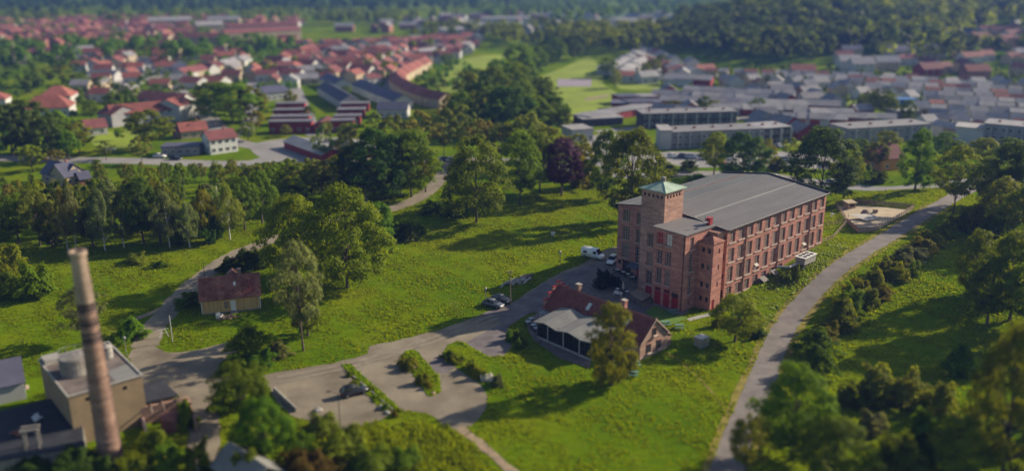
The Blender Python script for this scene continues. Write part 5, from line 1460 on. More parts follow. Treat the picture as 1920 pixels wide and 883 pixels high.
pole(957, 571, 506, 'wooden utility pole beside the two dark cars', 'cross')
pole(911, 574, 543, 'short steel lamp post left of the two dark cars', 'lamp', 'steel', 'street_lamp')
pole(1050, 504, 475, 'short lamp post on the meadow edge left of the white van', 'lamp', 'steel', 'street_lamp')
pole(324, 641, 588, 'white painted pole on the grass before the yellow house', 'post', 'white')
pole(640, 826, 735, 'thin dark lamp post with side arm in the gravel car park', 'arm', 'dark', 'street_lamp')
pole(384, 519, 488, 'thin dark mast behind the yellow house', 'post', 'dark')
pole(238, 668, 632, 'thin lamp post between the boiler house and the gravel yard', 'lamp', 'steel', 'street_lamp')
pole(1161, 555, 518, 'thin dark post by the cafe tables in the factory yard', 'post', 'dark')
pole(1306, 345, 312, 'pale street lamp behind the factory roof', 'lamp', 'steel', 'street_lamp')
# leaning white frame beside the white pole
o = thing('clothes_rack', 'white leaning drying frame beside the white pole', 'rack', G3(308, 632, 0), .4)
for s in (-1, 1):
    b = MB(); b.tube((s * .8, -.3, 0), (s * .2, .2, 1.5), .04, .04, 5); part('leg', b, M['white'], o)
b = MB(); b.tube((-.9, .2, 1.4), (.9, .25, 1.5), .04, .04, 5); b.tube((-.6, 0, .8), (.7, 0, .9), .03, .03, 5); part('rail', b, M['white'], o)
# rubble and log heap on the meadow edge
x, y = gp(972, 528); b = MB()
for k in range(34):
    c = Vector((random.gauss(0, 1.5), random.gauss(0, .6), random.uniform(.05, .5))); a = random.uniform(-.5, .9)
    l_ = random.uniform(.25, .8); b.obox(c, (l_ * math.cos(a), l_ * math.sin(a), random.uniform(-.1, .15)), (-.2 * math.sin(a), .2 * math.cos(a), 0), (0, 0, .16))
tag(part('stone_heap', b, M['concrete'], loc=(x, y, H1(x, y)), rz=.6), 'heap of pale stones and slabs on the meadow above the dark cars', 'stones')
x, y = gp(988, 522); b = MB()
for k in range(5):
    a = random.uniform(.3, .7); b.tube((-1.6 * math.cos(a), -1.6 * math.sin(a) + k * .25, .25 + .15 * (k % 2)), (1.3 * math.cos(a), 1.3 * math.sin(a) + k * .25, .4 + .2 * (k % 2)), .2, .15, 7)
tag(part('log_pile', b, M['wood'], loc=(x, y, H1(x, y))), 'grey logs lying behind the pale stone heap', 'logs')
# small white thing on the meadow and white boards on the right lawn
b = MB(); b.box(-.45, .45, -.25, .25, 0, .9); tag(part('white_box', b, M['white'], loc=G3(1037, 442, 0)), 'small white box in the shadow on the meadow', 'box')
b = MB(); b.obox((0, 0, .12), (1.3, 0, 0), (0, .16, 0), (0, 0, .04)); tag(part('board', b, M['white'], loc=G3(1692, 526, 0), rz=-.9), 'white board lying on the dark grass right of the hedge', 'board')
b = MB(); b.obox((0, 0, .12), (.8, 0, 0), (0, .1, 0), (0, 0, .04)); tag(part('board', b, M['wood_light'], loc=G3(1732, 493, 0), rz=.3), 'short pale plank on the grass above the white board', 'board')
# grey utility cabinet with striped lid
o = thing('utility_cabinet', 'grey utility cabinet with ribbed lid on the lawn below the turret', 'cabinet', G3(1315, 648, 0), .68)
b = MB(); b.box(-1.05, 1.05, -.8, .8, -.1, 1.55); part('body', b, M['concrete'], o)
b = MB(); b.box(-1.15, 1.15, -.9, .9, 1.55, 1.7); ld = part('lid', b, M['steel'], o)
for i in range(3):
    b = MB(); x = -.7 + .7 * i; b.box(x - .22, x + .22, -.86, .86, 1.7, 1.78); part('rib', b, M['white'], ld)
b = MB(); b.box(-.9, .9, -.83, -.805, .1, 1.4); part('door', b, M['steel'], o)
# ventilation unit on stilts by the long facade
vx, vy = fuv(24.8, -3.6)
o = thing('ventilation_unit', 'pale rooftop style ventilation unit with six fans beside the long facade', 'ventilator', (vx, vy, H1(vx, vy)), math.pi / 2 - TH)
b = MB(); b.box(-2.3, 2.3, -1.05, 1.05, .9, 2.3); part('casing', b, M['concrete'], o)
b = MB(); b.box(-2.5, 2.5, -1.25, 1.25, 2.3, 2.45); tp = part('top_plate', b, M['white'], o)
for i in range(3):
    for j in (-1, 1):
        b = MB(); b.lathe([(.42, 2.45), (.42, 2.53), (.34, 2.53), (.32, 2.47)], 12, (-1.35 + 1.35 * i, .52 * j)); part('fan', b, M['dark'], tp)
for sx_, sy_ in ((-2, -.8), (2, -.8), (-2, .8), (2, .8)):
    b = MB(); b.box(sx_ - .07, sx_ + .07, sy_ - .07, sy_ + .07, -.4, .9); part('leg', b, M['steel'], o)
b = MB(); b.tube((-2.3, .2, 1.3), (-5.5, .6, .9), .25, .25, 8); b.tube((-5.5, .6, .9), (-7.0, 2.6, .9), .25, .25, 8); part('duct', b, M['steel'], o)
for u, v in ((13.5, -.8), (17.5, -.9)):
    x, y = fuv(u, v); z = H1(x, y)
    b = MB(); b.obox((0, 0, .55), (1.0, 0, 0), (0, .6, .3), (0, 0, .06)); b.box(-1, 1, .3, .5, -.3, .4)
    tag(part('hatch_cover', b, M['concrete_dark'], loc=(x, y, z), rz=math.pi / 2 - TH), 'pale cellar hatch against the long facade, %s' % ('nearer the turret' if u < 15 else 'nearer the ventilation unit'), 'hatch', 'cellar hatches')

# retaining wall in the car park and its pale boulders
p0 = gp(514, 733); p1 = gp(556, 772); dv = Vector((p1[0] - p0[0], p1[1] - p0[1])); 
b = MB(); b.box(0, dv.length, -.12, .12, -.2, .75); tag(part('retaining_wall', b, M['concrete'], loc=(p0[0], p0[1], 0), rz=math.atan2(dv.y, dv.x)), 'low pale retaining wall at the left of the gravel car park', 'wall')
p0 = gp(652, 697); p1 = gp(738, 770); dv = Vector((p1[0] - p0[0], p1[1] - p0[1]))
b = MB(); b.box(0, dv.length, -.12, .12, -.2, .22); tag(part('kerb_wall', b, M['concrete_dark'], loc=(p0[0], p0[1], 0), rz=math.atan2(dv.y, dv.x)), 'low kerb wall under the planted strip in the car park', 'wall')
def boulder(px, py, s, label, m='concrete'):
    bm = bmesh.new(); bmesh.ops.create_icosphere(bm, subdivisions=2, radius=1)
    for v in bm.verts: v.co = v.co * (1 + .18 * math.sin(3 * v.co.x + px) * math.cos(4 * v.co.y)) ; v.co.z *= .6
    me = bpy.data.meshes.new('boulder'); bm.to_mesh(me); bm.free(); me.materials.append(M[m])
    q = tag(link('boulder', me, None, G3(px, py, s * .25)), label, 'boulder', 'pale boulders of the car park'); q.scale = (s, s, s)
boulder(597, 770, .65, 'round pale boulder right of the retaining wall'); boulder(716, 765, .6, 'upper pale boulder at the end of the planted strip')
boulder(727, 774, .5, 'lower pale boulder at the end of the planted strip'); boulder(776, 690, .45, 'reddish stone between the two yellow green planters', 'brick_light'); boulder(812, 738, .4, 'reddish stone below the parking planters', 'brick_light')

# cafe yard: decks, tables, chairs, parasol, planters, fence
def table(px, py, label, m='steel', top='white'):
    o = thing('cafe_table', label, 'table', G3(px, py, .09), random.uniform(0, 3), 'tables in the factory yard')
    b = MB(); b.lathe([(.45, .70), (.45, .74)], 14); part('tabletop', b, M[top], o)
    b = MB(); b.tube((0, 0, .03), (0, 0, .70), .035, .035, 6); part('leg', b, M[m], o)
    b = MB(); b.lathe([(.26, 0), (.24, .03)], 10); part('base', b, M[m], o)
CHP = None
def chair(px, py, key, dx=0, dy=0):
    p = G3(px, py, .09)
    o = thing('cafe_chair', None, 'chair', (p[0] + dx, p[1] + dy, p[2]), random.uniform(0, 6.28), 'chairs in the factory yard')
    b = MB(); b.box(-.21, .21, -.21, .21, .43, .47); part('seat', b, M['dark'], o)
    b = MB(); b.box(-.21, .21, .18, .21, .47, .86); part('backrest', b, M['dark'], o)
    for sx_ in (-1, 1):
        for sy_ in (-1, 1):
            b = MB(); b.box(sx_ * .18 - .015, sx_ * .18 + .015, sy_ * .18 - .015, sy_ * .18 + .015, 0, .43); part('leg', b, M['dark'], o)
    zone(key, o, 'dark metal cafe chair', px + dx)
tabs = [(1158, 512, 'leftmost cafe table below the factory entrance'), (1168, 516, 'cafe table second from left below the factory entrance'), (1178, 520, 'cafe table third from left below the factory entrance'),
        (1186, 526, 'rightmost cafe table below the factory entrance'), (1158, 548, 'pale cafe table near the white bench'), (1176, 553, 'pale cafe table at the end of the wooden deck')]
for a in tabs: table(*a)
for a in tabs:
    for k in range(3):
        t = random.uniform(0, 6.28); chair(a[0], a[1], 'of the chairs at the yard tables', .8 * math.cos(t), .8 * math.sin(t))
o = thing('white_bench', 'white garden bench beside the cafe tables in the factory yard', 'bench', G3(1158, 555, .09), -.6)
b = MB(); b.box(-.9, .9, -.22, .22, .42, .47); part('seat', b, M['white'], o); b = MB(); b.box(-.9, .9, .2, .25, .47, .9); part('backrest', b, M['white'], o)
for s in (-.8, .8):
    b = MB(); b.box(s - .04, s + .04, -.2, .2, 0, .42); part('leg', b, M['white'], o)
o = thing('closed_parasol', 'folded pale parasol standing among the cafe tables', 'parasol', G3(1168, 551, .09))
b = MB(); b.tube((0, 0, 0), (0, 0, 2.6), .03, .03, 6); part('pole', b, M['wood'], o)
b = MB(); b.lathe([(.10, .9), (.28, 1.1), (.20, 1.8), (.05, 2.55)], 10); part('canopy', b, M['canvas'], o); b = MB(); b.lathe([(.3, 0), (.28, .08)], 10); part('base', b, M['concrete'], o)
dk = [gp(1180, 552), gp(1198, 543), gp(1222, 556), gp(1204, 567)]
o = thing('wooden_deck', 'raised wooden deck against the foot of the factory tower', 'deck', (0, 0, 0)); dz = .35
for i in range(14):
    t0, t1 = i / 14, (i + .93) / 14
    lerp = lambda a, b_, t: (a[0] + (b_[0] - a[0]) * t, a[1] + (b_[1] - a[1]) * t)
    b = MB(); b.prism([lerp(dk[0], dk[3], t0), lerp(dk[0], dk[3], t1), lerp(dk[1], dk[2], t1), lerp(dk[1], dk[2], t0)][::-1], .3, .36); part('plank', b, M['wood_light'], o)
b = MB(); b.prism([dk[0], dk[3], dk[2], dk[1]][::-1], .05, .29); part('frame', b, M['wood'], o)
def fence_run(pts, label, h=1.0, m='wood', gap=1.6, rails=2, panel=False, name='fence', world=False, infill=None):
    W_ = [Vector(p if world else gp(*p)) for p in pts]
    o = thing(name, label, 'fence', (0, 0, 0))
    for a, b_ in zip(W_[:-1], W_[1:]):
        dv = b_ - a; n = max(1, int(dv.length / gap)); ang = math.atan2(dv.y, dv.x)
        for i in range(n + 1):
            q_ = a + dv * (i / n); z = H1(q_.x, q_.y); b = MB(); b.box(-.05, .05, -.05, .05, -.2, h + .05); part('post', b, M[m], o, loc=(q_.x, q_.y, z), rz=ang)
        za, zb = H1(a.x, a.y), H1(b_.x, b_.y)
        for r_ in range(rails):
            zz = h * (r_ + 1) / rails - .08; b = MB(); mid = (a + b_) / 2
            b.obox((0, 0, 0), (dv.length / 2, 0, (zb - za) / 2), (0, .03, 0), (0, 0, .05)); part('rail', b, M[m], o, loc=(mid.x, mid.y, (za + zb) / 2 + zz), rz=ang)
        if infill:
            k = int(dv.length / .22); me_ = MB().box(-.085, .085, -.015, .015, .08, h).mesh('board', [M[infill]])
            for i in range(k):
                q_ = a + dv * ((i + .5) / k) + Vector((-dv.y, dv.x)).normalized() * .05; link('board', me_, o, (q_.x, q_.y, H1(q_.x, q_.y)), ang)
    return o
fence_run([(1176, 566), (1204, 575), (1240, 548 + 14)], 'low dark railing between the factory deck and the small lawn', 1.0, 'dark', 1.2, 2)
fence_run([(1204, 577), (1232, 563)], 'low wooden trellis at the corner of the small lawn', .9, 'wood', .8, 3)
KT = 'of the teal garden tables'
for px, py in ((1248, 610), (1274, 616), (1190, 686), (1187, 704), (1262, 588)):
    o = thing('garden_table', None, 'table', G3(px, py, .05), random.uniform(-.4, .4), 'teal garden tables')
    b = MB(); b.box(-.75, .75, -.35, .35, .70, .76); part('tabletop', b, M['teal'], o)
    for s in (-1, 1):
        b = MB(); b.box(-.85, .85, s * .75 - .14, s * .75 + .14, .42, .47); part('bench_seat', b, M['teal'], o)
        b = MB(); b.box(s * .6 - .04, s * .6 + .04, -.75, .75, .30, .40); b.box(s * .6 - .04, s * .6 + .04, -.1, .1, 0, .70); b.box(s * .6 - .04, s * .6 + .04, -.78, -.70, 0, .42); b.box(s * .6 - .04, s * .6 + .04, .70, .78, 0, .42); part('leg', b, M['teal'], o)
    zone(KT, o, 'teal garden table with benches', px)
KP = 'of the planters along the inn terrace'
for i, (px, py) in enumerate(((996, 604), (1000, 616), (990, 610), (1006, 622))):
    o = thing('terrace_table', None, 'table', G3(px, py, .08), .4, 'tables on the inn terrace')
    b = MB(); b.box(-.45, .45, -.4, .4, .70, .75); part('tabletop', b, M['steel'], o)
    for sx_ in (-.38, .38):
        b = MB(); b.box(sx_ - .03, sx_ + .03, -.3, .3, 0, .70); part('leg', b, M['dark'], o)
    zone('of the grey tables on the inn terrace', o, 'small grey terrace table', px + i * .01)

# ------------------------------------------------------------------ fenced sand playground
fence_run([(1567, 386), (1590, 382), (1640, 386), (1713, 392)], 'wooden board fence along the far side of the playground', 1.25, 'wood', 2.0, 2, infill='wood')
fence_run([(1713, 392), (1680, 412), (1642, 433)], 'open wooden fence along the road side of the playground', 1.15, 'wood_light', 1.6, 3)
fence_run([(1642, 434), (1610, 437), (1588, 418)], 'wooden board fence along the near side of the playground', 1.1, 'wood', 1.8, 2, infill='wood_light')
fence_run([(1587, 417), (1567, 387)], 'pale rail fence on the left side of the playground', 1.15, 'wood_light', 1.8, 3)
fence_run([(1586, 419), (1566, 422), (1549, 424)], 'rail fence from the playground to the factory corner', 1.1, 'wood_light', 1.8, 3)
fence_run([(1586, 421), (1562, 448), (1541, 456)], 'lower pale rail fence slanting from the playground to the facade end', 1.0, 'wood_light', 1.8, 2)
px_ = G3(1592, 391, 0)
o = thing('playhouse', 'small wooden playhouse with flat roof in the playground corner', 'playhouse', px_, .25)
b = MB(); facade(b, (-1.1, -1, 0), (1, 0, 0), (0, -1, 0), 2.2, 0, 1.7, [(.5, 1.9, .8, 1.4)], .12); b.box(-1.1, 1.1, .9, 1.0, 0, 1.7); b.box(-1.1, -1.0, -.98, .88, 0, 1.7); b.box(1.0, 1.1, -.98, .88, 0, 1.7); part('wall', b, M['wood_light'], o)
b = MB(); b.obox((0, 0, 1.85), (1.35, 0, 0), (0, 1.25, .12), (0, 0, .06)); part('roof', b, M['sand'], o); b = MB(); b.box(-.98, .98, -.5, .88, .02, .08); part('floor', b, M['wood'], o)
px_ = G3(1622, 402, 0)
o = thing('play_mound', 'dark climbing mound with slide in the middle of the playground', 'play equipment', px_, .2)
bm = bmesh.new(); bmesh.ops.create_icosphere(bm, subdivisions=2, radius=1)
for v in bm.verts: v.co.z = max(-.1, v.co.z)
me = bpy.data.meshes.new('mound'); bm.to_mesh(me); bm.free(); me.materials.append(M['wood']); q = link('mound', me, o); q.scale = (1.2, .9, 1.35)
b = MB(); b.obox((2.0, 0, .55), (1.2, 0, -.45), (0, .35, 0), (0, 0, .04)); part('slide', b, M['steel'], o); b = MB(); b.box(2.6, 3.6, .2, .9, 0, .9); part('platform', b, M['wood'], o)
o = thing('shade_sail', 'pale shade sail stretched over the playground sand', 'sail', G3(1620, 412, 0), .1)
cs = [(-3.2, 1.6, 1.0), (2.6, 1.9, .9), (3.4, -.6, .6), (-.4, -2.2, .3)]
b = MB(); b.quad(cs[0], cs[1], (.4, .2, .75)); b.quad(cs[1], cs[2], (.4, .2, .75)); b.quad(cs[2], cs[3], (.4, .2, .75)); b.quad(cs[3], cs[0], (.4, .2, .75)); part('sail', b, M['canvas'], o)
for c in cs:
    b = MB(); b.tube((c[0], c[1], -.1), (c[0], c[1], c[2] + .2), .05, .05, 6); part('post', b, M['wood'], o)
o = thing('sandbox', 'low timber framed sandbox at the near end of the playground', 'sandbox', G3(1624, 426, 0), .15)
for a in ((-2.6, 2.6, -1.3, -1.1), (-2.6, 2.6, 1.1, 1.3), (-2.6, -2.4, -1.09, 1.09), (2.4, 2.6, -1.09, 1.09)):
    b = MB(); b.box(*a, 0, .35); part('timber', b, M['wood_light'], o)
b = MB(); b.box(-2.39, 2.39, -1.08, 1.08, 0, .2); part('sand', b, M['sand'], o)
for i in range(2):
    b = MB(); b.lathe([(.35, 0), (.3, .1)], 10); b.tube((0, 0, .1), (0, 0, .7), .04, .04, 6); b.obox((0, 0, .75), (.4, 0, 0), (0, .12, 0), (0, 0, .08))
    tag(part('spring_rider', b, M['white'], loc=G3(1559 + i * 3, 406 + i, 0)), 'white spring rider on the grass left of the playground, %s one' % ('left' if i == 0 else 'right'), 'toy', 'spring riders')

# ------------------------------------------------------------------ the town behind
TOWN = []
WINM = {}
def town_window(w, h):
    k = (round(w, 1), round(h, 1))
    if k not in WINM:
        b = MB(); b.box(-w / 2, w / 2, -.05, .03, 0, h, 0); b.box(-w / 2 + .1, w / 2 - .1, -.07, -.051, .1, h - .1, 1); b.box(-.04, .04, -.085, -.071, .1, h - .1, 0)
        WINM[k] = b.mesh('window', [M['white'], M['glass']])
    return WINM[k]
def house_at(x, y, rz, L, D, hw, hr, wm, rm, label=None, key=None, look=None, flat=False, hip=0, win=0, floors=1, chim=False, name='house', cat='house', group=None, door=False, z=None, gwin=0):
    z = H1(x, y) if z is None else z
    o = thing(name, label, cat, (x, y, z), rz, group)
    if flat:
        b = MB(); b.box(-L / 2, L / 2, -D / 2, D / 2, -.5, hw); part('wall', b, M[wm], o)
        b = MB(); b.box(-L / 2 - .35, L / 2 + .35, -D / 2 - .35, D / 2 + .35, hw + .002, hw + .35); rf_ = part('roof', b, M[rm], o)
    else:
        _, rf_ = gable_house(o, L, D, hw, hr, M[wm], M[rm], .45, hip=hip)
    for f in range(floors if win else 0):
        zz = .9 + f * 2.7
        if zz + 1.2 > hw: break
        for i in range(win):
            xx = -L / 2 + L * (i + .5) / win
            if door and f == 0 and i == win // 2: continue
            link('window', town_window(min(1.3, L / win * .55), 1.2), o, (xx, -D / 2 - .02, zz))
        for i in range(gwin):
            yy = -D / 2 + D * (i + .5) / gwin
            for s in (-1, 1): link('window', town_window(1.0, 1.2), o, (s * (L / 2 + .02), yy, zz), s * math.pi / 2)
    if door:
        b = MB(); b.box(-.5, .5, -.06, .03, 0, 2.0); link('door', b.mesh('door', [M['wood']]), o, (0, -D / 2 - .02, .05))
    if chim:
        b = MB(); b.box(L * .2 - .35, L * .2 + .35, -.35, .35, (hr if not flat else hw) - .4, (hr if not flat else hw) + .9); part('chimney', b, M['w_brick'], rf_)
    if key: zone(key, o, look, proj(x, y, z)[0])
    TOWN.append((x, y, max(L, D) * .6))
    return o
def ph(a, b, D, hw, hr, wm, rm, **kw):
    """house whose front foot runs between two pixels"""
    A, B = Vector(gp(*a)), Vector(gp(*b)); dv = B - A; n = Vector((-dv.y, dv.x)).normalized()
    if n.y < 0: n = -n
    c = (A + B) / 2 + n * D / 2
    return house_at(c.x, c.y, math.atan2(dv.y, dv.x), dv.length, D, hw, hr, wm, rm, **kw)

# singled-out buildings on the left
ph((396, 291), (447, 284), 8, 5.4, 7.8, 'white', 'r_red', label='white two-storey house with dark red roof beside the street', win=4, floors=2, gwin=2, chim=True)
ph((304, 293), (374, 291), 7, 3.0, 3, 'w_grey', 'r_slate', label='low dark flat roofed annex left of the white two-storey house', flat=True, win=5, name='annex_building', cat='building')
ph((341, 262), (391, 257), 8, 3.2, 5.8, 'w_cream', 'r_terracotta', label='cream house with orange roof behind the white two-storey house', win=3, gwin=1, chim=True)
ph((324, 258), (342, 261), 7, 3.0, 5.2, 'w_brick', 'r_red', label='small red brick house left of the cream house', win=1)
ph((212, 238), (340, 226), 11, 5.2, 8.2, 'w_white', 'r_terracotta', label='long pale school wing with orange tiled roof', win=9, floors=2, name='school_building', cat='building')
ph((340, 228), (367, 220), 12, 6.6, 9.2, 'w_white', 'r_terracotta', label='taller right end block of the pale school', win=2, floors=2, name='school_building', cat='building')
ph((186, 236), (212, 240), 12, 5.4, 8.0, 'w_grey', 'r_red', label='left gable block of the pale school', win=2, floors=2, name='school_building', cat='building')
ph((258, 205), (338, 212), 10, 5, 8, 'w_white', 'r_terracotta', label='rear school wing with orange roof behind the long wing', win=4, floors=2, name='school_building', cat='building')
ph((163, 256), (203, 252), 9, 3.2, 5.8, 'w_white', 'r_red', label='pale house with red roof above the bright lawn', win=2, gwin=1)
ph((74, 200), (134, 198), 14, 4.5, 8.5, 'w_white', 'r_terracotta', label='broad house with orange hipped roof at the far left, rear one', hip=.8, win=4)
ph((42, 222), (132, 218), 14, 4.2, 8.6, 'w_white', 'r_terracotta', label='wide house with orange hipped roof at the far left, front one', hip=.8, win=5)
ph((-30, 208), (13, 206), 12, 5, 8, 'w_white', 'r_terracotta', label='orange roofed house cut by the left edge', hip=.8)
ph((80, 342), (124, 350), 7, 3.2, 6.2, 'w_cream', 'r_slate', label='slate roofed cottage wing half hidden in the left wood', win=2, chim=True)
ph((124, 352), (152, 346), 8, 3.4, 6.6, 'w_cream', 'r_slate', label='cream gabled cottage with slate roof in the left wood', win=2, gwin=2)
ph((152, 350), (172, 347), 5, 2.4, 4.0, 'w_brick', 'r_slate', label='small dark outbuilding right of the cream cottage', name='outbuilding', cat='shed')
ph((55, 112), (106, 113), 12, 5, 8, 'w_dark', 'r_red', label='long red roofed hall among trees at the far left', name='hall_building', cat='building')
ph((-10, 122), (26, 124), 12, 6, 9, 'w_dark', 'r_red', label='red roofed block cut by the left edge further back', name='hall_building', cat='building')
ph((334, 165), (370, 168), 10, 3.5, 6, 'w_white', 'r_terracotta', label='left one of two orange roofed houses above the dark green trees')
ph((374, 164), (413, 166), 10, 3.5, 6, 'w_white', 'r_terracotta', label='right one of two orange roofed houses above the dark green trees')
ph((138, 110), (178, 108), 14, 5, 8, 'w_white', 'r_grey', label='grey roofed hall left of the pale square', name='hall_building', cat='building')
ph((325, 140), (350, 139), 9, 4, 6, 'w_white', 'r_slate', label='small white house right of the pale square')
# red boarded barns in stepped rows
KB = 'of the stepped red boarded row houses'
for i, (x0, x1, y_) in enumerate(((505, 585, 251), (510, 580, 236), (514, 576, 223), (518, 572, 210), (622, 664, 249), (628, 676, 235), (634, 684, 222), (640, 692, 210))):
    ph((x0, y_), (x1, y_ - 1), 5.5, 4.4 if i in (0, 4) else 3.4, 4, 'w_red', 'r_mid', flat=True, key=KB, look='red boarded house with grey roof', win=5 if i in (0, 4) else 3, group='stepped red boarded row houses')
ph((533, 278), (604, 304), 8, 2.6, 4.2, 'w_red', 'r_grey', label='long low red barn with grey roof slanting beside the forecourt', name='barn', cat='barn')
ph((624, 280), (664, 300), 8, 2.6, 4.2, 'w_red', 'r_grey', label='second low red barn right of the slanting one', name='barn', cat='barn')
ph((588, 250), (602, 238), 6, 3.2, 4.4, 'w_red', 'r_red', label='narrow red link building between the stepped red rows')
KG = 'of the slate roofed row houses'
for a, b, D in (((500, 190), (542, 186), 14), ((596, 178), (640, 206), 9), ((660, 172), (704, 192), 10), ((700, 190), (740, 206), 9), ((708, 222), (764, 222), 9), ((600, 160), (628, 172), 9)):
    ph(a, b, D, 4.0, 6.4, 'w_white', 'r_slate', key=KG, look='dark slate roofed row house', group='slate roofed row houses', win=4)
# curved terrace with red roofs
KR = 'of the curved red roofed terrace'
arc = catmull([gp(*p) for p in ((796, 130), (768, 144), (744, 160), (752, 174), (776, 188), (806, 200), (838, 206))], False, 7.2)
for i in range(len(arc) - 1):
    a, b = arc[i], arc[i + 1]; m_ = (a + b) / 2; dv = b - a
    house_at(m_[0], m_[1] + 4, math.atan2(dv[1], dv[0]), np.hypot(*dv) * .96, 9, 4.6 + .25 * (i % 2), 7.2 + .25 * (i % 2), 'w_cream', 'r_terracotta', key=KR, look='narrow red roofed row house', group='curved red roofed terrace', win=2)
# rows of red roofed houses
def row(a, b, n, L, D, hw, hr, wms, rms, key, look, jit=.25, flat=False, turn=None, win=0, z_=None):
    A, B = Vector(gp(*a)), Vector(gp(*b)); dv = B - A
    for i in range(n):
        c = A + dv * ((i + .5) / n); rr = math.atan2(dv.y, dv.x) + random.uniform(-jit, jit) + (turn if turn is not None else (random.choice((0, 0, math.pi / 2))))
        if rr > math.pi / 2: rr -= math.pi
        if rr < -math.pi / 2: rr += math.pi
        w_, r_ = random.choice(wms), random.choice(rms)
        house_at(c.x + random.uniform(-1, 1), c.y, rr, L * random.uniform(.85, 1.15), D, hw * random.uniform(.9, 1.1), hr, w_, r_, key=key,
                 look=look, group=key.replace('of the ', ''), flat=flat, win=win)
RW, RR = ['w_white', 'w_white', 'w_cream'], ['r_terracotta', 'r_red', 'r_terracotta']
row((462, 146), (590, 98), 7, 13, 9, 4.2, 7, RW, RR, 'of the first red roofed street', 'white house with red roof', win=3)
row((515, 152), (680, 100), 8, 13, 9, 4.2, 7, RW, RR, 'of the second red roofed street', 'white house with red roof', win=3)
row((610, 150), (760, 98), 8, 12, 9, 4.2, 7, RW, RR, 'of the third red roofed street', 'white house with red roof', win=3)
row((670, 148), (800, 102), 7, 13, 9, 4.2, 7, RW, RR, 'of the fourth red roofed street', 'white house with red roof', win=3)
row((545, 92), (860, 84), 14, 13, 9, 4.4, 7, RW + ['w_brick'], RR + ['r_brown'], 'of the far red roofed street', 'small house with red roof')
row((780, 112), (880, 94), 6, 12, 9, 4.2, 6.6, RW, ['r_red', 'r_grey'], 'of the houses left of the small field', 'pale house')
row((340, 150), (460, 122), 7, 13, 9, 4, 6.5, RW, ['r_grey', 'r_red'], 'of the houses along the diagonal street', 'pale house')
# far quarter at the upper left
for j, (y_, n) in enumerate(((84, 9), (75, 10), (67, 11), (60, 11), (53, 11))):
    row((10 + 12 * j, y_ + 2), (330 - 5 * j, y_ - 2), n, 13, 10, 5, 8, ['w_brick', 'w_brick', 'w_cream', 'w_white'], ['r_brown', 'r_red', 'r_brown'], 'of far quarter row %s counted upwards' % FIRST[j + 1], 'small red brown house', jit=.4)
for a, b, lab in (((345, 92), (420, 92), 'long red roofed apartment block below the far red blocks, left'), ((425, 84), (566, 76), 'longest red apartment block in the far upper left'), ((430, 70), (560, 64), 'red apartment block behind the longest far one'),
                  ((370, 66), (420, 64), 'pale apartment block left of the far red blocks'), ((280, 56), (360, 54), 'pale long block behind the far red quarter'), ((390, 54), (450, 53), 'smaller pale block behind the far red blocks')):
    ph(a, b, 13, 9, 12, 'w_cream' if 'red' in lab.split()[0] + lab else 'w_white', 'r_red' if 'red' in lab and 'pale' not in lab else 'r_pale', label=lab, win=0, name='apartment_block', cat='building')
for a, b, lab in (((895, 62), (985, 58), 'wide pale industrial hall in the far middle'), ((905, 48), (1000, 46), 'white industrial hall behind the wide pale one'), ((1010, 56), (1060, 56), 'low reddish hall right of the far industrial halls'),
                  ((1135, 54), (1215, 52), 'far pale pink block above the grove'), ((1240, 54), (1320, 48), 'far white hall left of the wooded hill'), ((830, 72), (900, 70), 'far low pale hall above the small field')):
    ph(a, b, 26, 7, 7, 'w_white' if 'red' not in lab else 'w_brick', 'r_pale', label=lab, flat=True, name='industrial_hall', cat='building')

# right side: flat blocks, row houses, terraces
def flat_block(a, b, D, hw, label, n, wm='w_grey', rm='r_grey', glaz=True):
    o = ph(a, b, D, hw, hw, wm, rm, label=label, flat=True, win=n, floors=2, name='apartment_block', cat='building')
    A, B = gp(*a), gp(*b); L = math.hypot(B[0] - A[0], B[1] - A[1])
    for i in range(0, n, 2):
        x = -L / 2 + L * (i + 1) / n; bb = MB(); bb.box(x - .12, x + .12, -D / 2 - 1.2, -D / 2 - .01, 0, hw - .3); part('party_wall', bb, M['w_white'], o)
    bb = MB()
    for i in range(max(2, n // 3)):
        x = -L / 2 + L * (i + .5) / max(2, n // 3); bb.box(x - .4, x + .4, -.4, .4, hw + .36, hw + 1.0)
    part('roof_vent', bb, M['w_brick'], o)
    return o
flat_block((1258, 280), (1432, 272), 11, 5.8, 'long grey two-storey flat block behind the factory street', 16)
flat_block((1432, 272), (1480, 268), 11, 5.8, 'dark glazed end block right of the long grey flat block', 5, 'w_dark')
ph((1237, 281), (1258, 281), 11, 6.6, 6.6, 'w_white', 'r_pale', label='white gable end block left of the long grey flat block', flat=True, name='apartment_block', cat='building')
flat_block((1205, 241), (1380, 236), 10, 5.6, 'second grey flat block behind the first long one', 16, 'w_dark')
flat_block((1588, 272), (1742, 262), 11, 5.6, 'grey flat block above the orange house', 12)
flat_block((1840, 274), (1990, 274), 11, 5.8, 'grey flat block at the right picture edge', 10)
ph((1788, 272), (1840, 274), 10, 6.4, 6.4, 'w_white', 'r_pale', label='pale blank block left of the right edge flat block', flat=True, name='apartment_block', cat='building')
ph((1073, 268), (1112, 265), 10, 4.5, 4.5, 'w_white', 'r_pale', label='pink white small block above the purple beech', flat=True, win=4, name='small_block', cat='building')
ph((1092, 238), (1168, 234), 9, 2.8, 3, 'w_dark', 'r_grey', label='long low black fronted row at the playing field corner', flat=True, name='garage_row', cat='garage')
ph((1652, 322), (1692, 318), 8, 4.2, 7.4, 'w_orange', 'r_red', label='orange wooden house with red roof beside the columnar tree', gwin=1, win=2, floors=1, chim=True)
ph((1682, 226), (1722, 224), 8, 3.6, 3.6, 'w_grey', 'r_pale', label='pale box building beside the blue shed', flat=True)
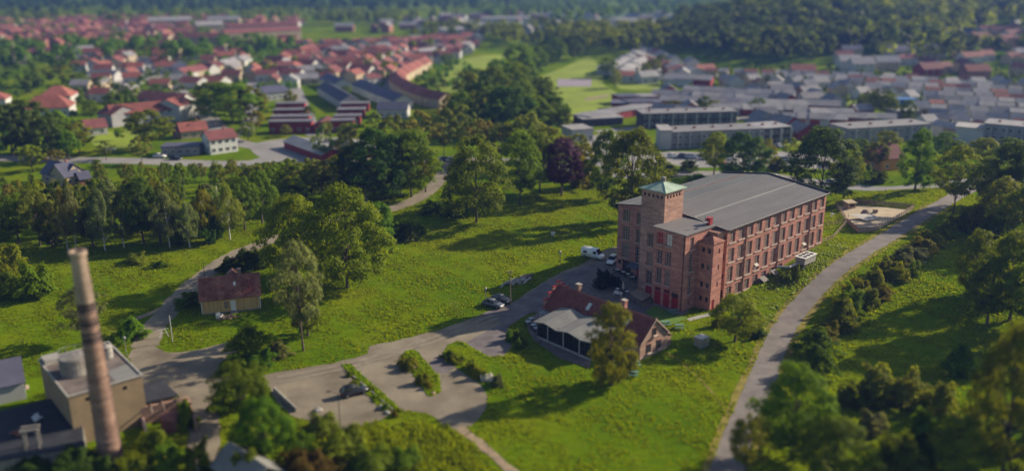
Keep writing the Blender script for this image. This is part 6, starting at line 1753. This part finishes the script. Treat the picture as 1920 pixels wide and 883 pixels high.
ph((1684, 206), (1716, 206), 6, 4.2, 4.2, 'w_blue', 'w_blue', label='bright blue shed among the pale row houses', flat=True, name='blue_shed', cat='shed')
row((1095, 232), (1205, 210), 5, 12, 9, 3, 3, ['w_brick', 'w_red'], ['r_grey'], 'of the low houses by the field corner', 'low red brown row house', flat=True, turn=0)
row((1160, 205), (1218, 204), 4, 11, 10, 3.4, 3.4, ['w_brick', 'w_red'], ['r_grey', 'r_slate'], 'of the brick houses right of the field', 'low brick row house', flat=True, turn=0)
row((1165, 194), (1214, 193), 4, 11, 10, 3.4, 3.4, ['w_brick', 'w_red'], ['r_grey', 'r_slate'], 'of the rear brick houses by the field', 'low brick row house', flat=True, turn=0)
for j, (a, b, n) in enumerate((((1232, 186), (1430, 196), 10), ((1250, 198), (1445, 206), 9), ((1290, 178), (1480, 188), 9), ((1330, 214), (1500, 216), 8), ((1430, 205), (1560, 208), 7), ((1240, 214), (1320, 222), 4), ((1480, 232), (1570, 236), 6), ((1590, 232), (1660, 234), 4), ((1500, 222), (1580, 224), 5))):
    row(a, b, n, 9.5, 7, 3.0, 4.6, ['w_red', 'w_brick', 'w_white'], ['r_grey', 'r_pale', 'r_pale'], 'of red walled row %s on the right' % FIRST[j + 1] if j < 9 else '', 'low red walled house', jit=.12, turn=0)
row((1135, 142), (1195, 112), 5, 14, 12, 4, 6, ['w_white'], ['r_pale', 'r_grey'], 'of the pale row above the field', 'pale row house', turn=0)
row((1158, 150), (1215, 118), 5, 14, 12, 4, 6, ['w_white'], ['r_pale', 'r_grey'], 'of the second pale row above the field', 'pale row house', turn=0)
row((1205, 120), (1300, 148), 7, 14, 11, 4, 6, ['w_white', 'w_brick'], ['r_pale', 'r_brown'], 'of the pale houses below the wooded hill', 'pale house', turn=0)
row((1262, 160), (1320, 162), 3, 14, 10, 4, 6, ['w_white', 'w_red'], ['r_pale', 'r_grey'], 'of the houses right of the strip field', 'pale house', turn=0)
for j in range(12):                                        # dense terraces of the right quarter
    y_ = 152 + 9.2 * j if j < 11 else 258
    x0 = (1320, 1400, 1560, 1640, 1700, 1725, 1732, 1735, 1738, 1742, 1745, 1748)[j]; x1 = (1640, 1760, 1860, 1920, 1950, 1960, 1965, 1970, 1970, 1970, 1970, 1800)[j]
    n = max(2, int((x1 - x0) / (25 + 1.2 * j)))
    row((x0, y_ - 6), (x1, y_ + 4), n, 5.6, 6, 4.2, 5.6, ['w_white', 'w_white', 'w_white', 'w_cream'], ['r_pale', 'r_pale', 'r_grey', 'r_pale', 'r_brown'], 'of the pale terrace line %s on the right' % (ordw(j + 1) if j else 'first'), 'pale terrace house', jit=.05, turn=0)
for px, py, c, r_, lab in [(1738, 146, 'w_red', 'r_red', 'larger red house at the foot of the wooded hill'), (1826, 150, 'w_brick', 'r_brown', 'smaller red house right of the larger one by the hill'), (1618, 90, 'w_white', 'r_grey', 'white house high on the wooded hill'),
                      (1680, 110, 'w_white', 'r_slate', 'white house with slate roof halfway up the hill'), (1750, 108, 'w_cream', 'r_slate', 'cream house right of the slate one on the hill'), (1510, 74, 'w_cream', 'r_brown', 'brown roofed house highest left on the hill'),
                      (1590, 130, 'w_white', 'r_pale', 'pale house at the left foot of the hill'), (1835, 72, 'w_cream', 'r_brown', 'long brown roofed house at the upper right'), (1862, 92, 'w_brick', 'r_red', 'reddish house at the upper right edge'),
                      (1660, 132, 'w_cream', 'r_pale', 'small cream house at the foot of the hill')]:
    x, y = gp(px, py); house_at(x, y, random.uniform(-.3, .3), 13, 9, 5.5, 8.5, c, r_, label=lab, win=3, floors=2)

# trees between the houses
K = 'of the trees among the red roofed streets'
for px, py, top, w, l in [(610, 152, 118, 28, 'l_dark'), (500, 134, 108, 26, 'l_mid'), (800, 172, 132, 40, 'l_mid'), (822, 170, 140, 30, 'l_mid'), (840, 122, 100, 30, 'l_mid'), (545, 200, 168, 26, 'l_yell'), (580, 226, 196, 24, 'l_mid'),
                          (650, 180, 160, 22, 'l_mid'), (690, 130, 104, 26, 'l_mid'), (535, 256, 232, 24, 'l_tan'), (660, 262, 228, 26, 'l_olive'), (650, 282, 230, 32, 'l_olive'), (612, 260, 226, 24, 'l_yell'), (720, 155, 130, 24, 'l_mid'), (480, 120, 98, 24, 'l_olive')]:
    ptree(px, py, top, w, 'round', l, key=K, look=LOOK[l] + ' tree', lod=2 if py < 180 else 1, group='trees among the red roofed streets')
K = 'of the trees among the right row houses'
for px, py, top, w, l in [(1650, 214, 170, 50, 'l_dark'), (1664, 220, 180, 40, 'l_mid'), (1630, 206, 174, 36, 'l_mid'), (1320, 220, 182, 30, 'l_olive'), (1340, 212, 190, 24, 'l_olive'), (1420, 212, 186, 28, 'l_mid'), (1438, 162, 142, 12, 'l_dark'),
                          (1462, 162, 138, 14, 'l_dark'), (1486, 164, 144, 12, 'l_dark'), (1508, 166, 146, 12, 'l_dark'), (1335, 156, 140, 14, 'l_dark'), (1312, 156, 140, 16, 'l_dark'), (1152, 166, 132, 26, 'l_tan'), (1140, 145, 108, 36, 'l_mid'),
                          (1225, 145, 112, 34, 'l_mid'), (1210, 150, 120, 24, 'l_olive'), (1240, 130, 104, 30, 'l_mid'), (1262, 205, 190, 30, 'l_olive'), (1700, 228, 190, 30, 'l_olive'), (1712, 232, 222, 44, 'l_mid'), (1210, 228, 212, 14, 'l_dark')]:
    ptree(px, py, top, w, 'round', l, key=K, look=LOOK[l] + ' tree', lod=1, group='trees among the right row houses')
K = 'of the trees around the pale square'
for px, py, top, w, l in [(30, 165, 128, 60, 'l_mid'), (80, 160, 124, 60, 'l_olive'), (120, 160, 120, 50, 'l_olive'), (60, 175, 135, 50, 'l_dark'), (130, 135, 95, 40, 'l_dark'), (110, 132, 92, 40, 'l_mid'), (30, 128, 92, 40, 'l_dark'),
                          (150, 170, 135, 40, 'l_olive'), (195, 178, 140, 40, 'l_olive'), (175, 105, 75, 30, 'l_dark'), (255, 112, 78, 40, 'l_dark'), (285, 110, 72, 40, 'l_mid'), (310, 130, 86, 34, 'l_mid'), (305, 160, 120, 30, 'l_olive'),
                          (350, 118, 92, 36, 'l_olive'), (390, 120, 96, 34, 'l_mid'), (250, 190, 150, 36, 'l_mid'), (320, 104, 76, 34, 'l_dark'), (440, 110, 84, 36, 'l_olive'), (480, 96, 70, 32, 'l_olive'), (330, 180, 148, 30, 'l_olive'), (5, 180, 140, 40, 'l_mid')]:
    ptree(px, py, top, w, 'broad', l, key=K, look=LOOK[l] + ' tree', lod=2, group='trees around the pale square')

# the many small far houses beyond the ones built singly: one mass of roofs and walls
def far_roofs(name, poly, n, label, rms, wms, seed, hr_=(3.2, 5), size=(8, 12)):
    r = np.random.default_rng(seed); P = np.array([gp(*q) for q in poly]); lo, hi = P.min(0), P.max(0); mb = MB(); k = 0; tries = 0; used = []
    while k < n and tries < n * 60:
        tries += 1
        x, y = r.uniform(lo[0], hi[0]), r.uniform(lo[1], hi[1])
        if not inside(P, np.array([x]), np.array([y]))[0]: continue
        if any((x - a) ** 2 + (y - b_) ** 2 < (c + 6) ** 2 for a, b_, c in TOWN) or any((x - a) ** 2 + (y - b_) ** 2 < 110 for a, b_ in used): continue
        used.append((x, y)); k += 1
        L, D, hw = r.uniform(*size), r.uniform(6.5, 8.5), r.uniform(*hr_); hr2 = hw + D * .32; a = r.choice([.15, .15 + math.pi / 2]) + r.normal(0, .2); ca, sa = math.cos(a), math.sin(a); z = H1(x, y)
        T = lambda p: (x + p[0] * ca - p[1] * sa, y + p[0] * sa + p[1] * ca, z + p[2]); l, d = L / 2, D / 2; wi, ri = int(r.integers(len(wms))), len(wms) + int(r.integers(len(rms)))
        mb.quad(*[T(q) for q in ((-l, -d, -.5), (l, -d, -.5), (l, -d, hw), (-l, -d, hw))], m=wi); mb.quad(*[T(q) for q in ((l, d, -.5), (-l, d, -.5), (-l, d, hw), (l, d, hw))], m=wi)
        mb.quad(*[T(q) for q in ((l, -d, -.5), (l, d, -.5), (l, d, hw), (l, 0, hr2), (l, -d, hw))], m=wi); mb.quad(*[T(q) for q in ((-l, d, -.5), (-l, -d, -.5), (-l, -d, hw), (-l, 0, hr2), (-l, d, hw))], m=wi)
        o_ = .4; mb.quad(*[T(q) for q in ((-l - o_, -d - o_, hw - .1), (l + o_, -d - o_, hw - .1), (l + o_, 0, hr2 + .1), (-l - o_, 0, hr2 + .1))], m=ri); mb.quad(*[T(q) for q in ((l + o_, d + o_, hw - .1), (-l - o_, d + o_, hw - .1), (-l - o_, 0, hr2 + .1), (l + o_, 0, hr2 + .1))], m=ri)
        for s in (-1, 1):
            for i in (-.28, .28): mb.quad(*[T(q) for q in ((l * 2 * i - .6, s * (d + .03), .9), (l * 2 * i + .6, s * (d + .03), .9), (l * 2 * i + .6, s * (d + .03), 2.2), (l * 2 * i - .6, s * (d + .03), 2.2))], m=len(wms) + len(rms))
        TOWN.append((x, y, L * .5))
    return tag(part(name, mb, [M[q] for q in wms] + [M[q] for q in rms] + [M['glass']]), label, 'houses', kind='stuff')
far_roofs('far_houses', [(455, 150), (600, 88), (900, 74), (880, 100), (740, 150), (600, 175)], 95, 'small red roofed houses filling the streets of the far middle', ['r_terracotta', 'r_red', 'r_red', 'r_grey'], ['w_white', 'w_white', 'w_cream'], 31)
far_roofs('far_houses', [(-20, 95), (-20, 42), (340, 40), (560, 42), (560, 90), (330, 96)], 190, 'mass of red brown houses of the far upper left', ['r_red', 'r_brown', 'r_terracotta'], ['w_brick', 'w_white', 'w_cream'], 32, (4, 7), (10, 16))
far_roofs('far_houses', [(1175, 212), (1240, 180), (1480, 172), (1700, 240), (1740, 258), (1500, 258), (1240, 225)], 90, 'small grey and red row houses between the right blocks', ['r_grey', 'r_pale', 'r_grey'], ['w_red', 'w_white', 'w_brick'], 33, (2.6, 3.4), (8, 11))
far_roofs('far_houses', [(1300, 158), (1560, 150), (1960, 170), (1960, 262), (1745, 262), (1700, 200)], 170, 'small pale houses filling the right quarter', ['r_pale', 'r_pale', 'r_grey', 'r_grey', 'r_brown'], ['w_white', 'w_white', 'w_cream'], 34, (3, 4.4), (5, 7.5))
far_roofs('far_houses', [(1130, 150), (1200, 98), (1330, 140), (1260, 165)], 30, 'small pale houses beyond the strip field', ['r_pale', 'r_grey', 'r_brown'], ['w_white'], 35)
far_roofs('far_houses', [(140, 215), (150, 110), (470, 100), (480, 160), (330, 170)], 45, 'scattered houses around the pale square', ['r_red', 'r_grey', 'r_terracotta'], ['w_white', 'w_cream'], 36)
far_roofs('far_houses', [(620, 60), (900, 30), (1320, 34), (1300, 56), (1000, 70)], 70, 'scattered houses of the farthest valley floor', ['r_red', 'r_grey', 'r_pale'], ['w_white', 'w_brick'], 37, (4, 7), (12, 20))
far_roofs('far_houses', [(1420, 120), (1500, 60), (1920, 50), (1920, 150), (1700, 140)], 26, 'scattered houses in the wood of the right hill', ['r_red', 'r_slate', 'r_brown'], ['w_white', 'w_cream'], 38, (4, 6), (10, 14))

# ------------------------------------------------------------------ far woods (masses nobody could count)
def wood(name, pts, n, hr_, leaf_m, label, world=True, per=70, sz=1.5, seed=1, clear=True):
    r = np.random.default_rng(seed); P = np.array(pts); lo, hi = P.min(0), P.max(0); X, Y = [], []
    while len(X) < n:
        x = r.uniform(lo[0], hi[0], 400); y = r.uniform(lo[1], hi[1], 400); ok = inside(P, x, y)
        if clear:
            for (tx_, ty_, tr_) in TOWN: ok &= (x - tx_) ** 2 + (y - ty_) ** 2 > (tr_ + 5) ** 2
        X += list(x[ok]); Y += list(y[ok])
    X, Y = np.array(X[:n]), np.array(Y[:n]); Z = hgt(X, Y)
    hh = r.uniform(*hr_, n); ww = hh * r.uniform(.5, .75, n)
    # clumps of leaves on each crown
    d = r.normal(size=(n, per, 3)); d /= np.linalg.norm(d, axis=2, keepdims=True); d[..., 2] = np.where(d[..., 2] < -.45, -d[..., 2], d[..., 2])
    lump = 1 + .2 * np.sin(d[..., 0] * 6 + X[:, None]) * np.cos(d[..., 1] * 5 + Y[:, None])
    rad = np.stack([ww / 2, ww / 2, hh * .42], 1)[:, None, :]
    pos = np.stack([X, Y, Z + hh * .55], 1)[:, None, :] + d * rad * (lump * r.uniform(.72, 1, (n, per)))[..., None]
    nrm = d + r.normal(size=d.shape) * .35 + np.array([0, 0, .2])
    me = leaf_mesh(name, pos.reshape(-1, 3), nrm.reshape(-1, 3), np.repeat(sz * r.uniform(.8, 1.2, n), per), r); me.materials.append(leaf_m)
    return tag(link(name, me), label, 'wood', kind='stuff')
wood('far_wood', [(150, 545), (230, 560), (330, 520), (600, 560), (800, 800), (600, 1150), (300, 1150), (170, 900), (110, 640)], 1500, (12, 19), M['l_dark'], 'dark wood covering the hill at the upper right', seed=3)
wood('far_wood', [(140, 560), (330, 540), (600, 600), (600, 1000), (300, 1000), (150, 700)], 500, (13, 20), M['l_mid'], 'lighter crowns mixed into the hill wood', seed=4)
wood('far_wood', [(-900, 1120), (-60, 1180), (40, 1500), (-100, 2300), (-1200, 2300)], 1900, (12, 19), M['l_dark'], 'dark far wood along the upper left skyline', per=45, sz=2.2, seed=5)
wood('far_wood', [(-420, 960), (-120, 960), (-60, 1120), (-700, 1130), (-700, 980)], 260, (10, 16), M['l_olive'], 'olive belt of trees behind the far red quarter', per=55, sz=1.7, seed=6)
wood('far_wood', [(-90, 720), (0, 690), (40, 700), (60, 900), (-80, 900)], 110, (9, 15), M['l_olive'], 'belt of trees above the red roofed streets', per=60, seed=7)
wood('far_wood', [(35, 640), (70, 600), (120, 610), (125, 760), (40, 820)], 150, (11, 17), M['l_mid'], 'belt of trees beyond the playing field', per=60, seed=8)
wood('far_wood', [(-320, 560), (-190, 600), (-160, 720), (-420, 760), (-420, 600)], 120, (9, 14), M['l_mid'], 'scattered trees of the far left gardens', per=60, seed=9)
wood('far_wood', [(60, 1500), (1200, 1300), (1600, 2600), (-200, 2600)], 2600, (12, 18), M['l_dark'], 'far belts of wood along the upper right skyline', per=34, sz=2.6, seed=10)
wood('far_wood', [(-100, 2700), (-1800, 2600), (-2200, 4200), (2200, 4200), (1800, 2700)], 2600, (14, 22), M['l_dark'], 'most distant wood on the skyline', per=22, sz=4.5, seed=11)
wood('far_wood', [(135, 590), (190, 570), (290, 590), (340, 700), (320, 860), (180, 860), (120, 700)], 420, (13, 19), M['l_dark'], 'dense dark wood on the rounded hill at the upper right', seed=17)
wood('far_wood', [(-20, 980), (130, 930), (420, 1000), (420, 1450), (60, 1480), (-60, 1300)], 420, (9, 15), M['l_mid'], 'broken belts of trees across the far valley floor', per=40, sz=2, seed=18)
wood('garden_trees', [(-110, 430), (-20, 440), (-10, 520), (-100, 700), (-230, 720), (-190, 480)], 140, (3, 6), M['l_mid'], 'small garden trees and hedges between the red roofed houses', per=50, sz=.8, seed=12)
wood('garden_trees', [(60, 330), (230, 330), (300, 420), (330, 500), (120, 540), (70, 420)], 260, (2, 4.5), M['l_olive'], 'small garden trees and hedges between the right row houses', per=40, sz=.7, seed=13)
wood('garden_trees', [(-320, 330), (-130, 320), (-140, 420), (-200, 560), (-420, 620), (-420, 400)], 200, (3, 7), M['l_olive'], 'small trees and hedges among the left town houses', per=50, sz=.9, seed=14)

wood('garden_trees', [gp(*q) for q in ((-20, 96), (-20, 44), (560, 44), (560, 92), (300, 98))], 330, (5, 10), M['l_mid'], 'small trees between the houses of the far upper left', per=40, sz=1.4, seed=15)
wood('garden_trees', [gp(*q) for q in ((450, 150), (600, 90), (880, 78), (880, 100), (740, 150), (600, 175))], 150, (4, 8), M['l_olive'], 'small trees between the far red roofed streets', per=40, sz=1.1, seed=16)

# ------------------------------------------------------------------ tall grass and weeds (stuff)
def grass(name, poly_px, n, h, wdt, m, label, seed, blades=3, block=True, world=None):
    r = np.random.default_rng(seed); P = np.array([gp(*p) for p in poly_px] if world is None else world); lo, hi = P.min(0), P.max(0)
    x = r.uniform(lo[0], hi[0], n); y = r.uniform(lo[1], hi[1], n); ok = inside(P, x, y)
    for bl_ in (BLOCK if block else ()):
        B = np.array(bl_); sel = ok & (x > B[:, 0].min()) & (x < B[:, 0].max()) & (y > B[:, 1].min()) & (y < B[:, 1].max())
        if sel.any(): idx = np.where(sel)[0]; ok[idx[inside(B, x[idx], y[idx])]] = False
    cl = np.sin(x * .31 + 1.3 * np.sin(y * .23)) * np.sin(y * .27 + 1.1 * np.sin(x * .19)) + .5 * np.sin(x * .9 + y * .7)
    ok &= r.uniform(-1.2, 1.3, n) < cl + .35
    x, y, cl = x[ok], y[ok], cl[ok]; k = len(x)
    z = hgt(x, y); a = r.uniform(0, 2 * np.pi, (k, blades)); hh = (h * r.uniform(.5, 1.3, k) * (.85 + .25 * np.clip(cl, -1, 1)))[:, None]
    w = wdt * r.uniform(.6, 1.3, (k, blades)); ca, sa = np.cos(a), np.sin(a); ox = r.normal(0, wdt * .8, (k, blades)); oy = r.normal(0, wdt * .8, (k, blades))
    cx0, cy0 = x[:, None] + ox, y[:, None] + oy; tilt = r.normal(0, .35, (2, k, blades)) * hh
    z0 = np.repeat(z[:, None], blades, 1)
    v = np.stack([np.stack([cx0 - ca * w, cy0 - sa * w, z0 - .03], -1), np.stack([cx0 + ca * w, cy0 + sa * w, z0 - .03], -1), np.stack([cx0 + tilt[0], cy0 + tilt[1], z0 + hh], -1)], 2).reshape(-1, 3)
    n3 = len(v) // 3; me = bpy.data.meshes.new(name)
    me.vertices.add(len(v)); me.vertices.foreach_set('co', v.astype(np.float32).ravel()); me.loops.add(len(v)); me.loops.foreach_set('vertex_index', np.arange(len(v), dtype=np.int32))
    me.polygons.add(n3); me.polygons.foreach_set('loop_start', np.arange(0, len(v), 3, dtype=np.int32)); me.update(calc_edges=True); me.materials.append(m)
    return tag(link(name, me), label, 'grass', kind='stuff')
MEAD = [(-40, 900), (-40, 440), (500, 400), (760, 340), (1000, 345), (1200, 360), (1760, 340), (1960, 420), (1960, 905)]
grass('meadow_grass', MEAD, 210000, .30, .16, M['l_grass'], 'long sunlit grass tufts over the meadow', 21)
grass('dry_stalks', MEAD, 3500, .4, .08, M['l_dry'], 'pale dry stalks scattered in the meadow', 22)
grass('meadow_weeds', [(560, 800), (700, 790), (860, 800), (960, 905), (540, 905)], 6000, .7, .28, M['l_mid'], 'rank weeds below the gravel car park', 23)
grass('meadow_weeds', [(1360, 575), (1420, 540), (1560, 450), (1600, 460), (1530, 520), (1470, 580), (1430, 640)], 4500, .42, .2, M['l_pale'], 'grey green weeds on the bank below the long facade', 24)

for q, isl in enumerate(([(642, 684), (656, 682), (700, 722), (748, 764), (732, 778), (690, 742)], [(752, 670), (776, 655), (800, 680), (822, 706), (826, 736), (806, 744), (786, 716)],
            [(832, 657), (858, 639), (900, 660), (950, 690), (962, 722), (930, 738), (880, 706), (846, 682)])):
    grass('island_grass', isl, 1600, .42, .16, M['l_grass'], 'rough grass on the %s planted island of the car park' % ('left', 'middle', 'right')[q], 40 + q, block=False)
# ------------------------------------------------------------------ air
hz_m = bpy.data.materials.new('haze'); hz_m.use_nodes = True; nt = hz_m.node_tree
for n_ in list(nt.nodes):
    if n_.type == 'BSDF_PRINCIPLED': nt.nodes.remove(n_)
pv_ = nt.nodes.new('ShaderNodeVolumePrincipled'); pv_.inputs['Color'].default_value = (.20, .36, 1, 1); pv_.inputs['Density'].default_value = .00016; pv_.inputs['Anisotropy'].default_value = .2
nt.links.new(pv_.outputs[0], nt.nodes['Material Output'].inputs['Volume'])
b = MB(); b.box(-5200, 5200, -500, 7500, -3, 70)
hz = part('haze', b, hz_m); hz['kind'] = 'stuff'; hz['label'] = 'thin blue haze in the air over the valley'

write_zone_labels()
